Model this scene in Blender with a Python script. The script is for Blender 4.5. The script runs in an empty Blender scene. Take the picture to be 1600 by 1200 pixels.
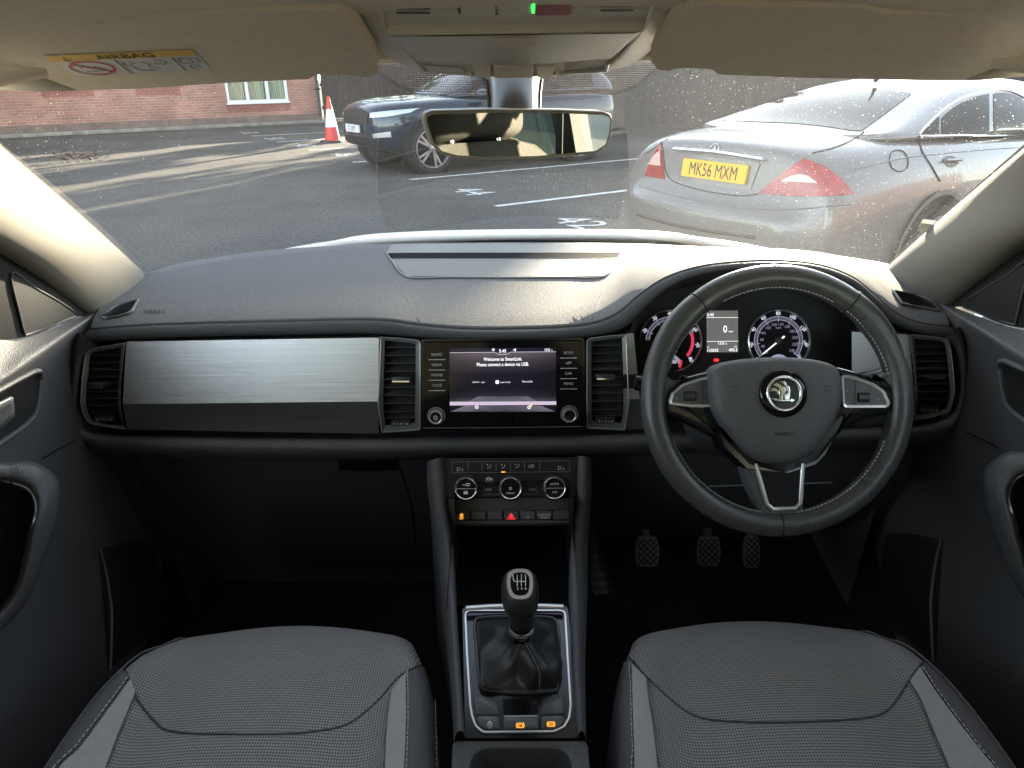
import math
F_=1109.0; PITCH=math.radians(23.6); ROLL=math.radians(0.6); CAMH=1.42
def _v(*a): return tuple(a)
_R=(1,0,0); _Fw=(0,math.cos(PITCH),-math.sin(PITCH)); _U=(0,math.sin(PITCH),math.cos(PITCH))
_cr,_sr=math.cos(ROLL),math.sin(ROLL)
EX=tuple(_cr*a-_sr*b for a,b in zip(_R,_U)); EY=tuple(_sr*a+_cr*b for a,b in zip(_R,_U))
CAM=(0.0,0.0,CAMH)
def ray(px,py):
    u=(px-800)/F_; v=(600-py)/F_
    return tuple(f+u*a+v*b for f,a,b in zip(_Fw,EX,EY))
def P(px,py,x=None,y=None,z=None,t=None):
    d=ray(px,py)
    if t is None:
        if x is not None: t=(x-CAM[0])/d[0]
        elif y is not None: t=(y-CAM[1])/d[1]
        else: t=(z-CAM[2])/d[2]
    return tuple(c+t*k for c,k in zip(CAM,d))
def proj(p):
    q=tuple(a-b for a,b in zip(p,CAM)); t=sum(a*b for a,b in zip(q,_Fw))
    return (800+F_*sum(a*b for a,b in zip(q,EX))/t, 600-F_*sum(a*b for a,b in zip(q,EY))/t, t)
import bpy, bmesh, random
from mathutils import Vector, Matrix
from mathutils.bvhtree import BVHTree
V=Vector
EMF=.125
random.seed(7)
for _c in (bpy.data.objects,): pass
SC=bpy.context.scene
COL=SC.collection
def PV(*a,**k): return V(P(*a,**k))
# ---------------------------------------------------------------- materials
def _nt(name):
    m=bpy.data.materials.new(name); m.use_nodes=True
    nt=m.node_tree; b=nt.nodes['Principled BSDF']; return m,nt,b
def N(nt,t,**k):
    n=nt.nodes.new(t)
    for a,v in k.items():
        if a.startswith('i_'):
            key=a[2:]; key=int(key) if key.isdigit() else key.replace('_',' ')
            n.inputs[key].default_value=v
        else: setattr(n,a,v)
    return n
def L(nt,a,b): nt.links.new(a,b)
def col(c): return (c[0],c[1],c[2],1.0) if isinstance(c,(tuple,list)) else (c,c,c,1.0)
def math_n(nt,op,a,b=None):
    n=N(nt,'ShaderNodeMath',operation=op)
    for i,x in enumerate((a,b)):
        if x is None: continue
        if isinstance(x,(int,float)): n.inputs[i].default_value=x
        else: L(nt,x,n.inputs[i])
    return n.outputs[0]
def mat(name,base,rough=.5,metal=0,bump=None,spec=.5,coat=0,var=None,emit=None,es=1,stretch=None,rvar=0,sheen=0,ior=None,coord='Object'):
    m,nt,b=_nt(name)
    b.inputs['Base Color'].default_value=col(base); b.inputs['Roughness'].default_value=rough
    b.inputs['Metallic'].default_value=metal; b.inputs['Specular IOR Level'].default_value=spec
    b.inputs['Coat Weight'].default_value=coat
    if sheen: b.inputs['Sheen Weight'].default_value=sheen
    if emit is not None:
        b.inputs['Emission Color'].default_value=col(emit); b.inputs['Emission Strength'].default_value=es*EMF
    tc=N(nt,'ShaderNodeTexCoord'); src=tc.outputs[coord]
    if stretch:
        mp=N(nt,'ShaderNodeMapping'); mp.inputs['Scale'].default_value=stretch; L(nt,src,mp.inputs[0]); src=mp.outputs[0]
    if var:   # (scale, amount) value mottling that belongs to the surface
        n=N(nt,'ShaderNodeTexNoise',i_Scale=var[0],i_Detail=6.0,i_Roughness=.6); L(nt,src,n.inputs['Vector'])
        mx=N(nt,'ShaderNodeMix',data_type='RGBA'); a=var[1]
        mx.inputs[6].default_value=col([max(0,c*(1-a)) for c in col(base)[:3]]); mx.inputs[7].default_value=col([c*(1+a) for c in col(base)[:3]])
        mr=N(nt,'ShaderNodeMapRange',i_1=.3,i_2=.7); L(nt,n.outputs[0],mr.inputs[0]); L(nt,mr.outputs[0],mx.inputs[0]); L(nt,mx.outputs[2],b.inputs['Base Color'])
    if rvar:
        n=N(nt,'ShaderNodeTexNoise',i_Scale=14.0,i_Detail=5.0); L(nt,tc.outputs[coord],n.inputs['Vector'])
        mr=N(nt,'ShaderNodeMapRange',i_1=.3,i_2=.7,i_3=max(0.02,rough-rvar),i_4=rough+rvar); L(nt,n.outputs[0],mr.inputs[0]); L(nt,mr.outputs[0],b.inputs['Roughness'])
    if bump:
        kind=bump[2] if len(bump)>2 else 'noise'
        if kind=='noise':
            n=N(nt,'ShaderNodeTexNoise',i_Scale=bump[0],i_Detail=3.0); L(nt,src,n.inputs['Vector']); o=n.outputs[0]
        else:
            n=N(nt,'ShaderNodeTexVoronoi',i_Scale=bump[0]); L(nt,src,n.inputs['Vector']); o=n.outputs[0]
        bp=N(nt,'ShaderNodeBump',i_Strength=bump[1],i_Distance=bump[3] if len(bump)>3 else .001); L(nt,o,bp.inputs['Height']); L(nt,bp.outputs[0],b.inputs['Normal'])
    return m
# ---------------------------------------------------------------- object tree
def worldloc(o):
    l=V((0,0,0))
    while o is not None: l=l+V(o.location); o=o.parent
    return l
def tag(o,label=None,cat=None,group=None,kind=None):
    for k,v in (('label',label),('category',cat),('group',group),('kind',kind)):
        if v: o[k]=v
    return o
def thing(name,label,cat,loc=(0,0,0),group=None):
    o=bpy.data.objects.new(name,None); o.empty_display_size=.05; COL.objects.link(o); o.location=loc
    return tag(o,label,cat,group)
class Frame:
    """a flat working plane: origin, x axis, y axis, normal (towards the viewer)"""
    def __init__(s,O,ex,ey):
        s.O=V(O); s.ex=V(ex).normalized(); ey=V(ey); s.n=s.ex.cross(ey).normalized(); s.ey=s.n.cross(s.ex).normalized()
    def loc(s,a,b,off=0): return s.O+s.ex*a+s.ey*b+s.n*off
    def px(s,px,py,off=0):
        d=V(ray(px,py)); C=V(CAM); t=(s.O+s.n*off-C).dot(s.n)/d.dot(s.n); return C+d*t
    def ab(s,px,py,off=0):
        q=s.px(px,py,off)-s.O; return (q.dot(s.ex),q.dot(s.ey))
    def scale(s,px,py):
        q=s.px(px,py)-V(CAM); return q.dot(V(_Fw))/F_
    def abs(s,pts,off=0): return [s.ab(x,y,off) for x,y in pts]
def catmull(pts,n=6,closed=False):
    pts=[V(p) for p in pts]; out=[]; m=len(pts)
    for i in range(m if closed else m-1):
        p1,p2=pts[i],pts[(i+1)%m]
        p0=pts[i-1] if (closed or i>0) else p1*2-p2
        p3=pts[(i+2)%m] if (closed or i+2<m) else p2*2-p1
        for k in range(n):
            t=k/n; out.append(.5*((2*p1)+(p2-p0)*t+(2*p0-5*p1+4*p2-p3)*t*t+(3*p1-p0-3*p2+p3)*t**3))
    if not closed: out.append(pts[-1])
    return out
def rpoly(pts,r,seg=4):
    """round the corners of a 2-D polygon"""
    out=[]; m=len(pts)
    for i in range(m):
        p=V((pts[i][0],pts[i][1])); a=V(pts[i-1][:2])-p; b=V(pts[(i+1)%m][:2])-p
        rr=r[i] if isinstance(r,(list,tuple)) else r
        if rr<=0: out.append(tuple(p)); continue
        ang=a.angle(b); d=min(rr/max(math.tan(ang/2),.05),a.length*.48,b.length*.48)
        s=p+a.normalized()*d; e=p+b.normalized()*d
        for k in range(seg+1):
            t=k/seg; q=s*(1-t)**2+p*2*t*(1-t)+e*t*t; out.append((q.x,q.y))
    return out
def area2(p): return sum(p[i-1][0]*p[i][1]-p[i][0]*p[i-1][1] for i in range(len(p)))/2
def inset(p,d):
    s=1 if area2(p)>0 else -1; out=[]; m=len(p)
    for i in range(m):
        a=V(p[i-1]); b=V(p[i]); c=V(p[(i+1)%m])
        e1=(b-a); e2=(c-b)
        if e1.length<1e-9: e1=e2
        if e2.length<1e-9: e2=e1
        e1.normalize(); e2.normalize()
        n1=V((-e1.y,e1.x))*s; n2=V((-e2.y,e2.x))*s; nn=(n1+n2)
        if nn.length<1e-6: nn=n1
        nn.normalize(); k=d/max(nn.dot(n1),.4); q=b+nn*k; out.append((q.x,q.y))
    return out
_tc={}
def text_geo(s):
    if s in _tc: return _tc[s]
    cu=bpy.data.curves.new('txt','FONT'); cu.body=s; cu.resolution_u=3
    ob=bpy.data.objects.new('txt',cu); COL.objects.link(ob); dg=bpy.context.evaluated_depsgraph_get(); dg.update()
    me=ob.evaluated_get(dg).to_mesh(); vs=[v.co.copy() for v in me.vertices]; fs=[list(p.vertices) for p in me.polygons]
    ob.evaluated_get(dg).to_mesh_clear(); COL.objects.unlink(ob); bpy.data.objects.remove(ob); bpy.data.curves.remove(cu)
    x0=min(v.x for v in vs); x1=max(v.x for v in vs)
    r=([((v.x-(x0+x1)/2)/.69,(v.y-.345)/.69) for v in vs],fs,(x1-x0)/.69); _tc[s]=r; return r
class MB:
    def __init__(s): s.v=[]; s.f=[]
    def add(s,vs,fs):
        o=len(s.v); s.v+= [V(q) for q in vs]; s.f+=[[i+o for i in f] for f in fs]; return s
    def poly(s,pts,flip=False):
        n=len(pts); return s.add(pts,[list(range(n))[::-1] if flip else list(range(n))])
    def grid(s,rows,cu=False,cv=False,flip=False):
        m=len(rows); n=len(rows[0]); fs=[]
        for i in range(m if cv else m-1):
            for j in range(n if cu else n-1):
                a=i*n+j; b=i*n+(j+1)%n; c=((i+1)%m)*n+(j+1)%n; d=((i+1)%m)*n+j
                fs.append([a,d,c,b] if flip else [a,b,c,d])
        return s.add([q for r in rows for q in r],fs)
    def prism(s,fr,poly,z0,z1,caps=(1,1),taper=0):
        if area2(poly)<0: poly=poly[::-1]
        n=len(poly); pt=inset(poly,taper) if taper else poly
        a=[fr.loc(x,y,z0) for x,y in poly]; b=[fr.loc(x,y,z1) for x,y in pt]
        fs=[[i,(i+1)%n,n+(i+1)%n,n+i] for i in range(n)]
        if caps[0]: fs.append(list(range(n))[::-1])
        if caps[1]: fs.append(list(range(n,2*n)))
        return s.add(a+b,fs)
    def pillow(s,fr,poly,z0,steps):
        """prism whose front closes through inset steps [(inset,z),...]"""
        if area2(poly)<0: poly=poly[::-1]
        n=len(poly); rows=[[fr.loc(x,y,z0) for x,y in poly]]
        for d,z in steps: rows.append([fr.loc(x,y,z) for x,y in (inset(poly,d) if d else poly)])
        k=len(s.v); s.grid(rows,cu=True); base=k+n*(len(rows)-1)
        s.f.append(list(range(base,base+n))); return s
    def ring(s,fr,outer,inner,z0,z1,zi=None):
        """frame between two loops of equal count"""
        if area2(outer)<0: outer=outer[::-1]; inner=inner[::-1]
        zi=z1 if zi is None else zi
        rows=[[fr.loc(x,y,z0) for x,y in outer],[fr.loc(x,y,z1) for x,y in outer],[fr.loc(x,y,zi) for x,y in inner],[fr.loc(x,y,z0) for x,y in inner]]
        return s.grid(rows,cu=True)
    def box(s,c,size,M=None):
        M=M or Matrix.Identity(3); c=V(c); h=[x/2 for x in size]
        vs=[c+M@V((sx*h[0],sy*h[1],sz*h[2])) for sz in(-1,1) for sy in(-1,1) for sx in(-1,1)]
        return s.add(vs,[[0,2,3,1],[4,5,7,6],[0,1,5,4],[2,6,7,3],[0,4,6,2],[1,3,7,5]])
    def fbox(s,fr,a0,b0,a1,b1,z0,z1): return s.prism(fr,[(a0,b0),(a1,b0),(a1,b1),(a0,b1)],z0,z1)
    def tube(s,path,r,n=10,closed=False,caps=True,up=None,flat=1):
        path=[V(p) for p in path]; m=len(path); rows=[]; pu=None
        if m<2: print('TUBE SKIPPED'); return s
        for i,p in enumerate(path):
            t=(path[(i+1)%m]-path[i-1]) if closed or 0<i<m-1 else (path[1]-path[0] if i==0 else path[-1]-path[-2])
            if t.length<1e-9: t=V((0,0,1))
            t.normalize(); u=V(up) if up is not None else (pu if pu is not None else (V((0,0,1)) if abs(t.z)<.9 else V((1,0,0))))
            w=t.cross(u).normalized(); u=w.cross(t).normalized(); pu=u
            rr=r[i] if isinstance(r,(list,tuple)) else r
            rows.append([p+(w*math.cos(2*math.pi*k/n)*rr)+(u*math.sin(2*math.pi*k/n)*rr*flat) for k in range(n)])
        k0=len(s.v); s.grid(rows,cu=True,cv=closed,flip=True)
        if caps and not closed:
            s.f.append([k0+i for i in range(n)]); s.f.append([k0+(m-1)*n+i for i in range(n)][::-1])
        return s
    def dome(s,fr,poly,z0,steps):
        """like pillow, but the loops shrink towards the middle by scale"""
        if area2(poly)<0: poly=poly[::-1]
        n=len(poly); cx=sum(p[0] for p in poly)/n; cy=sum(p[1] for p in poly)/n
        rows=[[fr.loc(x,y,z0) for x,y in poly]]+[[fr.loc(cx+(x-cx)*k,cy+(y-cy)*k,z) for x,y in poly] for k,z in steps]
        k0=len(s.v); s.grid(rows,cu=True); b=k0+n*(len(rows)-1); s.f.append(list(range(b,b+n))); return s
    def lathe(s,fr,prof,a=0,b=0,n=32,cap0=False,cap1=True,sy=1):
        """prof: [(r,z)] revolved about the frame normal at (a,b)"""
        rows=[[fr.loc(a+r*math.cos(2*math.pi*k/n),b+sy*r*math.sin(2*math.pi*k/n),z) for k in range(n)] for r,z in prof]
        k0=len(s.v); s.grid(rows,cu=True); m=len(rows)
        if cap1: s.f.append([k0+(m-1)*n+i for i in range(n)])
        if cap0: s.f.append([k0+i for i in range(n)][::-1])
        return s
    def text(s,fr,t,a,b,h,off=.0004,sx=1,rot=0,align=0,skew=0):
        vs,fs,w=text_geo(t); c,q=math.cos(rot),math.sin(rot); out=[]
        for x,y in vs:
            x=(x+align*w/2)*h*sx+skew*y*h; y=y*h; out.append(fr.loc(a+x*c-y*q,b+x*q+y*c,off))
        return s.add(out,fs)
    def pxtext(s,fr,t,px,py,hpx,off=.0004,sx=1,align=0):
        a,b=fr.ab(px,py,off); return s.text(fr,t,a,b,hpx*fr.scale(px,py),off,sx,0,align)
    def line2(s,fr,pts,w,off=.0004,closed=False,th=0):
        """flat stroke along local 2-D points"""
        pts=[V(p) for p in pts]; m=len(pts); le=[];ri=[]
        for i,p in enumerate(pts):
            if closed or 0<i<m-1: d=pts[(i+1)%m]-pts[i-1]
            else: d=pts[1]-pts[0] if i==0 else pts[-1]-pts[-2]
            d.normalize(); nn=V((-d.y,d.x))*w/2; le.append(p+nn); ri.append(p-nn)
        rows=[[fr.loc(q.x,q.y,off) for q in ri],[fr.loc(q.x,q.y,off) for q in le]]
        return s.grid(rows,cu=closed)
    def arc2(s,fr,a,b,r0,r1,d0,d1,off=.0004,n=32):
        rows=[]
        for r in (r1,r0):
            rows.append([fr.loc(a+r*math.cos(math.radians(d0+(d1-d0)*k/n)),b+r*math.sin(math.radians(d0+(d1-d0)*k/n)),off) for k in range(n+1)])
        return s.grid(rows,flip=d1>d0)
    def build(s,name,m,parent=None,smooth=35,bevel=0,seg=2,sub=0,solid=0,fix=False,soff=1):
        o=worldloc(parent) if parent is not None else V((0,0,0))
        me=bpy.data.meshes.new(name); me.from_pydata([tuple(q-o) for q in s.v],[],s.f); me.update()
        if fix:
            bm=bmesh.new(); bm.from_mesh(me); bmesh.ops.remove_doubles(bm,verts=bm.verts,dist=1e-5); bmesh.ops.recalc_face_normals(bm,faces=bm.faces)
            if bm.calc_volume(signed=True)<0: bmesh.ops.reverse_faces(bm,faces=bm.faces)
            bm.to_mesh(me); bm.free()
        if smooth:
            for p in me.polygons: p.use_smooth=True
            if not bevel and smooth<180: me.set_sharp_from_angle(angle=math.radians(smooth))
        for mm in (m if isinstance(m,(list,tuple)) else [m]): me.materials.append(mm)
        ob=bpy.data.objects.new(name,me); COL.objects.link(ob)
        if parent is not None: ob.parent=parent
        if solid:
            md=ob.modifiers.new('s','SOLIDIFY'); md.thickness=solid; md.offset=soff
        if bevel:
            md=ob.modifiers.new('b','BEVEL'); md.width=bevel; md.segments=seg; md.limit_method='ANGLE'; md.angle_limit=math.radians(40); md.harden_normals=False
            if smooth:
                me.set_sharp_from_angle(angle=math.radians(75))
        if sub:
            md=ob.modifiers.new('u','SUBSURF'); md.levels=sub; md.render_levels=sub
        return ob
def bvh_of(ob):
    dg=bpy.context.evaluated_depsgraph_get(); dg.update(); e=ob.evaluated_get(dg); me=e.to_mesh(); o=worldloc(ob)
    t=BVHTree.FromPolygons([v.co+o for v in me.vertices],[list(p.vertices) for p in me.polygons]); e.to_mesh_clear(); return t
def hit(bvh,px,py,off=0.001):
    d=V(ray(px,py)).normalized(); h=bvh.ray_cast(V(CAM),d)
    if h[0] is None: return None
    n=h[1]
    if n.dot(d)>0: n=-n
    return h[0]+n*off
def on_surface(bvh,pts,off=.001,n=6,closed=False,step=None):
    q=catmull([(x,y,0) for x,y in pts],n,closed) if n>1 else [V((x,y,0)) for x,y in pts]
    r=[hit(bvh,p.x,p.y,off) for p in q]; return [p for p in r if p is not None]
def patch(bvh,poly,off=.001,res=14):
    """a sheet of geometry lying on a surface inside a polygon seen from the place of the photograph: bilinear fill of a 4-sided outline"""
    raise NotImplementedError
def quadpatch(bvh,top,bot,off=.001,rows=6,n=6):
    """sheet between two edge lines (lists of px of equal count) resting on the surface"""
    a=catmull([(x,y,0) for x,y in top],n); b=catmull([(x,y,0) for x,y in bot],n); out=[]
    for i in range(rows+1):
        r=[]
        for p,q in zip(a,b):
            c=p.lerp(q,i/rows); h=hit(bvh,c.x,c.y,off); r.append(h)
        out.append(r)
    flat=[h for r in out for h in r if h is not None]
    for r in out:
        last=None
        for j,h in enumerate(r):
            if h is None:
                r[j]=last or next((x for x in r if x is not None),flat[0])
            last=r[j]
    return out
def dashes(mb,path,seglen,gap,r,off=0):
    """stitches: short threads along a 3-D path"""
    path=[V(p) for p in path]
    if len(path)<2: print("DASH SKIPPED"); return mb
    acc=0; on=True; cur=[path[0]]
    for a,b in zip(path,path[1:]):
        l=(b-a).length; pos=0
        while l-pos>1e-7:
            lim=(seglen if on else gap)-acc; st=min(lim,l-pos); pos+=st; acc+=st; q=a.lerp(b,pos/l)
            if on: cur.append(q)
            if acc>=(seglen if on else gap)-1e-9:
                if on and len(cur)>1: mb.tube([cur[0],cur[-1]],r,5)
                on=not on; acc=0; cur=[q]
    return mb
# ---------------------------------------------------------------- materials of the cabin
M={}
M['pad']=mat('soft_grained_plastic',(.118,.117,.120),.72,bump=(620,.6,'vor',.0012),var=(380,.28),spec=.16)
M['plastic']=mat('black_grained_plastic',(.078,.078,.082),.52,bump=(520,.5,'vor',.0012),spec=.45,var=(420,.22))
M['plastic_smooth']=mat('black_satin_plastic',(.046,.046,.049),.40,spec=.5,bump=(300,.05))
M['dark']=mat('black_matt',(.006,.006,.007),.7,spec=.3)
M['carpet']=mat('black_carpet',(.022,.021,.020),.95,bump=(600,1.0,'noise',.004),spec=.1)
M['gloss']=mat('piano_black',(.006,.006,.0065),.08,spec=.28)
M['roll']=mat('dark_soft_roll',(.050,.051,.055),.62,bump=(620,.5,'vor',.0012),var=(380,.22),spec=.22)
M['sail']=mat('sail_panel_plastic',(.016,.016,.0175),.55,bump=(700,.3,'vor',.001),spec=.3)
M['slot']=mat('matt_black_slot',(.012,.013,.016),1.0,spec=0.05)
M['gloss_dusty']=mat('piano_black_dusty',(.008,.008,.009),.16,spec=.55,rvar=.06)
M['chrome']=mat('chrome',(.86,.86,.87),.10,1)
M['satin']=mat('satin_chrome',(.62,.62,.63),.30,.75)
M['bright_ring']=mat('bright_chrome_plastic',(.80,.80,.80),.25,.6)
M['silver']=mat('dark_silver_paint',(.17,.17,.175),.42,.35)
M['brushed']=mat('brushed_aluminium',(.50,.50,.50),.42,1,var=(1,.16),bump=(1.0,.30,'noise',.0008),stretch=(5,900,900))
M['leather']=mat('black_leather',(.055,.055,.056),.30,bump=(650,.25,'vor',.0008),spec=.5,rvar=.07)
M['leather_matt']=mat('black_gaiter_leather',(.020,.020,.021),.42,bump=(500,.25,'vor',.0006),spec=.45)
M['hubpad']=mat('hub_grained_plastic',(.085,.085,.090),.52,bump=(520,.40,'vor',.0012),spec=.45)
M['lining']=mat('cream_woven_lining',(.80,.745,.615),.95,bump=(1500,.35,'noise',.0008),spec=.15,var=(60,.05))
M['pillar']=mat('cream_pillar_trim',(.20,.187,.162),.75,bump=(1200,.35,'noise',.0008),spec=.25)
M['post']=mat('beige_post_trim',(.030,.028,.025),.7,bump=(900,.3))
M['visor']=mat('cream_visor_cloth',(.80,.74,.61),.9,bump=(1500,.3,'noise',.0008),spec=.15,var=(80,.05))
M['cream_plastic']=mat('cream_plastic',(.72,.685,.60),.48,bump=(900,.10),spec=.4)
M['cream_dark']=mat('cream_shut_line',(.10,.09,.075),.8)
M['white_print']=mat('white_print',(.72,.72,.72),.5)
M['grey_print']=mat('grey_print',(.30,.30,.31),.5)
M['lit_white']=mat('lit_white_legend',(.8,.8,.85),.5,emit=(.80,.80,.95),es=.55)
M['lit_lilac']=mat('lit_lilac_legend',(.4,.4,.55),.5,emit=(.56,.53,.72),es=.24)
M['lit_red']=mat('lit_red_legend',(.5,.05,.05),.5,emit=(1,.02,.03),es=.9)
M['lit_red_scale']=mat('lit_red_scale',(.4,.05,.07),.5,emit=(.8,.05,.12),es=.35)
M['lit_amber']=mat('lit_amber_legend',(.5,.25,.05),.5,emit=(1,.38,.03),es=.9)
M['lit_green']=mat('lit_green_lamp',(.1,.7,.2),.5,emit=(.05,1,.12),es=.9)
M['lit_screen_text']=mat('lit_screen_text',(.8,.8,.8),.5,emit=(.93,.90,.96),es=.8)
M['red_button']=mat('red_button_plastic',(.30,.012,.02),.35)
M['thread']=mat('white_thread',(.60,.60,.60),.8)
M['thread_grey']=mat('grey_thread',(.42,.42,.42),.8)
M['lens']=mat('frosted_lens',(.62,.64,.60),.25,spec=.5)
M['seatgrey']=mat('grey_smooth_cloth',(.34,.335,.335),.9,bump=(1400,.5,'noise',.0008),spec=.15,var=(120,.06))
M['seatdark']=mat('charcoal_smooth_cloth',(.115,.112,.118),.9,bump=(1400,.5,'noise',.0008),spec=.15,var=(120,.06))
M['mirror']=mat('mirror_silver',(.80,.84,.82),.01,1)
M['rubber']=mat('pedal_rubber',(.16,.16,.16),.55,bump=(200,.1))
def woven():
    m,nt,b=_nt('woven_seat_fabric'); b.inputs['Roughness'].default_value=.92; b.inputs['Specular IOR Level'].default_value=.15
    tc=N(nt,'ShaderNodeTexCoord'); sp=N(nt,'ShaderNodeSeparateXYZ')
    # slight warp so the weave follows the cushion
    nz=N(nt,'ShaderNodeTexNoise',i_Scale=6.0,i_Detail=2.0); L(nt,tc.outputs['Object'],nz.inputs[0])
    vm=N(nt,'ShaderNodeVectorMath',operation='MULTIPLY_ADD'); L(nt,nz.outputs['Color'],vm.inputs[0]); vm.inputs[1].default_value=(.006,.006,.006); L(nt,tc.outputs['Object'],vm.inputs[2])
    L(nt,vm.outputs[0],sp.inputs[0])
    yz=math_n(nt,'SUBTRACT',sp.outputs[1],sp.outputs[2])
    K=2*math.pi/.0050
    a=math_n(nt,'SINE',math_n(nt,'MULTIPLY',math_n(nt,'ADD',sp.outputs[0],yz),K*.72)); c=math_n(nt,'SINE',math_n(nt,'MULTIPLY',math_n(nt,'SUBTRACT',sp.outputs[0],yz),K*.72))
    p=math_n(nt,'MULTIPLY',a,c)
    mr=N(nt,'ShaderNodeMapRange',i_1=-.75,i_2=.75); L(nt,p,mr.inputs[0])
    n2=N(nt,'ShaderNodeTexNoise',i_Scale=900.0,i_Detail=2.0); L(nt,tc.outputs['Object'],n2.inputs[0])
    mx=N(nt,'ShaderNodeMix',data_type='RGBA'); mx.inputs[6].default_value=col((.115,.110,.110)); mx.inputs[7].default_value=col((.375,.36,.36))
    f=math_n(nt,'MULTIPLY',mr.outputs[0],math_n(nt,'ADD',n2.outputs[0],.5)); L(nt,f,mx.inputs[0]); L(nt,mx.outputs[2],b.inputs['Base Color'])
    bp=N(nt,'ShaderNodeBump',i_Strength=.7,i_Distance=.0015); L(nt,mr.outputs[0],bp.inputs['Height'])
    cr=N(nt,'ShaderNodeTexNoise',i_Scale=13.0,i_Detail=4.0,i_Distortion=.8); L(nt,tc.outputs['Object'],cr.inputs[0]); b2=N(nt,'ShaderNodeBump',i_Strength=.55,i_Distance=.012); L(nt,cr.outputs[0],b2.inputs['Height']); L(nt,bp.outputs[0],b2.inputs['Normal']); L(nt,b2.outputs[0],b.inputs['Normal'])
    return m
M['woven']=woven()
def ribbed(name,base,axis,pitch,rough=.5,lo=.25):
    m,nt,b=_nt(name); b.inputs['Roughness'].default_value=rough; b.inputs['Specular IOR Level'].default_value=.4
    tc=N(nt,'ShaderNodeTexCoord'); sp=N(nt,'ShaderNodeSeparateXYZ'); L(nt,tc.outputs['Object'],sp.inputs[0])
    outs=[]
    for ax,pt in zip(axis,pitch):
        outs.append(math_n(nt,'SINE',math_n(nt,'MULTIPLY',sp.outputs[ax],2*math.pi/pt)))
    p=outs[0] if len(outs)==1 else math_n(nt,'MULTIPLY',outs[0],outs[1])
    mr=N(nt,'ShaderNodeMapRange',i_1=-.6,i_2=.6); L(nt,p,mr.inputs[0])
    mx=N(nt,'ShaderNodeMix',data_type='RGBA'); mx.inputs[6].default_value=col([c*lo for c in base]); mx.inputs[7].default_value=col(base)
    L(nt,mr.outputs[0],mx.inputs[0]); L(nt,mx.outputs[2],b.inputs['Base Color'])
    bp=N(nt,'ShaderNodeBump',i_Strength=.5,i_Distance=.001); L(nt,mr.outputs[0],bp.inputs['Height']); L(nt,bp.outputs[0],b.inputs['Normal'])
    return m
M['grille_door']=ribbed('speaker_mesh',(.024,.024,.026),(1,2),(.0042,.0042))
M['grille_dash']=ribbed('dash_vent_mesh',(.030,.030,.029),(0,1),(.004,.004),rough=.42,lo=.5)
M['ribs']=ribbed('ribbed_pocket',(.030,.030,.033),(2,),(.006,),lo=.4)
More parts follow.
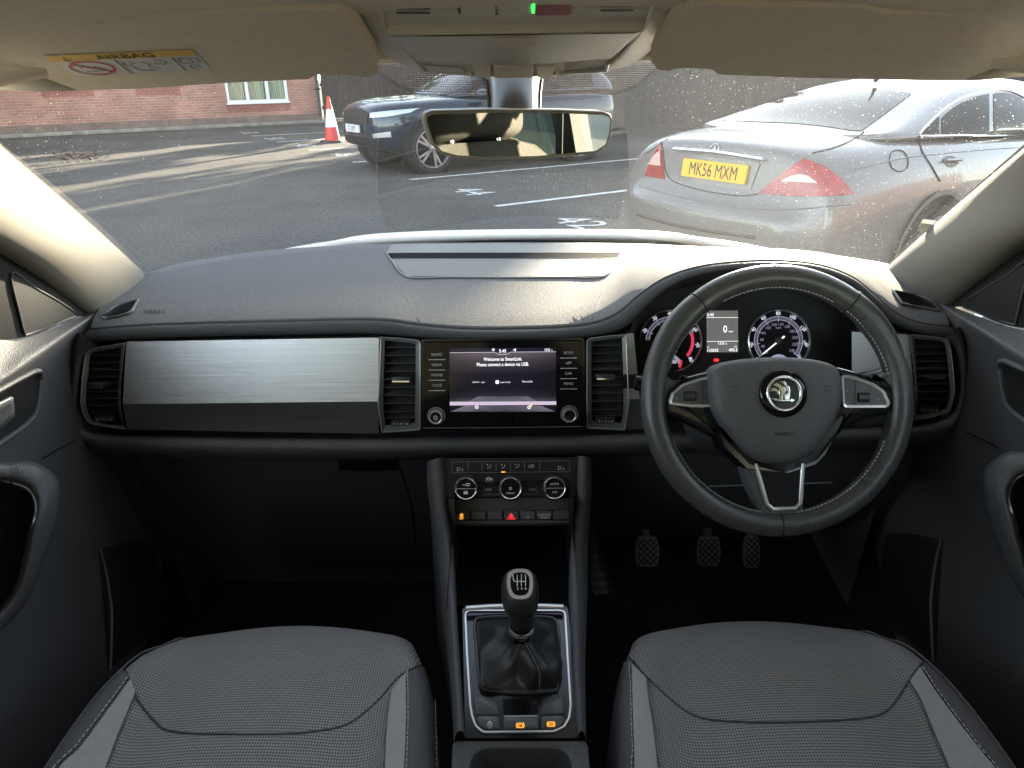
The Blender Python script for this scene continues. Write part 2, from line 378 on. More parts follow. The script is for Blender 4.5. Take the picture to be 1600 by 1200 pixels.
def glass(name,tint=(1,1,1),dust=0,refl=1.0,streak=False):
    m=bpy.data.materials.new(name); m.use_nodes=True; nt=m.node_tree; nt.nodes.clear()
    out=N(nt,'ShaderNodeOutputMaterial'); tr=N(nt,'ShaderNodeBsdfTransparent'); tr.inputs[0].default_value=col(tint)
    gl=N(nt,'ShaderNodeBsdfGlossy',i_Roughness=.0); gl.inputs[0].default_value=(1,1,1,1)
    # reflectance of a two-sided pane: symmetric Schlick on |cos|
    ge=N(nt,'ShaderNodeNewGeometry'); dt=N(nt,'ShaderNodeVectorMath',operation='DOT_PRODUCT'); L(nt,ge.outputs['Incoming'],dt.inputs[0]); L(nt,ge.outputs['Normal'],dt.inputs[1])
    c=math_n(nt,'ABSOLUTE',dt.outputs['Value']); k=math_n(nt,'POWER',math_n(nt,'SUBTRACT',1.0,c),4.2)
    fr=math_n(nt,'MULTIPLY',math_n(nt,'ADD',math_n(nt,'MULTIPLY',k,.92),.08),refl)
    mx=N(nt,'ShaderNodeMixShader'); L(nt,fr,mx.inputs[0]); L(nt,tr.outputs[0],mx.inputs[1]); L(nt,gl.outputs[0],mx.inputs[2]); res=mx.outputs[0]
    if dust:
        tc=N(nt,'ShaderNodeTexCoord')
        df=N(nt,'ShaderNodeBsdfTranslucent'); df.inputs[0].default_value=col((.92,.90,.85)); d2=N(nt,'ShaderNodeBsdfDiffuse'); d2.inputs[0].default_value=col((.85,.84,.8))
        ad=N(nt,'ShaderNodeMixShader',i_0=.45); L(nt,df.outputs[0],ad.inputs[1]); L(nt,d2.outputs[0],ad.inputs[2])
        def specks(scale,thr,wide):
            vo=N(nt,'ShaderNodeTexVoronoi',i_Scale=scale,feature='F1'); L(nt,tc.outputs['Object'],vo.inputs[0])
            sx=N(nt,'ShaderNodeSeparateColor'); L(nt,vo.outputs['Color'],sx.inputs[0])
            # only some cells hold a speck, each of its own size
            on=math_n(nt,'GREATER_THAN',sx.outputs[0],thr)
            r=math_n(nt,'MULTIPLY',sx.outputs[1],wide)
            return math_n(nt,'MULTIPLY',on,math_n(nt,'LESS_THAN',vo.outputs['Distance'],r))
        a=specks(150.0,.66,.125); b=specks(270.0,.32,.165)
        nz=N(nt,'ShaderNodeTexNoise',i_Scale=2.2,i_Detail=4.0); L(nt,tc.outputs['Object'],nz.inputs[0])
        mr=N(nt,'ShaderNodeMapRange',i_1=.35,i_2=.65,i_3=.35,i_4=1.0); L(nt,nz.outputs[0],mr.inputs[0])
        # more specks on the right; the film's rise there stands in for sun glare
        sp=N(nt,'ShaderNodeSeparateXYZ'); L(nt,tc.outputs['Object'],sp.inputs[0])
        side=N(nt,'ShaderNodeMapRange',i_1=-.15,i_2=.5,i_3=.40,i_4=1.0); L(nt,sp.outputs[0],side.inputs[0])
        s=math_n(nt,'MULTIPLY',math_n(nt,'ADD',math_n(nt,'MULTIPLY',a,.70),math_n(nt,'MULTIPLY',b,.55)),math_n(nt,'MULTIPLY',mr.outputs[0],side.outputs[0]))
        glare_film=math_n(nt,'MULTIPLY',math_n(nt,'ADD',math_n(nt,'MULTIPLY',mr.outputs[0],side.outputs[0]),.2),dust)
        fac=math_n(nt,'MINIMUM',math_n(nt,'ADD',s,glare_film),.85)
        m2=N(nt,'ShaderNodeMixShader'); L(nt,fac,m2.inputs[0]); L(nt,res,m2.inputs[1]); L(nt,ad.outputs[0],m2.inputs[2]); res=m2.outputs[0]
    L(nt,res,out.inputs[0]); return m
M['windscreen']=glass('windscreen_glass',(.59,.605,.59),dust=.008,refl=.95)
M['sideglass']=glass('side_glass',(.86,.92,.88),refl=.9)
M['privacy']=glass('tinted_rear_glass',(.13,.17,.155),refl=.7)
# ================================================================= OUTSIDE
SUN_AZ,SUN_EL=math.radians(20),math.radians(10)
w=bpy.data.worlds.new('World'); SC.world=w; w.use_nodes=True; nt=w.node_tree; bg=nt.nodes['Background']
sky=N(nt,'ShaderNodeTexSky'); sky.sky_type='NISHITA'; sky.sun_disc=False; sky.sun_elevation=SUN_EL; sky.sun_rotation=SUN_AZ; sky.air_density=.75; sky.ozone_density=.25; sky.dust_density=.15
hs=N(nt,'ShaderNodeHueSaturation'); hs.inputs['Saturation'].default_value=.52; L(nt,sky.outputs[0],hs.inputs['Color']); L(nt,hs.outputs[0],bg.inputs[0]); bg.inputs[1].default_value=.115
sd=bpy.data.lights.new('sun','SUN'); sd.energy=4.3; sd.angle=math.radians(.53); sd.color=(1,.86,.66)
so=bpy.data.objects.new('sun',sd); COL.objects.link(so); so.rotation_euler=(math.pi/2-SUN_EL,0,math.pi-SUN_AZ)
AZ=math.radians(57)
def hdir(az): return V((math.sin(az),math.cos(az),0))
# ground
def asphalt():
    m,nt,b=_nt('worn_asphalt'); b.inputs['Roughness'].default_value=.85; b.inputs['Specular IOR Level'].default_value=.35
    tc=N(nt,'ShaderNodeTexCoord'); n1=N(nt,'ShaderNodeTexNoise',i_Scale=.35,i_Detail=6.0,i_Roughness=.65); n2=N(nt,'ShaderNodeTexNoise',i_Scale=26.0,i_Detail=7.0,i_Roughness=.75)
    n3=N(nt,'ShaderNodeTexVoronoi',i_Scale=60.0)
    for n in (n1,n2,n3): L(nt,tc.outputs['Object'],n.inputs[0])
    c1=N(nt,'ShaderNodeMix',data_type='RGBA'); c1.inputs[6].default_value=col((.043,.039,.0345)); c1.inputs[7].default_value=col((.080,.073,.064))
    mr=N(nt,'ShaderNodeMapRange',i_1=.38,i_2=.62); L(nt,n1.outputs[0],mr.inputs[0]); L(nt,mr.outputs[0],c1.inputs[0])
    c2=N(nt,'ShaderNodeMix',data_type='RGBA',blend_type='MULTIPLY',i_0=1.0); L(nt,c1.outputs[2],c2.inputs[6])
    r2=N(nt,'ShaderNodeMapRange',i_1=.3,i_2=.7,i_3=.10,i_4=2.5); L(nt,n2.outputs[0],r2.inputs[0]); L(nt,r2.outputs[0],c2.inputs[7]); L(nt,c2.outputs[2],b.inputs['Base Color'])
    bp=N(nt,'ShaderNodeBump',i_Strength=.6,i_Distance=.01); L(nt,n3.outputs[0],bp.inputs['Height']); L(nt,bp.outputs[0],b.inputs['Normal'])
    return m
g=MB(); g.grid([[(x,y,0) for x in (-260,-60,-20,0,20,60,260)] for y in (-260,-60,-20,0,20,60,260)],flip=True)
tag(g.build('car_park_ground',asphalt(),smooth=0),kind='structure')
m_line=mat('worn_white_road_paint',(.62,.62,.60),.7,var=(9,.35))
bd=hdir(AZ); md=V((-.53,.85,0)).normalized()     # bays point along bd, their mouths lie along md
mouth0=V((-.17,8.45,0))
Gf=Frame((0,0,.004),bd,V((-bd.y,bd.x,0)))
k=0
for i,off in ((-2,0),(-1,0),(0,0),(1,0),(2,0),(3,0),(4,0),(5,0)):
    st=[(0,0),(-1.31,2.38),(-2.63,4.75),(-4.02,7.07),(-5.32,9.19),(-6.54,11.04)]
    if i<0: base=mouth0-md*(-i)*2.6
    elif i<6: base=mouth0+V((st[i][0],st[i][1],0))
    a=base; b_=base+bd*4.7; q=V((-bd.y,bd.x,0))*.05
    l=MB(); l.grid([[a-q+V((0,0,.004)),b_-q+V((0,0,.004))],[a+q+V((0,0,.004)),b_+q+V((0,0,.004))]],flip=True)
    lab={0:'white bay line beside the painted number 42',1:'white bay line beside the front wheel of the dark off-roader',3:'white bay line passing under the base of the traffic cone',2:'white bay line under the dark off-roader',4:'white bay line just beyond the traffic cone',5:'farthest white bay line, near the brick wall',-1:'white bay line beneath the silver saloon',-2:'white bay line on the near side of the silver saloon'}[i]
    tag(l.build('bay_line',m_line,smooth=0),lab,'road marking','white parking bay lines')
rd=hdir(AZ+math.pi/2)
for (px,py,s,lab) in ((906,347,'42','white number 42 painted on the asphalt in front of the bonnet'),(738,299,'44','white bay number painted near the middle of the windscreen view'),(536,241.5,'46','white bay number painted in front of the dark off-roader'),(475,227,'48','white bay number painted left of the traffic cone base'),(430,216.5,'50','white bay number second from the brick wall'),(391,207.5,'52','white bay number nearest the brick wall')):
    c=PV(px,py,z=.004); fr=Frame(c,rd,bd); t=MB(); t.text(fr,s,0,0,.42,0,1.0)
    tag(t.build('bay_number',m_line,smooth=0),lab,'road marking','white bay numbers')
# ---- brick building on the left
def brick(name,c1,c2,mort,ux,scale=1.0,soldier=False):
    m,nt,b=_nt(name); b.inputs['Roughness'].default_value=.9; b.inputs['Specular IOR Level'].default_value=.2
    tc=N(nt,'ShaderNodeTexCoord'); sp=N(nt,'ShaderNodeSeparateXYZ'); L(nt,tc.outputs['Object'],sp.inputs[0]); cb=N(nt,'ShaderNodeCombineXYZ')
    al=math_n(nt,'ADD',math_n(nt,'MULTIPLY',sp.outputs[0],ux[0]),math_n(nt,'MULTIPLY',sp.outputs[1],ux[1]))
    if soldier: L(nt,sp.outputs[2],cb.inputs[0]); L(nt,al,cb.inputs[1])
    else: L(nt,al,cb.inputs[0]); L(nt,sp.outputs[2],cb.inputs[1])
    br=N(nt,'ShaderNodeTexBrick'); br.inputs['Color1'].default_value=col(c1); br.inputs['Color2'].default_value=col(c2); br.inputs['Mortar'].default_value=col(mort)
    br.inputs['Scale'].default_value=1.0; br.inputs['Brick Width'].default_value=.225*scale; br.inputs['Row Height'].default_value=.075*scale; br.inputs['Mortar Size'].default_value=.006*scale; br.inputs['Mortar Smooth'].default_value=.2; br.inputs['Bias'].default_value=-.1
    L(nt,cb.outputs[0],br.inputs[0])
    nz=N(nt,'ShaderNodeTexNoise',i_Scale=1.3,i_Detail=5.0); L(nt,tc.outputs['Object'],nz.inputs[0]); r=N(nt,'ShaderNodeMapRange',i_1=.3,i_2=.7,i_3=.75,i_4=1.2); L(nt,nz.outputs[0],r.inputs[0])
    mx=N(nt,'ShaderNodeMix',data_type='RGBA',blend_type='MULTIPLY',i_0=1.0); L(nt,br.outputs[0],mx.inputs[6]); L(nt,r.outputs[0],mx.inputs[7]); L(nt,mx.outputs[2],b.inputs['Base Color'])
    bp=N(nt,'ShaderNodeBump',i_Strength=.5,i_Distance=.006,invert=True); L(nt,br.outputs[1],bp.inputs['Height']); L(nt,bp.outputs[0],b.inputs['Normal'])
    return m
WA=math.radians(53); wd=hdir(WA); wn=hdir(WA+math.pi/2)   # along the wall, and its face towards us
corner=PV(503,191,z=.0); 
WF=Frame(corner+V((0,0,0)),wd,V((0,0,1)))     # a<0 runs left along the wall
bld=thing('brick_building','red brick building with a white window along the left side of the car park','building',tuple(corner-wd*10))
m_br=brick('red_brick',(.42,.195,.14),(.31,.15,.115),(.42,.35,.30),(wd.x,wd.y))
m_so=brick('red_soldier_brick',(.32,.10,.075),(.26,.085,.065),(.28,.23,.2),(wd.x,wd.y),soldier=True)
# window opening
wa0,wz0=WF.ab(356,161); wa1,_=WF.ab(451,157.5); WZ0=wz0; WZ1=WZ0+1.25
LEFT=-26.0; HT=5.6; DEP=9
def wallpanel(mb,a0,b0,a1,b1): mb.prism(WF,[(a0,b0),(a1,b0),(a1,b1),(a0,b1)],-.25,0)
wl=MB()
wallpanel(wl,LEFT,.28,wa0,HT); wallpanel(wl,wa1,.28,0,HT); wallpanel(wl,wa0,.28,wa1,WZ0); wallpanel(wl,wa0,WZ1,wa1,HT)
wl.prism(WF,[(-.25,.28),(0,.28),(0,HT),(-.25,HT)],-DEP,-.25); wl.prism(WF,[(LEFT,.28),(LEFT+.25,.28),(LEFT+.25,HT),(LEFT,HT)],-DEP,-.25); wl.prism(WF,[(LEFT,.28),(0,.28),(0,HT),(LEFT,HT)],-DEP-.25,-DEP)
wl.build('wall',m_br,bld,smooth=0)
pl=MB(); pl.prism(WF,[(LEFT,0),(0.03,0),(0.03,.28),(LEFT,.28)],-DEP-.25,.012)
pl.build('plinth',mat('weathered_brick_plinth',(.17,.115,.095),.9,var=(4,.3)),bld,smooth=0,bevel=.02)
rf=MB(); e=.4
rf.add([WF.loc(LEFT-e,HT,e),WF.loc(e,HT,e),WF.loc(e,HT,-DEP-e),WF.loc(LEFT-e,HT,-DEP-e),WF.loc(LEFT,HT+3,-DEP/2),WF.loc(0,HT+3,-DEP/2)],[[0,1,5,4],[2,3,4,5],[1,2,5],[3,0,4],[3,2,1,0]])
rf.build('roof',mat('dark_roof_tile',(.10,.07,.06),.9,var=(6,.3)),bld,smooth=0)
upvc=mat('white_window_plastic',(.80,.80,.80),.35)
wf=MB(); F=.07
wf.fbox(WF,wa0,WZ0,wa1,WZ0+F,-.12,.02); wf.fbox(WF,wa0,WZ1-F,wa1,WZ1,-.12,.02)
n=3; pw=(wa1-wa0)/n
for i in range(n+1):
    x=wa0+i*pw; wd_=F if i in (0,n) else F*1.15
    x0=x if i==0 else (x-wd_ if i==n else x-wd_/2); wf.fbox(WF,x0,WZ0+F,x0+wd_,WZ1-F,-.118,.018)
fr_=wf.build('window',upvc,bld,smooth=0,bevel=.006)
wp=MB(); wp.fbox(WF,wa0+.02,WZ0+.03,wa1-.02,WZ1-.03,-.09,-.08); wp.build('pane',glass('house_glass',(.9,.93,.9),refl=.35),fr_,smooth=0)
wc=MB(); 
cols=[]
for i in range(n):
    rows=[]
    for z in (WZ0+.03,WZ1-.03): rows.append([WF.loc(wa0+i*pw+.06+(pw-.12)*k/24,z,-.17+.02*math.sin(k*1.9+i)) for k in range(25)])
    wc.grid(rows)
wc.build('curtain',mat('pale_green_curtain',(.50,.52,.43),.9),fr_,smooth=60)
wb_=MB(); wb_.fbox(WF,wa0-.5,0.3,wa1+.5,HT-.3,-2.6,-2.5); wb_.build('room_wall',mat('dim_room_wall',(.25,.24,.2),.9),fr_,smooth=0)
ws=MB(); ws.fbox(WF,wa0-.03,WZ0-.05,wa1+.03,WZ0,-.1,.06); ws.build('sill',upvc,fr_,smooth=0,bevel=.008)
sc_=MB(); sc_.fbox(WF,wa0-.05,WZ0-.05-.225,wa1+.05,WZ0-.05,-.02,.004); sc_.build('soldier_course',m_so,bld,smooth=0)
for a,b in (((213,149),(282,146)),((67,152),(147,149.5))):
    a0,z0=WF.ab(*a); a1,z1=WF.ab(*b); q=MB(); q.fbox(WF,a0,z0,a1,z0+.225,-.02,.004); q.build('soldier_course',m_so,bld,smooth=0)
dp=MB(); a0,_=WF.ab(497,160); 
dp.tube([WF.loc(a0,.22,.08),WF.loc(a0,HT,.08)],.05,10)
dpo=thing('drainpipe','black drainpipe running down the end of the brick wall','pipe',tuple(WF.loc(a0,.2,.08)))
dp.build('pipe',mat('dark_green_pipe',(.03,.04,.04),.5),dpo)
br=MB(); 
for z in (1.0,2.8,4.6): br.fbox(WF,a0-.07,z,a0+.07,z+.05,.0,.14)
br.build('bracket',M['dark'],dpo,smooth=0)
# kerb and pavement strip
kb=MB(); kb.prism(WF,[(LEFT,0),(22,0),(22,.10),(LEFT,.10)],.25,.40); 
kbo=kb.build('kerb',mat('kerb_concrete',(.24,.22,.185),.9,var=(3,.35)),smooth=0,bevel=.02); tag(kbo,kind='structure')
pv=MB(); pv.prism(WF,[(LEFT,0),(22,0),(22,.095),(LEFT,.095)],-.02,.25); tag(pv.build('pavement',mat('pavement_dirt',(.16,.15,.12),.95,var=(3,.4)),smooth=0),kind='structure')
# dark timber fence continuing from the building's corner
fo=thing('timber_fence','dark brown close-board timber fence behind the traffic cone and off-roader','fence',tuple(corner+wd*6))
m_wood=mat('dark_stained_timber',(.050,.036,.030),.8,var=(14,.5),stretch=(6,6,.6))
fb=MB(); x=.12
rnd=random.Random(3)
while x<17:
    ww=.145; fb.fbox(WF,x,.10+rnd.uniform(0,.012),x+ww,1.95+rnd.uniform(-.01,.01),-.04+rnd.uniform(0,.006),-.015+rnd.uniform(0,.006)); x+=ww+.006
fb.build('board_panel',m_wood,fo,smooth=0)
for z in (.4,1.1,1.75):
    r=MB(); r.fbox(WF,.1,z,17,z+.09,-.10,-.045); r.build('rail',m_wood,fo,smooth=0)
for xx in (.2,3.2,6.2,9.2,12.2,15.2):
    r=MB(); r.fbox(WF,xx,.0,xx+.1,1.95,-.21,-.105); r.build('post',m_wood,fo,smooth=0)
# dark timber-clad block added at front right to throw the car park's shade
BF=Frame((0.5,18.6,0),hdir(math.radians(64)),V((0,0,1)))
bo=thing('timber_clad_shade_block','dark timber-clad block behind the silver saloon, added to shade the car park','building',tuple(BF.loc(10,0,-4)))
RH=4.3
bw=MB(); bw.fbox(BF,0,0,30,RH,-2,0); bw.build('wall',mat('dark_cladding',(.040,.036,.036),.8,var=(3,.4),stretch=(1,1,.1)),bo,smooth=0)
bp_=MB(); bp_.fbox(BF,-.2,RH,30.2,RH+.2,-2.2,.2); bp_.build('parapet',mat('grey_coping',(.2,.2,.2),.8),bo,smooth=0)
ch=MB(); ch.fbox(BF,7.15,RH+.2,8.0,RH+.75,-1.6,-.1); ch.build('shade_upstand',mat('shade_upstand_render',(.25,.24,.22),.9),bo,smooth=0,bevel=.02)  # upstand added to block the sun from part of the dash top
for i in range(7):
    q=MB(); q.fbox(BF,4+i*3.6,2.6,5.4+i*3.6,3.9,-.03,.03); fr2=q.build('window',upvc,bo,smooth=0); q=MB(); q.fbox(BF,4.1+i*3.6,2.7,5.3+i*3.6,3.8,.03,.04); q.build('pane',M['gloss'],fr2,smooth=0)
# trees
m_leaf=[]
for i,c in enumerate(((.055,.095,.025),(.085,.125,.035),(.04,.07,.02))):
    m,nt,b=_nt('leaf_%s'%('mid','light','dark')[i]); b.inputs['Base Color'].default_value=col(c); b.inputs['Roughness'].default_value=.6
    tr=N(nt,'ShaderNodeBsdfTranslucent'); tr.inputs[0].default_value=col([k*1.6 for k in c]); mx=N(nt,'ShaderNodeMixShader',i_0=.35); L(nt,b.outputs[0],mx.inputs[1]); L(nt,tr.outputs[0],mx.inputs[2]); L(nt,mx.outputs[0],nt.nodes['Material Output'].inputs[0]); m_leaf.append(m)
m_bark=mat('bark',(.09,.07,.05),.9,var=(8,.4))
def tree(label,x,y,h,r,zb,nclump=60,leaf=.16,per=70,seed=1,tr=.16):
    rn=random.Random(seed); o=thing('tree',label,'tree',(x,y,0),None)
    tm=MB(); tm.tube([(x,y,0),(x+.1,y,h*.3),(x-.05,y+.1,h*.6),(x,y,h*.92)],[tr,tr*.8,tr*.5,.03],9)
    cl=[]
    for i in range(nclump):
        u=rn.uniform(0,1); z=zb+(h-zb)*u; rr=r*math.sqrt(max(.05,1-(2*u-.9)**2))*rn.uniform(.25,1); a=rn.uniform(0,6.283); c=V((x+rr*math.cos(a),y+rr*math.sin(a),z)); cl.append(c)
        if i%3==0: tm.tube([(x,y,max(zb*.7,z-rr*.6)),tuple((V((x,y,z))+c)/2+V((0,0,-.1))),tuple(c)],[tr*.35,tr*.2,.015],5)
    tm.build('trunk',m_bark,o)
    cr=MB(); mats=[]
    for c in cl:
        cs=rn.uniform(.55,1.1)*r*.33; mi=rn.choice((0,0,1,2))
        for _ in range(per):
            d=V((rn.gauss(0,1),rn.gauss(0,1),rn.gauss(0,.8))); d=d.normalized()*cs*rn.uniform(.3,1); p=c+d; s=leaf*rn.uniform(.6,1.3)
            n1=V((rn.gauss(0,1),rn.gauss(0,1),rn.gauss(0,1))).normalized(); n2=n1.orthogonal().normalized()*s*.5; n1=n1*s
            cr.add([p,p+n1*.5+n2,p+n1,p+n1*.5-n2],[[0,1,2,3]]); mats.append(mi)
    ob=cr.build('crown',m_leaf,o,smooth=0)
    ob.data.polygons.foreach_set('material_index',mats)
    return o
tree('bushy green tree beyond the fence, nearest the brick building corner',-6.6,29.5,8.5,1.5,2.3,38,.30,60,5,.10)
tree('broad green tree beyond the fence behind the traffic cone',-4.2,28.6,8,1.5,2.2,38,.30,60,1,.10)
tree('round green tree beyond the fence behind the nose of the off-roader',-1.3,28.9,8.5,1.6,2.1,80,.30,60,3,.10)
tree('slim green tree beyond the fence behind the off-roader roof',2.9,30.6,8,1.5,2.2,46,.30,70,6,.10)
tree('tall green tree standing across the car park, mirrored in the saloon window',7.5,-9,8.5,3.0,2.2,90,.26,70,9)
tree('broad tree beside the road, mirrored in the saloon rear door window',13.5,-7,8.0,3.0,2.0,80,.26,70,11)
# low brick wall behind us on the right, mirrored in the flank of the saloon
RF=Frame((3.5,-4.5,0),hdir(math.radians(62)),V((0,0,1))); q=MB(); q.fbox(RF,5,0,24,2.6,-.22,0)
bwo=thing('garden_wall','tall red brick garden wall across the car park, mirrored in the saloon flank','wall',tuple(RF.loc(14,0,0)))
q.build('brickwork',brick('garden_wall_brick',(.22,.085,.065),(.17,.07,.055),(.2,.17,.15),(RF.ex.x,RF.ex.y)),bwo,smooth=0)
q=MB(); q.fbox(RF,4.95,2.6,24.05,2.68,-.27,.05); q.build('coping',mat('coping_stone',(.3,.28,.25),.9),bwo,smooth=0,bevel=.01)
# ---- traffic cone
cp=PV(520,222,z=0); CF=Frame(cp,(1,0,0),(0,1,0)); co=thing('traffic_cone','red and white traffic cone standing in front of the brown fence','cone',tuple(cp))
m_red=mat('cone_red_plastic',(.62,.045,.03),.5); H1=1.0
def conez(z): return .165*(1-z/1.06)+.018
q=MB(); q.prism(CF,rpoly([(-.24,-.24),(.24,-.24),(.24,.24),(-.24,.24)],.05),0,.05); q.build('base',mat('black_rubber',(.03,.03,.03),.8),co,bevel=.01)
q=MB(); q.lathe(CF,[(conez(.05)+.02,.05),(conez(.06),.07),(conez(.335),.335)],cap1=False); q.lathe(CF,[(conez(.72),.72),(conez(.98),.98),(.02,1.0)],cap1=True); q.build('body',m_red,co)
q=MB(); q.lathe(CF,[(conez(.335)+.003,.335),(conez(.72)+.003,.72)],cap1=False); q.build('reflective_sleeve',mat('white_reflective_sleeve',(.75,.75,.76),.4),co)
# fallen leaves against the left kerb and sand patch
lf=MB(); rn=random.Random(4)
for _ in range(420):
    c=PV(rn.gauss(120,26),rn.gauss(243,5),z=.006); s=rn.uniform(.02,.06); a=rn.uniform(0,6.3); t=V((math.cos(a),math.sin(a),rn.uniform(-.2,.5)))*s; u=V((-math.sin(a),math.cos(a),rn.uniform(0,.4)))*s*.5
    lf.add([c-t,c+u,c+t,c-u],[[0,1,2,3]])
tag(lf.build('fallen_leaves',mat('brown_fallen_leaf',(.13,.075,.05),.9,var=(8,.6)),smooth=0),kind='stuff')

# ================================================================= PARKED CARS
class CarSpace:
    def __init__(s,O,az,side=1): s.O=V(O); s.f=hdir(az); s.r=hdir(az+math.pi/2)
    def p(s,a,w,z): return s.O+s.f*a+s.r*w+V((0,0,z))
def car_loft(cs,stations,name,m,root,sub=2,flip=False):
    b=MB(); rows=[]
    for a,prof in stations: rows.append([cs.p(a,w_,z) for w_,z in prof]+[cs.p(a,-w_,z) for w_,z in prof[-2::-1]])
    b.grid(rows,cu=True,flip=flip)
    for r in (rows[0],rows[-1]): b.poly(r)
    return b.build(name,m,root,smooth=180,sub=sub,fix=True)
def cut_wheels(ob,cs,axles,zc,r,w_in):
    """open the wheel wells in the body shell"""
    cu=[]
    for a in axles:
        for sd_ in (1,-1):
            fr=Frame(cs.p(a,w_in*sd_,zc),cs.f,V((0,0,1))); m=MB(); m.lathe(fr,[(r,-.12),(r,.0),(r,.40)] if fr.n.dot(cs.r*sd_)>0 else [(r,.12),(r,0),(r,-.40)],n=40,cap0=True); c=m.build('cut',M['dark'],None,smooth=0,fix=True); cu.append(c); md=ob.modifiers.new('c','BOOLEAN'); md.operation='DIFFERENCE'; md.object=c; md.solver='EXACT'
    dg=bpy.context.evaluated_depsgraph_get(); dg.update(); me=bpy.data.meshes.new_from_object(ob.evaluated_get(dg)); ob.modifiers.clear(); ob.data=me
    for c in cu: bpy.data.objects.remove(c)
    me.set_sharp_from_angle(angle=math.radians(40))
def wheel(cs,a,w_,r,root,tyre_m,rim_m,spokes=10,width=.24,out=1,twin=False):
    fr=Frame(cs.p(a,w_,r),cs.f*out,V((0,0,1)))    # normal looks outwards
    if fr.n.dot(cs.r*out)<0: fr=Frame(cs.p(a,w_,r),-cs.f*out,V((0,0,1)))
    t=MB(); t.lathe(fr,[(r*.55,-width),(r*.93,-width),(r,-width+.03),(r,-.03),(r*.97,-.008),(r*.80,0),(r*.76,-.012)],n=48,cap1=False); tw=t.build('wheel',tyre_m,root,smooth=50)
    q=MB(); q.lathe(fr,[(r*.775,-.01),(r*.775,0.004),(r*.735,.004),(r*.71,-.05)],n=48,cap1=False)
    q.lathe(fr,[(r*.14,-.05),(r*.14,-.012),(r*.09,-.004)],n=20)
    for k in range(spokes):
        an=2*math.pi*k/spokes
        for da in ((-.10,.10) if twin else (0,)):
            c0,s0=math.cos(an),math.sin(an); c1,s1=math.cos(an+da*1.6),math.sin(an+da*1.6); wv=V((-s0,c0))
            w0,w1=r*.05,r*(.045 if twin else .07)
            p0=V((c0,s0))*r*.1; p1=V((c1,s1))*r*.72
            q.prism(fr,[tuple(p0-wv*w0),tuple(p0+wv*w0),tuple(p1+wv*w1),tuple(p1-wv*w1)],-.05,-.008)
    q.build('rim',rim_m,tw,smooth=40)
    q=MB(); q.lathe(fr,[(r*.70,-.09),(0.01,-.09)],n=32,cap1=False); q.build('brake_disc',M['dark'],tw,smooth=0)
    return tw
def carpaint(name,base,metal,rough):
    m,nt,b=_nt(name); b.inputs['Base Color'].default_value=col(base); b.inputs['Metallic'].default_value=metal; b.inputs['Roughness'].default_value=rough; b.inputs['Coat Weight'].default_value=.6; b.inputs['Coat Roughness'].default_value=.05
    tc=N(nt,'ShaderNodeTexCoord'); n=N(nt,'ShaderNodeTexNoise',i_Scale=2500.0,i_Detail=1.0); L(nt,tc.outputs['Object'],n.inputs[0]); bp=N(nt,'ShaderNodeBump',i_Strength=.06,i_Distance=.0005); L(nt,n.outputs[0],bp.inputs['Height']); L(nt,bp.outputs[0],b.inputs['Normal'])
    return m
m_tyre=mat('tyre_rubber',(.020,.020,.021),.8,bump=(60,.3)); m_rim=mat('alloy_rim',(.55,.55,.56),.3,.9)
m_cglass=mat('dark_car_glass',(.016,.017,.018),.09,spec=.08)
m_seam=mat('panel_gap',(.01,.01,.011),.8)
m_black=mat('black_car_trim',(.012,.012,.013),.45)
# ---- silver saloon
plc=PV(1118,268,t=4.5); SO=V((plc.x,plc.y,0)); CS=CarSpace(SO,AZ)
sal=thing('parked_saloon','silver four-door saloon parked at an angle on the right with a yellow rear plate','car',tuple(CS.p(2.3,0,0)))
m_sil=carpaint('silver_car_paint',(.17,.167,.168),.5,.40)
st=[(-.15,[(.45,.34),(.52,.36),(.56,.46),(.56,.55),(.53,.61),(.44,.63),(.22,.635),(0,.637)]),
(-.10,[(.54,.27),(.64,.30),(.685,.45),(.69,.56),(.66,.635),(.54,.655),(.3,.66),(0,.662)]),
(-.045,[(.60,.22),(.72,.27),(.765,.45),(.775,.58),(.735,.665),(.61,.69),(.32,.70),(0,.702)]),
(-.01,[(.63,.22),(.76,.26),(.81,.45),(.815,.62),(.765,.74),(.62,.83),(.32,.85),(0,.855)]),
(0.0,[(.64,.22),(.77,.26),(.825,.45),(.83,.64),(.775,.80),(.63,.955),(.33,.99),(0,1.0)]),
(.04,[(.66,.22),(.80,.26),(.85,.45),(.857,.66),(.805,.84),(.665,1.0),(.35,1.025),(0,1.03)]),
(.28,[(.73,.2),(.86,.25),(.903,.45),(.912,.68),(.868,.89),(.74,1.03),(.38,1.06),(0,1.065)]),
(.75,[(.78,.2),(.88,.25),(.93,.45),(.937,.7),(.905,.92),(.80,1.05),(.4,1.08),(0,1.085)]),
(1.6,[(.80,.2),(.88,.25),(.93,.45),(.937,.7),(.905,.92),(.82,1.03),(.4,1.04),(0,1.04)]),
(2.6,[(.80,.2),(.88,.25),(.93,.45),(.937,.68),(.90,.90),(.81,.99),(.4,1.0),(0,1.0)]),
(3.5,[(.80,.2),(.88,.25),(.925,.45),(.93,.67),(.885,.86),(.76,.93),(.4,.96),(0,.97)]),
(4.2,[(.76,.2),(.86,.25),(.90,.45),(.905,.62),(.85,.78),(.70,.84),(.36,.87),(0,.875)]),
(4.65,[(.66,.22),(.74,.26),(.79,.42),(.79,.56),(.72,.66),(.58,.71),(.3,.73),(0,.735)]),
(4.8,[(.5,.28),(.56,.3),(.6,.42),(.6,.5),(.55,.57),(.42,.6),(.2,.61),(0,.612)])]
sb=car_loft(CS,st,'body',m_sil,sal)
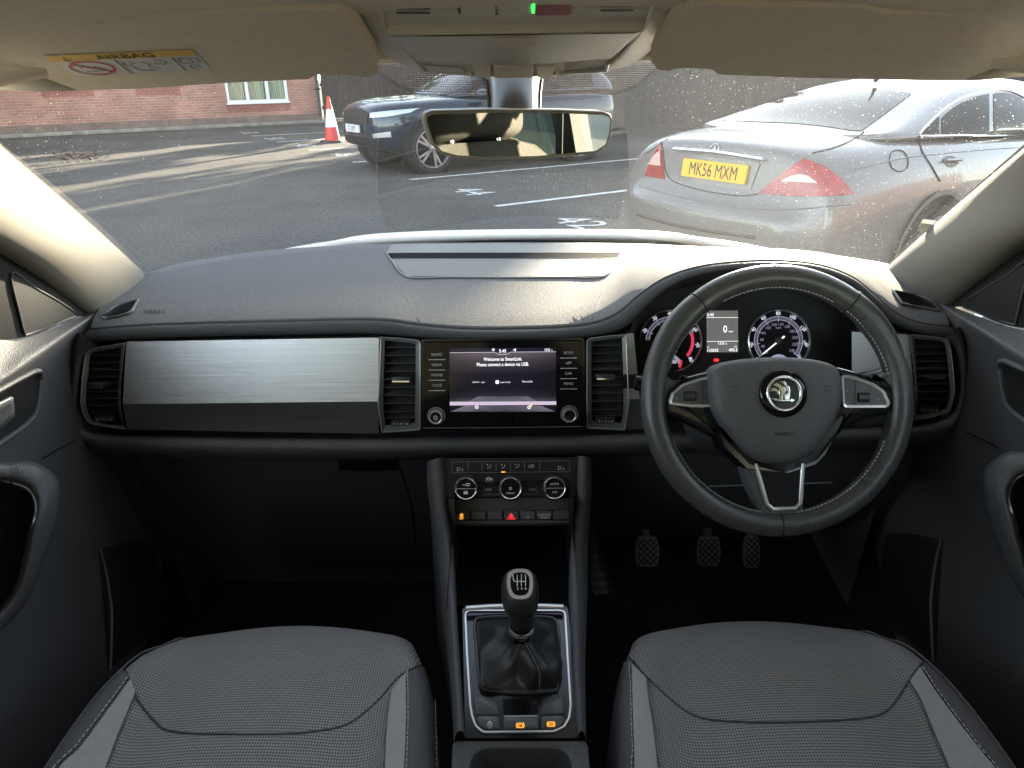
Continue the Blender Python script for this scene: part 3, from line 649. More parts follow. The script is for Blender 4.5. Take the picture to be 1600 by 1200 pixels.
def gh(s,wb,zb,wr,zr): return (s,[(wb,zb-.05),(wb,zb),(wb-.25*(wb-wr),zb+.42*(zr-zb)),(wr+.03,zb+.80*(zr-zb)),(wr-.05,zr-.022),(wr*.55,zr-.005),(0,zr)])
gst=[gh(.50,.70,1.055,.66,1.068),gh(.72,.76,1.055,.66,1.10),gh(1.05,.80,1.05,.63,1.20),gh(1.45,.825,1.045,.60,1.305),gh(1.85,.83,1.04,.585,1.37),gh(2.35,.83,1.02,.58,1.385),gh(2.8,.82,1.0,.585,1.35),gh(3.25,.80,.97,.61,1.20),gh(3.7,.76,.94,.68,1.0),gh(3.85,.70,.92,.66,.95)]
sg=car_loft(CS,gst,'roof',m_sil,sal)
cut_wheels(sb,CS,(.98,3.83),.34,.375,.80); BV=bvh_of(sb); BG=bvh_of(sg)
def both(px,py,off=.002):
    a,b=hit(BV,px,py,off),hit(BG,px,py,off); c=V(CAM)
    if a is None: return b
    if b is None: return a
    return a if (a-c).length<(b-c).length else b
class _Both:
    def ray_cast(s,o,d):
        a=BV.ray_cast(o,d); b=BG.ray_cast(o,d)
        if a[0] is None: return b
        if b[0] is None: return a
        return a if a[3]<b[3] else b
BB=_Both()
q=MB(); q.grid(quadpatch(BG,[(1146,186),(1185,158),(1250,138),(1330,136),(1398,142),(1425,147)],[(1148,189),(1192,191),(1240,193),(1290,198),(1330,204),(1346,205)],.004,8)); q.build('rear_window',m_cglass,sal,smooth=180)
def strip(bv,pts,r,name,m,off=.003,closed=False,n=6):
    q=MB(); q.tube(on_surface(bv,pts,off,n,closed),r,6,closed=closed); return q.build(name,m,sal)
# side windows
q=MB(); q.grid(quadpatch(BB,[(1471,184),(1490,168),(1520,153),(1545,147)],[(1471,210),(1490,210),(1520,209),(1545,208)],.004)); d1=q.build('side_window',m_cglass,sal,smooth=180)
q=MB(); q.grid(quadpatch(BB,[(1440,206),(1452,196),(1464,184),(1467,182)],[(1440,210),(1452,210),(1464,210),(1467,210)],.004)); q.build('side_window',m_cglass,sal,smooth=180)
q=MB(); q.grid(quadpatch(BB,[(1552,146),(1575,146),(1600,156),(1630,175)],[(1552,208),(1575,208),(1600,207),(1630,207)],.004)); q.build('side_window',m_cglass,sal,smooth=180)
strip(BB,[(1436,210),(1450,194),(1475,171),(1505,153),(1540,143),(1575,142),(1605,155)],.006,'window_trim',M['chrome'])
strip(BG,[(1436,213),(1480,212),(1530,211),(1600,210)],.007,'window_trim',M['chrome'])
strip(BB,[(1435,213),(1437,225),(1442,240),(1455,260),(1468,283)],.004,'door_seam',m_seam)
strip(BB,[(1335,265),(1370,256),(1410,247),(1450,242),(1500,237),(1560,232),(1600,230)],.0055,'crease_line',m_sil,.0)
strip(BB,[(1390,246),(1393,238),(1402,235),(1412,238),(1418,249),(1417,262),(1408,268),(1398,266),(1391,258)],.003,'fuel_flap_seam',m_seam,closed=True,n=4)
q=MB(); q.grid(quadpatch(BB,[(1473,248),(1480,244),(1490,245),(1499,250)],[(1473,250),(1480,260),(1490,261),(1499,254)],.003,5)); hd_=q.build('door_handle',m_black,sal,smooth=180)
_hp=on_surface(BB,[(1474,252),(1498,251)],.016,1); q=MB(); q.tube(_hp,.010,8); q.build('grip',m_sil,hd_)
strip(BB,[(1010,240),(1034,224),(1100,180),(1137,190)],.0022,'boot_seam',m_seam)
strip(BB,[(1268,240),(1300,232),(1330,220),(1350,206)],.003,'boot_seam',m_seam)
strip(BB,[(1034,222),(1037,240),(1041,268),(1052,283),(1080,293),(1120,302),(1160,306),(1185,303)],.003,'boot_seam',m_seam)
# lamps
m_lamp=mat('red_lamp_lens',(.28,.004,.007),.06,coat=1,var=(10,.25)); m_lampc=mat('clear_lamp_lens',(.62,.42,.38),.08,coat=1)
q=MB(); q.grid(quadpatch(BV,[(1184,302),(1205,284),(1230,265),(1255,249),(1262,250),(1290,262),(1315,281),(1334,302)],[(1186,302.5),(1205,304),(1230,306),(1255,307),(1270,307),(1300,306),(1320,305),(1335,303)],.005,8)); lr=q.build('tail_lamp',m_lamp,sal,smooth=180)
q=MB(); q.grid(quadpatch(BV,[(1222,282),(1240,274),(1260,274),(1275,284)],[(1222,284),(1240,284),(1260,285),(1275,286)],.007)); q.build('reversing_lens',m_lampc,lr,smooth=180)
q=MB(); q.grid(quadpatch(BV,[(1012,262),(1022,240),(1033,222)],[(1008,275),(1024,278),(1040,280)],.005,8)); ll=q.build('tail_lamp',m_lamp,sal,smooth=180)
q=MB(); q.grid(quadpatch(BV,[(1013,258),(1022,243),(1032,235)],[(1011,256),(1022,258),(1033,259)],.007)); q.build('reversing_lens',m_lampc,ll,smooth=180)
# plate
def facefr(bv,px,py,off=.006):
    h=hit(bv,px,py,off); hx=hit(bv,px+25,py+2.5,off); hy=hit(bv,px,py-8,off); return Frame(h,CS.r,V((0,0,1))+CS.f*.12)
PF=facefr(BV,1118,267.5,.03)
q=MB(); q.prism(PF,rpoly([(-.30,-.09),(.30,-.09),(.33,.085),(-.33,.085)],.02),-.05,-.022); q.build('plate_recess',m_sil,sal,bevel=.004)
q=MB(); q.prism(PF,rpoly([(-.26,-.055),(.26,-.055),(.26,.055),(-.26,.055)],.008),-.02,-.002); pp=q.build('number_plate',mat('yellow_plate',(.85,.48,.02),.5),sal)
q=MB(); q.text(PF,'MK56 MXM',0,0,.079,.0,.70); q.build('plate_characters',mat('plate_black',(.01,.01,.01),.5),pp,smooth=0)
q=MB(); q.tube([PF.loc(-.36,.105,.0),PF.loc(0,.112,.012),PF.loc(.36,.098,-.0)],.011,8); q.build('boot_handle_trim',M['chrome'],sal)
_e=Frame(hit(BV,1118,233,.012),CS.r,V((0,0,1))+CS.f*.35); q=MB(); q.lathe(_e,[(.036,-.012),(.036,.0),(.030,.002),(.030,-.004)],n=24,cap1=False)
for _a in (90,210,330): q.prism(_e,[(.006*math.cos(math.radians(_a+90)),.006*math.sin(math.radians(_a+90))),(.031*math.cos(math.radians(_a)),.031*math.sin(math.radians(_a))),(.006*math.cos(math.radians(_a-90)),.006*math.sin(math.radians(_a-90)))],-.006,.0); q.build('boot_emblem',M['chrome'],sal)
strip(BV,[(1000,290),(1040,302),(1100,316),(1180,326),(1250,326),(1340,318)],.005,'bumper_crease',m_sil,.0)
strip(BV,[(996,335),(1050,350),(1110,361),(1180,371)],.012,'bumper_strip',m_black,.0)
q=MB(); q.tube([CS.p(1.62,-.02,1.35),CS.p(1.56,-.02,1.42),CS.p(1.50,-.02,1.46)],[.02,.008,.004],7); q.build('aerial',m_black,sal)
for a,nm in ((.98,''),(3.83,'')):
    for sd_ in (1,-1):
        q=MB(); fr=Frame(CS.p(a,.90*sd_,.34),CS.f*sd_,V((0,0,1)));
        if fr.n.dot(CS.r*sd_)<0: fr=Frame(fr.O,-fr.ex,fr.ey)
        q.lathe(fr,[(.385,-.2),(.385,.038),(.325,.038)],n=40,cap1=False); q.build('wheel_arch',M['dark'],sal,smooth=0)
        q=MB(); q.arc2(fr,0,0,.38,.41,-30,210,.040,40); q.build('arch_lip',m_sil,sal,smooth=0)
        wheel(CS,a,.945*sd_,.335,sal,m_tyre,m_rim,10,.22,sd_)
for sd_ in (1,-1):
    q=MB(); c=CS.p(3.15,.98*sd_,1.02); q.lathe(Frame(c,CS.r,V((0,0,1))),[(.02,-.10),(.06,-.08),(.075,0),(.06,.08),(.02,.10)],n=16,sy=.8); q.build('door_mirror',m_sil,sal,smooth=60)
# ---- dark off-roader, nose towards us at the left
SA=AZ+math.pi; hv=hdir(SA); wl_=PV(668,271,z=0); lv=-hdir(SA+math.pi/2)
FO=wl_+hv*.825-lv*.97+V((.09,.02,0)); C2=CarSpace(FO,SA)
suv=thing('parked_off_roader','dark blue-black off-roader with its nose pointing left, behind the mirror','car',tuple(C2.p(-2.3,0,0)))
m_dk=carpaint('dark_blue_car_paint',(.012,.022,.042),.45,.25)
st=[(.02,[(.40,.46),(.46,.48),(.50,.58),(.50,.72),(.47,.84),(.38,.90),(.19,.92),(0,.925)]),
(-.05,[(.56,.38),(.66,.41),(.71,.55),(.71,.74),(.68,.88),(.54,.97),(.3,.995),(0,1.0)]),
(-.22,[(.72,.34),(.82,.37),(.87,.56),(.87,.80),(.83,.95),(.66,1.03),(.36,1.055),(0,1.06)]),
(-.55,[(.82,.28),(.93,.32),(.975,.58),(.98,.84),(.93,.99),(.78,1.07),(.38,1.09),(0,1.095)]),
(-1.3,[(.84,.28),(.95,.32),(1.0,.6),(1.005,.88),(.95,1.04),(.80,1.11),(.4,1.13),(0,1.135)]),
(-2.4,[(.84,.28),(.95,.32),(1.0,.6),(1.005,.88),(.95,1.06),(.84,1.10),(.4,1.11),(0,1.11)]),
(-3.6,[(.84,.28),(.95,.32),(1.0,.6),(1.005,.90),(.95,1.10),(.84,1.14),(.4,1.15),(0,1.15)]),
(-4.5,[(.8,.35),(.9,.4),(.95,.62),(.95,.9),(.90,1.08),(.8,1.12),(.4,1.13),(0,1.13)]),
(-4.75,[(.7,.42),(.78,.46),(.82,.62),(.82,.85),(.78,1.0),(.68,1.04),(.34,1.05),(0,1.05)])]
ub=car_loft(C2,st,'body',m_dk,suv)
gst=[gh(-1.25,.76,1.10,.70,1.13),gh(-1.6,.86,1.11,.72,1.32),gh(-2.0,.88,1.11,.69,1.53),gh(-2.5,.88,1.12,.68,1.64),gh(-3.2,.88,1.13,.68,1.665),gh(-4.0,.87,1.15,.67,1.62),gh(-4.5,.84,1.16,.66,1.50),gh(-4.75,.78,1.14,.64,1.2)]
ug=car_loft(C2,gst,'roof',m_dk,suv)
def cpatch(fr,pts,off,name,m,parent,z0=-.02,bev=.003): q=MB(); q.prism(fr,pts,z0,off); return q.build(name,m,parent,bevel=bev)
cut_wheels(ub,C2,(-.825,-3.735),.383,.437,.80); UB=bvh_of(ub)
def cs_hit(org,d,off=.004):
    h=UB.ray_cast(org,d)
    return h[0]-d*off if h[0] is not None else None
def front_patch(poly_top,poly_bot,name,m,off=.006,rows=5,parent=None,n=5,direction=None):
    """sheet wrapped on the nose: points are (lateral w to the car's left, z), cast along the car's length or, past the corner, sideways"""
    out=[]; a=catmull([(x,y,0) for x,y in poly_top],n); b=catmull([(x,y,0) for x,y in poly_bot],n)
    for i in range(rows+1):
        r=[]
        for p,q_ in zip(a,b):
            c=p.lerp(q_,i/rows); o=C2.p(2.0,-c.x,c.y); h=cs_hit(o,-C2.f,off)
            r.append(h if h is not None else C2.p(-.2,-c.x,c.y))
        out.append(r)
    q=MB(); q.grid(out); return q.build(name,m,parent or suv,smooth=180)
m_grille=ribbed('grille_mesh',(.035,.035,.037),(0,2),(.045,.035),lo=.2)
front_patch([(-.52,.90),(0,.935),(.52,.90)],[(-.48,.74),(0,.75),(.48,.74)],'grille',m_grille,.012)
front_patch([(-.62,.52),(0,.54),(.62,.52)],[(-.55,.40),(0,.39),(.55,.40)],'lower_intake',M['dark'],.01)
m_hl=mat('headlamp_lens',(.55,.60,.66),.05,coat=1,metal=.3)
for s_ in (1,-1):
    hl=front_patch([(s_*.55,.90),(s_*.70,.92),(s_*.84,.94),(s_*.925,.96)],[(s_*.55,.83),(s_*.70,.84),(s_*.84,.86),(s_*.925,.90)],'headlamp',m_hl,.012)
    front_patch([(s_*.60,.60),(s_*.72,.62),(s_*.84,.64)],[(s_*.60,.54),(s_*.72,.55),(s_*.84,.56)],'bumper_vent',M['satin'],.01)
q=MB(); pf=Frame(C2.p(.075,0,.66),-C2.r,V((0,0,1))); q.prism(pf,rpoly([(-.26,-.056),(.26,-.056),(.26,.056),(-.26,.056)],.008),-.03,0); pp=q.build('number_plate',mat('white_plate',(.75,.76,.78),.5),suv)
q=MB(); q.text(pf,'D1 DMY',0,0,.079,.002,.75); q.build('plate_characters',mat('plate_ink',(.01,.01,.01),.5),pp,smooth=0)
for a in (-.825,-3.735):
    for sd_ in (1,-1):
        fr=Frame(C2.p(a,.965*sd_,.38),C2.f*sd_,V((0,0,1)))
        if fr.n.dot(C2.r*sd_)<0: fr=Frame(fr.O,-fr.ex,fr.ey)
        q=MB(); q.lathe(fr,[(.45,-.2),(.45,.045),(.365,.045)],n=40,cap1=False); q.build('wheel_arch',M['dark'],suv,smooth=0)
        wheel(C2,a,1.015*sd_,.375,suv,m_tyre,m_rim,5,.26,sd_,True)
# side glass of the off-roader
GV=bvh_of(ug)
def side_glass(bv,cs,sgn,top,bot,name,m,parent,off=.004,rows=4,n=4):
    out=[]; a=catmull([(x,y,0) for x,y in top],n); b=catmull([(x,y,0) for x,y in bot],n)
    for i in range(rows+1):
        r=[]
        for p,q_ in zip(a,b):
            c=p.lerp(q_,i/rows); h=bv.ray_cast(cs.p(c.x,2.5*sgn,c.y),-cs.r*sgn)
            r.append(h[0]+cs.r*sgn*off if h[0] is not None else cs.p(c.x,.8*sgn,c.y))
        out.append(r)
    q=MB(); q.grid(out); return q.build(name,m,parent,smooth=180)
for s_ in (1,-1):
    side_glass(GV,C2,s_,[(-1.75,1.36),(-2.1,1.50),(-2.55,1.56)],[(-1.55,1.15),(-2.1,1.15),(-2.55,1.15)],'side_window',m_cglass,suv)
    side_glass(GV,C2,s_,[(-2.65,1.565),(-3.2,1.58),(-4.1,1.50)],[(-2.65,1.16),(-3.2,1.17),(-4.1,1.2)],'side_window',m_cglass,suv)
q=MB(); out=[]
for i in range(7):
    r=[]
    for j in range(9):
        w_=-.66+1.32*j/8; z=1.16+.36*i/6; h=GV.ray_cast(C2.p(1.5,w_,z),-C2.f); r.append(h[0]+C2.f*.004+V((0,0,.004)) if h[0] is not None else C2.p(-1.6,w_,z))
    out.append(r)
q.grid(out); q.build('front_window',m_cglass,suv,smooth=180)
for s_ in (1,-1):
    q=MB(); c=C2.p(-1.72,1.08*s_,1.13); q.lathe(Frame(c,C2.r,V((0,0,1))),[(.02,-.13),(.08,-.10),(.10,0),(.08,.10),(.02,.13)],n=16,sy=.8); q.build('door_mirror',m_dk,suv,smooth=60)
# ================================================================= THE CAR WE SIT IN: SHELL
CX=.012
car=thing('car_shell','white car we sit in, seen from inside: cream roof lining and pillars, windscreen, white bonnet','car',(CX,0,.2))
m_white=carpaint('white_car_paint',(.80,.77,.70),0,.45); m_white.node_tree.nodes['Principled BSDF'].inputs['Coat Weight'].default_value=.15
def WSp(a,b,off=0):
    """windscreen point: a -1..1 across, b 0 at its foot .. 1 at the roof"""
    lo=V((CX+.765*a,1.745-.315*a*a,1.038)); hi=V((CX+.642*a,1.04-.19*a*a,1.437-.044*abs(a)**8))
    p=lo.lerp(hi,b); nrm=V((0,-.5,-.87)); return p-nrm*(.022*math.sin(math.pi*b)*(1-a*a*.9))+nrm*off
q=MB(); q.grid([[WSp(-1+2*i/32,j/18) for i in range(33)] for j in range(19)]); q.build('windscreen',M['windscreen'],car,smooth=180)
# black fired-on border of the glass: foot, sides and the dotted field round the mirror
q=MB()
q.grid([[WSp(-1+2*i/32,b,-.003) for i in range(33)] for b in (-.03,.012)])
q.build('windscreen_border',M['dark'],car,smooth=180)
def dots():
    m=bpy.data.materials.new('dotted_frit'); m.use_nodes=True; nt=m.node_tree; nt.nodes.clear(); out=N(nt,'ShaderNodeOutputMaterial')
    tc=N(nt,'ShaderNodeTexCoord'); vo=N(nt,'ShaderNodeTexVoronoi',i_Scale=420.0,i_Randomness=0.0); L(nt,tc.outputs['Object'],vo.inputs[0])
    lt=math_n(nt,'LESS_THAN',vo.outputs['Distance'],.40)
    tr=N(nt,'ShaderNodeBsdfTransparent'); df=N(nt,'ShaderNodeBsdfPrincipled'); df.inputs['Base Color'].default_value=col((.15,.13,.15)); df.inputs['Roughness'].default_value=.3
    mx=N(nt,'ShaderNodeMixShader'); L(nt,lt,mx.inputs[0]); L(nt,tr.outputs[0],mx.inputs[1]); L(nt,df.outputs[0],mx.inputs[2]); L(nt,mx.outputs[0],out.inputs[0]); return m
q=MB(); WB=None
top=[(560,95),(620,100),(700,104),(800,106),(900,104),(985,100),(1045,90)]; bot=[(588,112),(632,137),(690,150),(800,154),(920,152),(985,138),(1022,110)]
_b=MB(); _b.grid([[WSp(-1+2*i/32,j/18,.0) for i in range(33)] for j in range(22)]); _tmp=_b.build('tmp',M['dark'],None); WB=bvh_of(_tmp); bpy.data.objects.remove(_tmp)
q.grid(quadpatch(WB,top,bot,.003,6,5)); q.build('dotted_border',dots(),car,smooth=180)
q=MB(); q.grid(quadpatch(WB,[(1441,345),(1462,348),(1484,352)],[(1434,358),(1456,361),(1478,364)],.004,3,3)); q.build('windscreen_sticker',mat('clear_white_sticker',(.55,.55,.50),.4),car,smooth=180)
# bonnet
def bz(x,y):
    d=y-1.8; ax=abs(x-CX); r=1/(1+math.exp(-(ax-.47)/.012)); return 1.046-.11*d-.14*d*d-.06*(ax/.8)**4-.007*r-.004*max(0,ax-.5)
q=MB(); q.grid([[V((CX+(-.86+1.72*i/80)*(1-.10*max(0,(y-2.2))),y-.20*(abs(-.86+1.72*i/80)/.86)**2.4*(.75 if y<2 else .75),bz(CX-.86+1.72*i/80,y))) for i in range(81)] for y in (1.80,1.82,1.86,1.92,2.0,2.1,2.2,2.35,2.5,2.7,2.85)],flip=True)
q.build('bonnet',m_white,car,smooth=180,solid=.012)
q=MB(); q.grid([[V((CX-.85+1.7*i/24,y-.25*(abs(-.85+1.7*i/24)/.85)**2.2,z)) for i in range(25)] for y,z in ((1.70,1.0),(1.775,1.015),(1.80,1.02),(1.84,.98))],flip=True); q.build('scuttle_panel',M['plastic'],car,smooth=60)
q=MB(); q.grid([[V((CX-.88+1.76*i/10,y,z)) for i in range(11)] for y,z in ((2.62,.80),(2.72,.72),(2.74,.3))],flip=True); q.build('nose_panel',m_white,car)
for s in (-1,1):
    q=MB(); q.grid([[V((CX+s*x,y,z-.12*max(0,y-2.0))) for y in (.6,1.0,1.4,1.65,1.9,2.2,2.5,2.75)] for x,z in ((.82,.86),(.87,.82),(.90,.70),(.88,.35))],flip=s<0); q.build('wing_panel',m_white,car,smooth=50)
# roof lining and outer roof
def lin(a,y):
    pts=[(1.06,1.452),(.95,1.462),(.80,1.480),(.62,1.492),(.3,1.51),(-.4,1.525),(-1.2,1.50),(-2.0,1.42)]
    for (y0,z0),(y1,z1) in zip(pts,pts[1:]):
        if y<=y0 and y>=y1: z=z0+(z1-z0)*(y0-y)/(y0-y1); break
    else: z=pts[0][1] if y>pts[0][0] else pts[-1][1]
    return z-(.012 if y>.62 else .012+.033*min(1,(.62-y)/.4))*abs(a)**2.6
def half(y): return .645 if y>.6 else (.645-.04*min(1,(.6-y)/1.5))
ys=[1.04,.98,.92,.86,.80,.72,.62,.5,.35,.1,-.3,-.8,-1.3,-1.75,-2.0]
aa=[-1+2*i/24 for i in range(25)]
q=MB(); q.grid([[V((CX+a*half(y),y-(.19*a*a if y>.8 else .19*a*a*max(0,(y+.2))),lin(a,y))) for a in aa] for y in ys]); q.build('headlining',M['lining'],car,smooth=180)
q=MB(); q.grid([[WSp(a,1.0,.003) for a in aa],[WSp(a,1.0,.003)+V((0,-.03,.006)) for a in aa],[V((CX+a*half(1.04),1.03-.19*a*a,lin(a,1.03)+.002)) for a in aa]]); q.build('header_trim',M['lining'],car,smooth=180)
q=MB(); q.grid([[V((CX+a*(half(y)+.06),y-(.19*a*a if y>.8 else .19*a*a*max(0,(y+.2)))+.05,lin(a,y)+.045)) for a in aa] for y in ys],flip=True); q.build('roof_skin',m_white,car,smooth=180)
# A pillars: trim inside, from the glass edge to the door seal
def pillar(s,glass_px,seal_px,label):
    # 3-D spine of the glass edge and of the seal edge, foot to roof
    g0=WSp(s*1.0,0.0,.004); 
    G=[WSp(s*(.985),b,.006) for b in (-.02,.12,.25,.4,.55,.7,.85,1.0)]
    SE=seal_px; rows=[]
    n=len(G); S3=catmull(SE,7); S3=[S3[int(i*(len(S3)-1)/(n-1))] for i in range(n)]
    for g,e in zip(G,S3):
        d=e-g; inn=V((-s*.9,-.35,-.25)).normalized(); r=[]
        # glass edge lip, rounded crown, flank to the seal, return into the seal
        r.append(g+V((s*.012,.02,.0)))
        for t,h in ((0,.0),(.08,.010),(.25,.019),(.5,.025),(.72,.022),(.9,.012),(1,.0)): r.append(g.lerp(e,t)+inn*h)
        r.append(e+V((s*.03,0.01,.0))); rows.append(r)
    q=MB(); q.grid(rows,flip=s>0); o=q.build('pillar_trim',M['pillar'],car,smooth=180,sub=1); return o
seal_l=[PV(150,500,y=1.16),PV(70,438,y=1.02),PV(0,388,y=.895),V((-.625,.74,1.315)),V((-.60,.52,1.39)),V((-.585,.35,1.43))]
pillar(-1,None,seal_l,'')
seal_r=[PV(1470,486,y=1.16),PV(1545,420,y=1.02),PV(1600,368,y=.90),V((.65,.74,1.31)),V((.625,.52,1.39)),V((.61,.35,1.43))]
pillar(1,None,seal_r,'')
for s in (-1,1):   # outer pillar skin so that no light leaks round the trim
    q=MB(); q.grid([[WSp(s*.99,b)+V((s*.0,0,.004)) for b in (0,.25,.5,.75,1)],[WSp(s*1.0,b)+V((s*.06,-.05,.0)) for b in (0,.25,.5,.75,1)],[WSp(s*1.0,b)+V((s*.075,-.16,-.05)) for b in (0,.25,.5,.75,1)]]); q.build('pillar_skin',m_white,car,smooth=60)
# roof rail trim above the side doors, B and C pillars, quarter panels
def RB(s,y): return V((CX+s*half(y),y-(.19*max(0,y+.2) if y<=.8 else .19),lin(1,y)))
for s in (-1,1):
    q=MB(); yy=[.86,.7,.5,.3,0,-.4,-.8,-1.2,-1.6,-2.0]
    q.grid([[RB(s,y) for y in yy],[RB(s,y)+V((s*.02,0,-.05)) for y in yy],[RB(s,y)+V((s*.05,0,-.07)) for y in yy],[RB(s,y)+V((s*.09,0,.05)) for y in yy]],flip=s>0); q.build('roof_rail_trim',M['lining'],car,smooth=40)
    for yb,wd_,nm in ((-.30,.13,'door_post'),(-1.28,.22,'rear_post')):
        top_=RB(s,yb)+V((s*.03,0,-.05)); q=MB(); rows=[]
        for t in (0,.33,.66,1):
            c=top_.lerp(V((CX+s*.735,yb+.06,.95)),t); rows.append([c+V((s*.06,wd_/2,0)),c+V((0,wd_/2,0)),c+V((-s*.012,0,0)),c+V((0,-wd_/2,0)),c+V((s*.06,-wd_/2,0))])
        q.grid(rows,flip=s<0); q.build(nm,M['post'] if yb>-.5 else M['plastic'],car,smooth=50)
    # panes
    for (y0,y1) in ((.62,-.24),(-.36,-1.18),(-1.38,-1.85)):
        q=MB(); yy=[y0+(y1-y0)*k/5 for k in range(6)]; q.grid([[V((CX+s*.775,y,.985)) for y in yy],[RB(s,y)+V((s*.055,0,-.05)) for y in yy]]); q.build('side_pane',M['sideglass'] if y0>0 else M['privacy'],car,smooth=0)
    if s<0: continue   # body side and rear trim omitted here so more daylight enters the cabin
    q=MB(); q.grid([[V((CX+s*x,y,z)) for y in (.9,-.3,-1.2,-2.05)] for x,z in ((.775,.99),(.86,.93),(.91,.7),(.88,.3))],flip=s<0); q.build('body_side',m_white,car,smooth=40)
    q=MB(); q.grid([[V((CX+s*x,y,z)) for y in (.2,-.3,-1.2,-2.05)] for x,z in ((.775,.995),(.73,.97),(.72,.5),(.70,.4))]); q.build('rear_side_trim',M['plastic'],car,smooth=40)
# tailgate
q=MB(); q.grid([[V((CX+x,-1.98,1.42-.03*abs(x))),V((CX+x*1.1,-2.15,1.02)),V((CX+x*1.15,-2.2,.4))] for x in (-.62,-.3,0,.3,.62)][:0] or [[V((CX+x,-2.15,1.02)) for x in (-.75,0,.75)],[V((CX+x,-2.2,.35)) for x in (-.75,0,.75)]]); q.build('tailgate',M['plastic'],car,smooth=0)
q=MB(); q.grid([[V((CX+x,-1.98,1.41)) for x in (-.58,0,.58)],[V((CX+x,-2.15,1.02)) for x in (-.70,0,.70)]]); q.build('rear_pane',M['privacy'],car,smooth=0)
# floor, bulkhead
q=MB(); q.grid([[V((CX+x,y,z)) for x in (-.74,-.4,-.12,.12,.4,.74)] for y,z in ((1.70,.985),(1.68,.92),(1.62,.78),(1.56,.55),(1.45,.40),(1.0,.34),(.3,.36),(-2.2,.40))]); q.build('floor_carpet',M['carpet'],car,smooth=30)
for s in (-1,1):   # sills under the doors
    q=MB(); q.grid([[V((CX+s*x,y,z)) for y in (-.35,.2,.8,1.3,1.72)] for x,z in ((.80,.80),(.775,.60),(.74,.42),(.70,.33))],flip=s>0); q.build('sill_trim',M['dark'],car,smooth=50)
# tweeter-side trim under the dash ends (kick panels)
for s in (-1,1):
    q=MB(); q.grid([[V((CX+s*x,y,z)) for y in (1.6,1.4,1.28,1.2)] for x,z in ((.725,.95),(.72,.75),(.71,.55),(.70,.34))],flip=s>0); q.build('kick_panel',M['plastic_smooth'],car,smooth=60)
# ---- sun visors
VE=math.radians(20)
def visor(name,label,px_out,yfront,pxy,sticker=False):
    A=PV(*pxy,y=yfront); fr=Frame(A,(1,0,0),(0,-math.cos(VE),math.sin(VE)))
    t=thing(name,label,'sun visor',tuple(A)); poly=rpoly(fr.abs(px_out),.006,3)
    q=MB(); q.pillow(fr,poly,-.018,[(0,-.0015),(.0012,0)]); q.build('visor_board',M['visor'],t,smooth=50)
    return t,fr
vl,VL=visor('sun_visor','cream sun visor with a yellow airbag warning sticker, folded up on the left',[(-90,140),(0,141),(67,144),(220,139),(356,130),(484,124),(493,118),(507,117),(516,119),(529,119),(540,117),(552,119),(562,121),(584,120),(592,108),(586,88),(560,48),(536,20),(522,14),(262,23),(214,33),(0,46),(-90,50)],.93,(300,133))
vr,VR=visor('sun_visor','plain cream sun visor folded up above the steering wheel',[(1690,118),(1600,120),(1560,123),(1528,126),(1440,126),(1250,122),(1122,117),(1112,109),(1078,107),(1056,108),(1043,112),(1026,109),(1017,97),(1024,78),(1050,40),(1078,12),(1092,8),(1350,11),(1386,21),(1600,25),(1690,26)],.93,(1300,123))
for t,fr,px in ((vl,VL,522.5),(vr,VR,1087)):
    q=MB(); a0,b0=fr.ab(px-9,117); a1,b1=fr.ab(px+9,117); 
    q.line2(fr,[(a0,b0+.004),(a0+.002,b0-.008),(a1-.002,b0-.008),(a1,b0+.004)],.0016,-.004); q.build('clip',M['cream_plastic'],t,smooth=0)
for nm_,t,fr,ln in (('visor_gap_shade',vl,VL,[(214,35),(262,22.5),(330,17),(420,14.5),(522,11.5)]),('visor_gap_shade',vr,VR,[(1086,8.5),(1200,7.5),(1350,9),(1384,17.5),(1440,20)])):
    q=MB(); q.tube([fr.loc(*fr.ab(x,y,-.012),-.012) for x,y in ln],.0075,7); q.build(nm_,M['dark'],t)  # dark tube stands in for the shade between visor and lining
# sticker on the left visor
sk=MB(); S=[(67,87),(300,77),(329,107),(122,120)]
sp_=VL.abs(S,.001); sk.prism(VL,sp_,.0006,.0010); st_=sk.build('sticker',M['white_print'],vl,smooth=0)
def bil(s,t): 
    a=V(sp_[0]).lerp(V(sp_[1]),s); b=V(sp_[3]).lerp(V(sp_[2]),s); r=a.lerp(b,t); return (r.x,r.y)
q=MB(); q.poly([VL.loc(*bil(s,t),.0014) for s,t in ((0,0),(1,0),(1,.28),(0,.28))][::-1]); q.build('yellow_band',mat('sticker_yellow',(.80,.52,.06),.5),st_,smooth=0)
def sticker_strokes(strokes,m,name,w=.0014):
    q=MB()
    for s in strokes:
        pts=[V(bil(*p)) for p in s]; q.line2(VL,pts,w,.0018)
    return q.build(name,m,st_,smooth=0)
circ=[(.2+.15*math.cos(k*.2618),.63+.31*math.sin(k*.2618)) for k in range(25)]
sticker_strokes([circ,[(.09,.42),(.31,.84)]],mat('sticker_red',(.55,.05,.04),.5),'prohibition_ring',.0030)
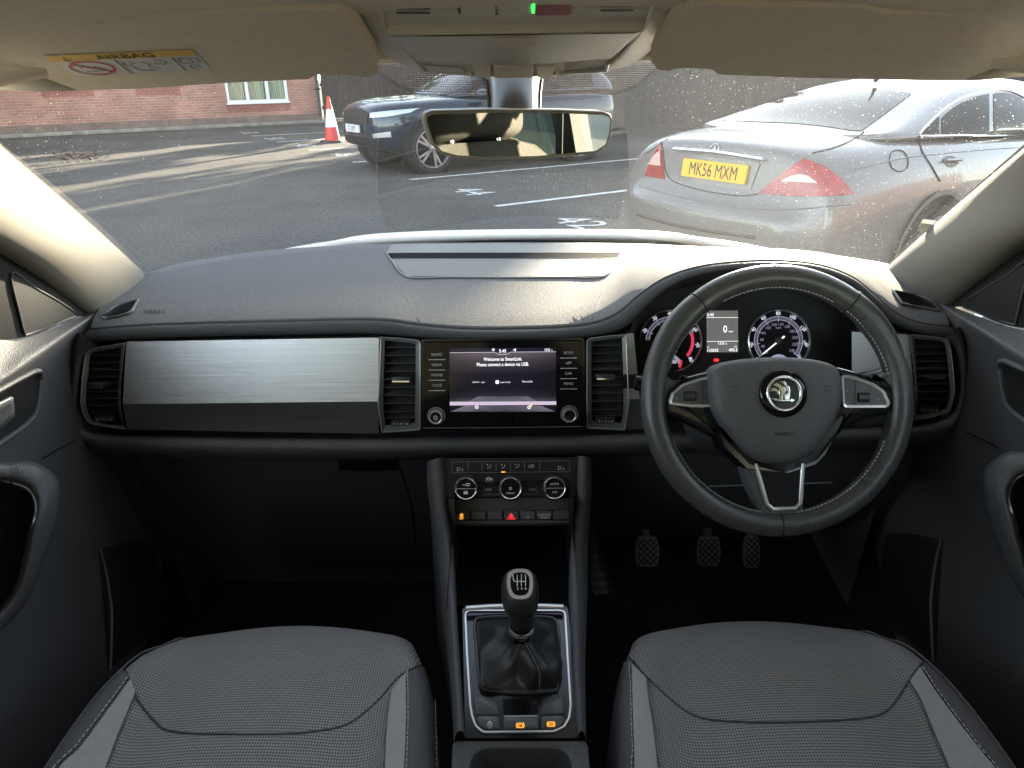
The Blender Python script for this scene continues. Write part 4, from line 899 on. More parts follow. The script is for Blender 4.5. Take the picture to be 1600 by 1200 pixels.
sticker_strokes([[(.42,.30),(.42,1)],[(.82,.30),(.82,1)],[(.12,.6),(.16,.5),(.2,.62),(.24,.55),(.28,.7)],[(.13,.75),(.24,.77),(.28,.72)],
 [(.46,.42),(.45,.55),(.49,.65),(.50,.85),(.62,.88)],[(.50,.42),(.52,.5),(.49,.55)],[(.58,.45),(.62,.55),(.60,.7),(.66,.8)],[(.68,.4),(.76,.5),(.72,.62),(.66,.55)],
 [(.85,.38),(.93,.38),(.93,.62),(.85,.62),(.85,.38)],[(.95,.38),(.98,.38),(.98,.62),(.95,.62)],[(.89,.72),(.88,.9),(.92,.92)],[(.92,.72),(.95,.85)],[(.1,.23),(.12,.06),(.14,.23),(.1,.23)]],mat('sticker_ink',(.03,.03,.03),.6),'pictogram',.0015)
q=MB(); tf=Frame(VL.loc(*bil(.52,.15),.0018),VL.loc(*bil(.9,.15))-VL.loc(*bil(.1,.15)),VL.loc(*bil(.5,0))-VL.loc(*bil(.5,1))); q.text(tf,'AIRBAG',0,0,.0115,0,1.15); q.build('warning_word',bpy.data.materials['sticker_ink'],st_,smooth=0)
# ---- overhead console
OE=math.radians(19); OA=PV(806,120,y=.985); OC=Frame(OA,(1,0,0),(0,-math.cos(OE),math.sin(OE)))
oc=thing('overhead_console','cream overhead console with reading lamps and a red emergency button','overhead console',tuple(OA))
out=[(530,-40),(545,12),(566,48),(590,82),(614,102),(648,113),(700,119),(800,122),(910,120),(965,113),(1000,101),(1028,78),(1054,45),(1074,8),(1086,-40)]
po=catmull([(x,y,0) for x,y in out],4); po=[(p.x,p.y) for p in po]; po=OC.abs(po)
q=MB(); q.pillow(OC,po,-.05,[(0,-.012),(.004,-.004),(.010,.0)]); q.build('housing',M['cream_plastic'],oc,smooth=60)
inn=[(580,-40),(597,36),(640,85),(660,108),(740,114),(800,115.5),(880,114),(945,107),(972,84),(1014,31),(1034,-40)]
pi_=rpoly(OC.abs(inn),.006,3); q=MB(); q.ring(OC,pi_,inset(pi_,.0035),.0,.004); q.build('rim',M['cream_plastic'],oc,smooth=40)
def oline(pts,name='shut_line',w=.0016,m='cream_dark',off=.0022): q=MB(); q.line2(OC,[V(p) for p in OC.abs(pts)],w,off); return q.build(name,M[m],oc,smooth=0)
lid=rpoly(OC.abs([(601,40),(650,85),(800,93),(955,82),(1010,34),(800,38.5)]),.004,3); q=MB(); q.pillow(OC,lid,-.004,[(0,.005),(.002,.008),(.006,.009)]); q.build('glasses_box_lid',M['cream_plastic'],oc,smooth=50)
q=MB(); q.prism(OC,rpoly(OC.abs([(768,45),(840,44),(838,57),(771,58)]),.003,3),.0092,.0105); q.build('lid_grip',M['lining'],oc,bevel=.001)
for x0,x1,ys_,dx in ((619,672,(1,8.5,15.5),.7),(938,990,(2,4,11.5),-.7)):
    for y_ in ys_:
        q=MB(); q.line2(OC,[V(p) for p in OC.abs([(x0,y_),(x1,y_)])],.0042,.0030); q.build('speaker_slot',M['cream_dark'],oc,smooth=0)
def key(pts,m,h=.006,name='switch'): q=MB(); q.pillow(OC,rpoly(OC.abs(pts),.003,3),-.002,[(0,h-.002),(.0015,h)]); return q.build(name,M[m],oc,smooth=50)
key([(717,-30),(773.5,-30),(774,16.5),(721,16.5)],'cream_plastic'); key([(777,-30),(832,-30),(832,16),(777.5,16.5)],'cream_plastic')
sos=key([(837,-30),(894,-30),(891,15),(834,15.5)],'red_button')
q=MB(); q.prism(OC,OC.abs([(831.5,-30),(836.5,-30),(835.5,9),(831,9)]),.0,.0075); q.build('green_lamp',M['lit_green'],oc,smooth=0)
q=MB(); q.pxtext(OC,'SOS',862,4.5,4,.0068,1.2); q.build('sos_word',mat('red_button_print',(.5,.12,.12),.5),sos,smooth=0)
q=MB(); q.pxtext(OC,'i',747,5,6,.0066); q.line2(OC,[V(p) for p in OC.abs([(797,4),(811,3.5)])],.0014,.0066); q.build('switch_symbol',M['grey_print'],oc,smooth=0)
oline([(714,-30),(718,17.5),(723,19),(880,18.3),(893,17)],w=.0022)
q=MB(); q.prism(OC,OC.abs([(662,100),(722,105),(727,112),(672,109.5)]),.0,.003); q.build('reading_lens',M['lens'],oc,smooth=0,bevel=.001)
for pts in ([(737,99),(767,100),(767,115.5),(742,115.5)],[(771,98),(833,98),(833,115.5),(771,116)],[(838,98),(868,97),(863,115),(838,115.5)]): key(pts,'cream_plastic',.005,'lamp_switch')
oline([(729,96),(738,115)],w=.0022,m='cream_plastic',off=.005); oline([(877,95),(868,115)],w=.0022,m='cream_plastic',off=.005); oline([(728,95),(880,93.5)],w=.0016)
q=MB(); q.tube([OC.loc(*OC.ab(884,108),.004),OC.loc(*OC.ab(930,100),.008),OC.loc(*OC.ab(947,96.5),.009),OC.loc(*OC.ab(950,90),.006)],.0028,8); q.build('lamp_lever',M['satin'],oc)
# ---- mirror
mc=PV(808,210,t=.90); 
_tgt=V((.345,.02,1.238)); _piv=PV(765,205,t=.9); nn=((_tgt-_piv).normalized()+(V(CAM)-_piv).normalized()).normalized()
ex_=V((0,0,1)).cross(nn).normalized(); ey_=nn.cross(ex_)
rl=math.radians(-1.2); MF=Frame(mc,ex_*math.cos(rl)+ey_*math.sin(rl),ey_*math.cos(rl)-ex_*math.sin(rl))
rm=thing('rear_view_mirror','frameless-looking grey-rimmed rear-view mirror showing the driver headrest','mirror',tuple(mc))
z2=[(430,492),(440,472),(470,461),(700,455),(1000,457),(1180,464),(1212,474),(1222,498),(1216,560),(1198,612),(1150,642),(900,664),(700,668),(570,661),(500,642),(462,600),(436,525)]
mo=rpoly(MF.abs([(500+x/2.6667,y/2.6667) for x,y in z2]),.006,3)
q=MB(); q.pillow(MF,mo,-.03,[(-.0,-.004),(.001,-.001),(.0025,0)]); 
q.v=[V(p) for p in q.v]; q.build('mirror_case',mat('mirror_case_plastic',(.27,.255,.22),.4,bump=(800,.15)),rm,smooth=50)
gi=inset(mo,.0042); q=MB(); q.poly([MF.loc(x,y,.0006) for x,y in (gi if area2(gi)>0 else gi[::-1])]); q.build('mirror_glass',M['mirror'],rm,smooth=0)
q=MB(); rows=[]
wtop=hit(WB,803,128,.004)
stem_a=wtop+V((0,.02,.012)); stem_b=mc+V((-.003,.022,.012)); ax_=(stem_b-stem_a).normalized(); sx_=V((1,0,0)); sy_=ax_.cross(sx_).normalized()
for t,wv,dp_ in ((0,.040,.030),(.25,.036,.028),(.5,.033,.025),(.75,.032,.022),(1.0,.030,.018)):
    c=stem_a.lerp(stem_b,t); rows.append([c+sx_*wv*math.cos(k*math.pi/12)+sy_*dp_*math.sin(k*math.pi/12) for k in range(24)])
q.grid(rows,cu=True); q.poly(rows[0]); q.poly(rows[-1][::-1]); q.build('mirror_stem',mat('mirror_stem_plastic',(.012,.011,.010),.28,spec=.4),rm,smooth=60)
for sx in (-1,1):
    q=MB(); q.tube([stem_a.lerp(stem_b,t)+sx_*sx*(w_+.0015)+sy_*.0 for t,w_ in ((.1,.0385),(.4,.0345),(.7,.0322),(1,.030))],.0020,6); q.build('stem_seam',M['dark'],rm)
# ================================================================= DASHBOARD
dash=thing('dashboard','dark grey grained dashboard with brushed metal trim across the front','dashboard',(CX,1.2,.7))
FRONT=[(141,512),(220,506),(330,502),(450,499),(560,497),(610,499),(660,506),(720,511),(790,512),(880,509),(930,502),(965,487),(1000,458),(1040,432),(1090,415),(1150,407),(1216,405),(1282,412),(1335,432),(1371,462),(1402,488),(1440,503),(1484,508)]
BACK=[(190,446),(258,417),(330,403),(430,390),(540,383),(610,380.5),(660,379.5),(720,379),(790,378.5),(860,379),(915,379),(965,380),(1010,381),(1050,383),(1095,385),(1150,388),(1212,391),(1270,395),(1320,401),(1352,406),(1378,410),(1400,417),(1438,440)]
LIP=[(126,536),(212,530),(330,526),(450,524),(560,522),(610,524),(660,528),(720,531),(790,531),(880,529),(936,524),(977,512),(1012,478),(1050,447),(1098,429),(1152,421),(1215,419),(1277,426),(1326,446),(1360,475),(1390,502),(1440,522),(1492,528)]
def HOODY(px):   # how far the leading edge reaches towards us
    return 1.10-.03*max(0,1-abs(px-1200)/230)
f3=[PV(x,y,y=HOODY(x)) for x,y in FRONT]
b3=[PV(x,y,z=1.052) for x,y in BACK]
b3[0]=PV(*BACK[0],y=1.28); b3[-1]=PV(*BACK[-1],y=1.28)
l3=[PV(x,y,y=HOODY(x)-.012) for x,y in LIP]
f3=catmull(f3,4); b3=catmull(b3,4); l3=catmull(l3,4)
rows=[]
for t,h in ((1.16,-.05),(1.04,-.012),(1,.0),(.85,.004),(.65,.008),(.45,.010),(.28,.009),(.14,.006),(.06,.003),(.02,-.001)):
    rows.append([f.lerp(b,t)+V((0,0,h)) for f,b in zip(f3,b3)])
edge=[f.lerp(l,.06)+V((0,.002,-.001)) for f,l in zip(f3,l3)]
rows.append(edge)
for t,dy in ((.25,-.006),(.5,-.010),(.78,-.008),(1.0,-.0),):
    rows.append([f.lerp(l,t)+V((0,dy,0)) for f,l in zip(f3,l3)])
rows.append([l+V((0,.018,.004)) for l in l3]); rows.append([l+V((0,.045,.004)) for l in l3]); hood=lambda l: 978<proj(l)[0]<1372
rows.append([l+(V((0,.06,.005)) if hood(l) else V((0,.05,-.10))) for l in l3])
_k=rows.index(edge); _e2=[p+V((0,-.0008,-.0012)) for p in edge]
q=MB(); q.grid([[p+V((0,.004,-.002)) for p in edge],_e2]+rows[_k+1:],flip=True); q.build('front_roll',M['roll'],dash,smooth=180)
q=MB(); q.grid(rows[:_k+1]+[[p+V((0,.006,-.004)) for p in edge]],flip=True); top_pad=q.build('top_pad',M['pad'],dash,smooth=180)
TP=bvh_of(top_pad)
# trough with the mesh panel behind it
tr=MB(); TRP=[(607,398),(968,397.5),(943,432),(636,433)]
tr.grid(quadpatch(TP,[(609,405),(700,405),(790,405),(880,405),(964,404)],[(636,433),(700,433),(790,433.5),(880,433),(943,432)],.0015,5,4)); tr.build('mesh_panel',M['grille_dash'],dash,smooth=180)
tr=MB(); tr.grid(quadpatch(TP,[(603,397),(700,396),(790,396),(880,396),(970,396)],[(609,405),(700,405),(790,405),(880,405),(964,404)],.001,4,4)); tr.build('defroster_slot',M['slot'],dash,smooth=180)
tr=MB(); tr.grid(quadpatch(TP,[(612,383),(700,382),(790,381.5),(880,382),(962,383)],[(603,396),(700,395.5),(790,395.5),(880,395.5),(970,395.5)],.0012,5,4)); tr.build('sensor_panel',mat('dark_sensor_panel',(.016,.016,.017),.45),dash,smooth=180)
tr=MB(); tr.tube(on_surface(TP,[(604,396.5),(612,408),(637,434),(700,434.5),(790,435),(880,434.5),(943,433.5),(960,412),(971,396)],.0015,5),.0016,6); tr.build('panel_edge',M['silver'],dash)
tr=MB(); tr.tube(on_surface(TP,[(612,405.5),(700,405.5),(790,405.5),(880,405.5),(962,405)],.0012,5),.0011,6); tr.build('panel_edge',M['silver'],dash)
# faceted crease lines either side of the middle of the pad (soft raised fold)
for ln in ([(612,412),(634,460),(655,503)],[(962,412),(942,455),(925,500)]):
    tr=MB(); tr.tube(on_surface(TP,ln,-.0022,6),.0032,8,flat=.8); tr.build('pad_fold',M['pad'],dash,smooth=180)
# raised lettering
def surf_text(bvh,s,px,py,h,m,name,parent,sx=1,slope=0,off=.0012):
    vs,fs,w=text_geo(s); q=MB(); out=[]
    for x,y in vs:
        p=hit(bvh,px+x*h*sx+y*h*.25,py-y*h-x*h*sx*slope,off); out.append(p)
    if any(p is None for p in out): return None
    q.add(out,fs); return q.build(name,m,parent,smooth=0)
surf_text(TP,'AIRBAG',241,487.5,6.0,M['dark'],'airbag_lettering',dash,1.15,-.0)
# side demister vents
def demister(quad_top,quad_bot,sgn):
    r=quadpatch(TP,quad_top,quad_bot,.0015,5,4); q=MB(); q.grid(r); o=q.build('demister_vent',M['dark'],dash,smooth=180)
    q=MB(); 
    for i in (1,2,3,4): q.tube([p+V((0,0,.002)) for p in r[i]],.0016,5)
    q.build('vane',M['dark'],o)
    loop=r[0]+[x[-1] for x in r[1:]]+r[-1][-2::-1]+[x[0] for x in r[-2:0:-1]]
    q=MB(); q.tube([p+V((0,0,.001)) for p in loop],.0024,6,closed=True); q.build('surround',M['plastic_smooth'],o)
demister([(160,496),(180,481),(200,474),(217,470)],[(168,499),(185,496),(200,492),(207,488)],-1)
demister([(1394,456),(1415,460),(1440,466),(1458,475)],[(1408,476),(1425,480),(1445,483),(1466,487)],1)
# -------- fascia surface: upper part leans back, lower part tucks under, crease between them
CRZ=.925; CRY=1.066
FU=Frame((0,CRY,CRZ),(1,0,0),(0,math.tan(math.radians(14)),1)); FL=Frame((0,CRY,CRZ),(1,0,0),(0,-math.tan(math.radians(17)),1))
def crease(px): return 631.5-(px-190)*.0105
def fas(px,py,off=0):
    return (FU if py<crease(px) else FL).px(px,py,off)
def fpoly(pts,off): return [fas(x,y,off) for x,y in pts]
def fas_panel(mb,pts,off,depth):
    """panel with thickness on the two-plane fascia; pts must include crease vertices"""
    a=fpoly(pts,off); b=[p+V((0,depth,0)) for p in a]; n=len(a); mb.add(a+b,[[i,(i+1)%n,n+(i+1)%n,n+i] for i in range(n)])
    return mb
def trim(xl_t,xr_t,yt_l,yt_r,xl_c,xr_c,xl_b,xr_b,yb_l,yb_r,name='trim_panel'):
    q=MB(); n=10; rows=[]
    up=[[ (xl_t+(xl_c-xl_t)*j/6+((xr_t+(xr_c-xr_t)*j/6)-(xl_t+(xl_c-xl_t)*j/6))*i/n, None) for i in range(n+1)] for j in range(7)]
    for j in range(7):
        r=[]
        for i in range(n+1):
            x=up[j][i][0]; yt=yt_l+(yt_r-yt_l)*i/n; y=yt+(crease(x)-.01-yt)*j/6; r.append(fas(x,y,.0))
        rows.append(r)
    for j in range(1,5):
        r=[]
        for i in range(n+1):
            x0=xl_c+(xl_b-xl_c)*j/4; x1=xr_c+(xr_b-xr_c)*j/4; x=x0+(x1-x0)*i/n; yb=yb_l+(yb_r-yb_l)*i/n; y=crease(x)+.01+(yb-crease(x))*j/4; r.append(fas(x,y,.0))
        rows.append(r)
    rows=[[p+V((0,.012,0)) for p in rows[0]]]+rows+[[p+V((0,.012,0)) for p in rows[-1]]]
    q.grid(rows,flip=True); return q.build(name,M['brushed'],dash,smooth=12)
trim(197,592,534,527.5,192,591,199,592,671,678)
trim(1331,1421,518.5,523,1331,1428,1331,1425,668,660)
trim(979.5,990,521,521,979.5,1000,979.5,1010,671,671)
# dark backing behind all the fascia pieces
q=MB(); q.grid([[V((x,y,z)) for x in (-.715,-.4,0,.26)] for y,z in ((1.13,1.005),(1.105,.93),(1.10,.84))],flip=True); q.grid([[V((x,y,z)) for x in (.60,.745)] for y,z in ((1.13,1.005),(1.105,.93),(1.10,.84))],flip=True); q.build('fascia_backing',M['dark'],dash,smooth=0)
# lower padded roll and the cheeks round the outer vents
ST=[((152,541),(120,518)),((132,556),(110,545)),((124,600),(105,600)),((122,640),(106,650)),((129,664),(114,690)),((150,675),(140,707)),((200,680),(205,713)),((400,684),(400,717)),((592,685),(592,717)),((700,682),(700,714)),((880,680),(880,712)),((982,677),(982,709)),((1100,676),(1100,706)),((1300,669),(1300,701)),((1425,664),(1425,692)),((1468,656),(1478,686)),((1487,644),(1503,668)),((1497,615),(1514,625)),((1499,575),(1517,575)),((1491,541),(1512,535)),((1476,529),(1500,509))]
inn=catmull([(a[0],a[1],0) for a,b in ST],4); outp=catmull([(b[0],b[1],0) for a,b in ST],4); rows=[]
for t,y in ((-.06,1.108),(0,1.088),(.12,1.066),(.3,1.060),(.5,1.057),(.7,1.061),(.88,1.072),(1.0,1.09),(1.06,1.13),(1.1,1.2)):
    rows.append([PV(a.x+(b.x-a.x)*t,a.y+(b.y-a.y)*t,y=y) for a,b in zip(inn,outp)])
q=MB(); q.grid(rows,flip=True); q.build('lower_roll',M['plastic'],dash,smooth=180)
# -------- air vents
def vent(outl,inn_,slats,vanes,tab,wheel_px,label=None,chrome=True):
    """outl / inn_: px outlines with equal vertex count incl. crease points"""
    v=bpy.data.objects.new('air_vent',None)
    k=MB()
    o=[fas(x,y,.004) for x,y in outl]; o1=[fas(x,y,.0055) for x,y in outl]; 
    cx=sum(p[0] for p in outl)/len(outl); cy=sum(p[1] for p in outl)/len(outl)
    def mix(a,b,t): return (a[0]+(b[0]-a[0])*t,a[1]+(b[1]-a[1])*t)
    m1=[mix(a,b,.22) for a,b in zip(outl,inn_)]
    rows=[[fas(x,y,.0022) for x,y in outl],[fas(x,y,.004) for x,y in outl],[fas(x,y,.0052) for x,y in [mix(a,b,.08) for a,b in zip(outl,inn_)]],[fas(x,y,.0048) for x,y in m1],[fas(x,y,.003) for x,y in m1]]
    k.grid(rows,cu=True,flip=True); 
    root=k.build('air_vent',M['bright_ring'],dash,smooth=50)
    k=MB(); rows=[[fas(x,y,.0032) for x,y in m1],[fas(x,y,.0) for x,y in [mix(a,b,.9) for a,b in zip(outl,inn_)]],[fas(x,y,-.006) for x,y in inn_],[fas(x,y,-.05) for x,y in inn_]]
    k.grid(rows,cu=True,flip=True); k.build('inner_frame',M['silver'],root,smooth=30)
    k=MB(); k.poly([fas(x,y,-.052)+V((0,.0,0)) for x,y in inn_][::1]); k.build('duct',M['dark'],root,smooth=0)
    xl=lambda y: _xat(inn_,y,0); xr=lambda y:_xat(inn_,y,1)
    for y in slats:
        a=fas(xl(y),y,-.006); b=fas(xr(y),y-(xr(y)-xl(y))*.0105,-.006); k=MB(); d=V((0,.022,.006)); up=V((0,0,.0016))
        k.add([a,b,b+d,a+d,a-up,b-up,b+d-up*.5,a+d-up*.5],[[0,1,2,3],[7,6,5,4],[4,5,1,0]]); k.build('slat',M['plastic_smooth'],root,smooth=0)
    for x in vanes:
        ys=[p[1] for p in inn_]; a=fas(x,min(ys)+8,-.032); b=fas(x,max(ys)-14,-.032); k=MB(); k.add([a,b,b+V((.0,.02,0)),a+V((0,.02,0)),a+V((.0012,0,0)),b+V((.0012,0,0))],[[0,1,2,3],[0,4,5,1]]); k.build('vane',M['plastic'],root,smooth=0)
    if tab:
        x0,x1,y,hh,chr_=tab; k=MB(); fr=FU; pts=rpoly(fr.abs([(x0,y-hh*.5),(x1,y-hh*.5),(x1-2,y+hh*.5),(x0+1.5,y+hh*.5)]),.0025,3); k.pillow(fr,pts,-.02,[(0,.004),(.001,.007),(.002,.0075)]); k.build('tab',M['plastic_smooth'],root,smooth=50)
        if chr_: k=MB(); k.line2(fr,[V(p) for p in fr.abs([(x0+2,y+hh*.38),(x1-3,y+hh*.38)])],.0022,.0082); k.build('tab_edge',M['chrome'],root,smooth=0)
    x,y=wheel_px; k=MB(); k.prism(FL,rpoly(FL.abs([(x-16,y-4),(x+14,y-4.5),(x+15,y+3.5),(x-15,y+4)]),.002,2),-.003,.001); th=k.build('thumb_wheel',M['plastic_smooth'],root,bevel=.0006)
    k=MB()
    for i in range(5): a_,b_=FL.ab(x-10+5*i,y); k.lathe(Frame(FL.loc(a_,b_,.0014),FL.ex,FL.ey),[(.0011 if i%2 else .0016,0),(.0008,.0004)],n=10)
    k.build('thumb_mark',M['white_print'],th,smooth=0)
    return root
def _xat(poly,y,side):
    xs=[]
    for (x0,y0),(x1,y1) in zip(poly,poly[1:]+poly[:1]):
        if (y0-y)*(y1-y)<=0 and y0!=y1: xs.append(x0+(x1-x0)*(y-y0)/(y1-y0))
    return (max(xs) if side else min(xs)) if xs else sum(p[0] for p in poly)/len(poly)
# left outer (from the zoom at 100,420 scale 4.286)
def z6(pts): return [(100+x/4.2857,420+y/4.2857) for x,y in pts]
vent(z6([(412,493),(300,512),(185,532),(150,552),(136,600),(118,740),(106,892),(122,965),(150,1022),(185,1043),(300,1062),(418,1078),(398,1010),(376,892),(385,740),(398,600)]),
     z6([(380,527),(300,540),(205,560),(182,572),(175,610),(160,740),(148,892),(158,940),(165,965),(190,1015),(290,1042),(392,1048),(372,980),(358,892),(364,740),(374,600)]),
     [555.5+11.2*i for i in range(9)],[],(140,165,602,11,False),(163,654.5))
def z8(pts): return [(580+x/6.664,510+y/6.664) for x,y in pts]
vent(z8([(90,105),(300,118),(470,135),(505,150),(516,180),(516,480),(515,815),(516,1050),(512,1075),(480,1085),(300,1098),(112,1112),(88,990),(66,818),(82,480),(92,200)]),
     z8([(145,148),(300,162),(440,178),(458,186),(462,220),(460,480),(458,812),(457,930),(456,985),(430,1000),(300,1010),(150,1022),(138,960),(130,818),(136,480),(146,220)]),
     [542.5,555,567.5,580,592.5,605,617.5,630,642.8,653],[616.5,626.5,637],(612,643.5,592,7.5,True),(626.5,661.5))
# right centre vent: mirror of the last about the screen centre
def mir(p): return [(1573.5-x, y-(1573.5-2*x)*.0105) for x,y in p][::-1]
Lo=z8([(90,105),(300,118),(470,135),(505,150),(516,180),(516,480),(515,815),(516,1050),(512,1075),(480,1085),(300,1098),(112,1112),(88,990),(66,818),(82,480),(92,200)]); Li=z8([(145,148),(300,162),(440,178),(458,186),(462,220),(460,480),(458,812),(457,930),(456,985),(430,1000),(300,1010),(150,1022),(138,960),(130,818),(136,480),(146,220)])
vent(mir(Lo),mir(Li),[539.5,552,564.5,577,589.5,602,614.5,627,639.5,649.5],[938,948,958],(930,961.5,588,7.5,True),(946.5,657.5))
def z7(pts): return [(1380+x/4.1364,430+y/4.1364) for x,y in pts]
vent(z7([(168,380),(290,388),(395,405),(425,425),(440,480),(455,600),(467,755),(455,800),(435,870),(410,893),(300,922),(190,942),(208,860),(207,767),(195,600),(180,480)]),
     z7([(200,412),(290,418),(370,428),(395,442),(405,490),(420,600),(430,755),(424,800),(405,855),(385,868),(300,890),(215,905),(222,840),(226,767),(215,600),(207,490)]),
     [541.8,553.3,564.8,576.3,588,600,612,623.5,633],[1437,1448,1458],(1446,1474,588,5,True),(1453,640.5))
# -------- infotainment unit
SF=Frame(fas(785,600,.0035),(1,0,0),(0,math.tan(math.radians(10)),1))
iu=MB(); ol=rpoly(SF.abs([(661,534.5),(910,532),(910.5,667.5),(661.5,670.5)]),.004,3); iu.pillow(SF,ol,-.03,[(0,-.0015),(.0008,.0)]); info=iu.build('infotainment_unit',M['gloss'],dash,smooth=40)
q=MB(); o2=rpoly(SF.abs([(657,530),(914,527.5),(914.5,671.5),(657.5,675)]),.006,3); q.prism(SF,o2,-.045,-.004); q.build('unit_surround',M['gloss_dusty'],dash,bevel=.0012)
q=MB(); q.line2(SF,[V(p) for p in SF.abs([(662,668.5),(785,668),(910,666)])],.0012,.0009); q.build('lower_edge',M['silver'],info,smooth=0)
def s5(x,y): return (660+x/6.154,520+y/6.154)
def screen_mat():
    m,nt,b=_nt('lit_screen'); b.inputs['Base Color'].default_value=col(.005); b.inputs['Roughness'].default_value=.12
    tc=N(nt,'ShaderNodeTexCoord'); sp=N(nt,'ShaderNodeSeparateXYZ'); L(nt,tc.outputs['Generated'],sp.inputs[0])
    # what the display shows: a violet glow at the top fading to near black, a faint horizon glow low down
    cr=N(nt,'ShaderNodeValToRGB'); L(nt,sp.outputs[2],cr.inputs[0]); e=cr.color_ramp.elements
    e[0].position=0.0; e[0].color=(.012,.011,.015,1); e[1].position=1.0; e[1].color=(.010,.011,.025,1)
    for p,c in ((.155,(.02,.018,.026)),(.17,(.075,.072,.09)),(.23,(.02,.02,.028)),(.35,(.008,.008,.013)),(.6,(.010,.009,.016)),(.80,(.045,.038,.048)),(.925,(.105,.085,.107)),(.935,(.010,.011,.025))):
        k=e.new(p); k.color=(*c,1)
    x=math_n(nt,'SUBTRACT',sp.outputs[0],.5); g=math_n(nt,'SUBTRACT',1.15,math_n(nt,'MULTIPLY',math_n(nt,'MULTIPLY',x,x),2.6))
    mx=N(nt,'ShaderNodeMix',data_type='RGBA',blend_type='MULTIPLY',i_0=1.0); L(nt,cr.outputs[0],mx.inputs[6]); L(nt,g,mx.inputs[7]); L(nt,mx.outputs[2],b.inputs['Emission Color']); b.inputs['Emission Strength'].default_value=.55*EMF
    return m
q=MB(); q.poly([SF.loc(*p,.0006) for p in SF.abs([(702.6,643.5),(869,642),(868.5,543),(702.6,544.2)])]); scr=q.build('screen',screen_mat(),info,smooth=0)
q=MB(); q.poly([SF.loc(*p,.0010) for p in SF.abs([s5(264,697),s5(1287,691),s5(1287,657),s5(264,662)])]); q.build('lit_band',mat('lit_lilac_band',(.1,.1,.1),.5,emit=(.52,.43,.56),es=.6),info,smooth=0)
q=MB()
for i in range(-22,23):
    xb=775+i*23.5; xm=775+i*17.0; xt=775+i*12.5
    if 262<xb<1287: q.line2(SF,[V(SF.ab(*s5(xm,700))),V(SF.ab(*s5(xb,756)))],.0006,.0011)
    if abs(i)<20: q.line2(SF,[V(SF.ab(*s5(775+i*16.6,657))),V(SF.ab(*s5(xt,610)))],.0004,.0011)
q.build('screen_rays',mat('lit_grey_rays',(.1,.1,.1),.5,emit=(.28,.26,.33),es=.55),info,smooth=0)
q=MB(); q.line2(SF,[V(SF.ab(*s5(*p))) for p in ((264,190),(690,186),(735,207),(815,206),(850,184),(1285,181))],.0009,.0011); q.build('status_line',mat('lit_rose_line',(.1,.1,.1),.5,emit=(.50,.42,.50),es=.6),info,smooth=0)
q=MB()
for t,x,y,h,sx in (('Welcome to SmartLink.',773,252,33,.80),('Please connect a device via USB.',774,303,33,.80)):
    px,py=s5(x,y); q.pxtext(SF,t,px,py,h/6.154,.0012,sx)
q.build('message_writing',M['lit_screen_text'],info,smooth=0)
for nm_,its in (('clock_digits',(('5:45',771,174,30,.95),)),('temperature_digits',(('13.0',1201,163,26,.85),('c',1246,166,18,1)))):
    q=MB()
    for t,x,y,h,sx in its: px,py=s5(x,y); q.pxtext(SF,t,px,py,h/6.154,.0012,sx)
    q.build(nm_,M['lit_screen_text'],info,smooth=0)
q=MB()
for t,x,y,h,sx in (('android',512,473,15,1.0),('auto',583,474,14,.95),('Apple CarPlay',798,475,13,.90),('MirrorLink',1010,468,19,.82)):
    px,py=s5(x,y); q.pxtext(SF,t,px,py,h/6.154,.0012,sx)
q.prism(SF,rpoly(SF.abs([s5(703,456),s5(736,456),s5(736,489),s5(703,489)]),.0012,3),.0008,.0012)
a_,b_=SF.ab(*s5(683,162)); q.lathe(Frame(SF.loc(a_,b_,.001),SF.ex,SF.ey),[(.0022,0),(.002,.0003)],n=14)
q.prism(SF,SF.abs([s5(868,163),s5(902,148),s5(895,182),s5(886,168)]),.0008,.0012)
a_,b_=SF.ab(*s5(522,712)); q.arc2(SF,a_,b_,.0020,.0030,0,360,.0013,20); q.fbox(SF,a_-.0005,b_-.0008,a_+.0005,b_+.0012,.001,.0014)
a_,b_=SF.ab(*s5(1026,714)); q.arc2(SF,a_,b_,.0016,.0030,0,360,.0013,16); q.build('screen_icons',mat('lit_dim_text',(.5,.5,.5),.5,emit=(.75,.70,.76),es=.7),info,smooth=0)
a_,b_=SF.ab(*s5(1046,694)); q=MB(); q.arc2(SF,a_,b_,.001,.0020,0,360,.0014,16); q.build('screen_gear',mat('lit_yellow_gear',(.5,.5,.2),.5,emit=(.75,.60,.15),es=.7),info,smooth=0)
for ws,x0 in ((('RADIO','MEDIA','PHONE','VOICE'),139),(('SETUP','APP','CAR','MENU'),1406)):
    for i,wd in enumerate(ws):
        y=(208 if x0<700 else 192)+i*99; ly=(258 if x0<700 else 242)+i*99
        q=MB(); px,py=s5(x0,y); q.pxtext(SF,wd,px,py,4.0,.0006,.95); a,b=s5(x0-80,ly),s5(x0+80,ly-.8); q.line2(SF,[V(SF.ab(*a)),V(SF.ab(*b))],.0011,.0006); q.build('key_legend',mat('key_legend_print',(.55,.55,.56),.5) if 'key_legend_print' not in bpy.data.materials else bpy.data.materials['key_legend_print'],info,smooth=0)
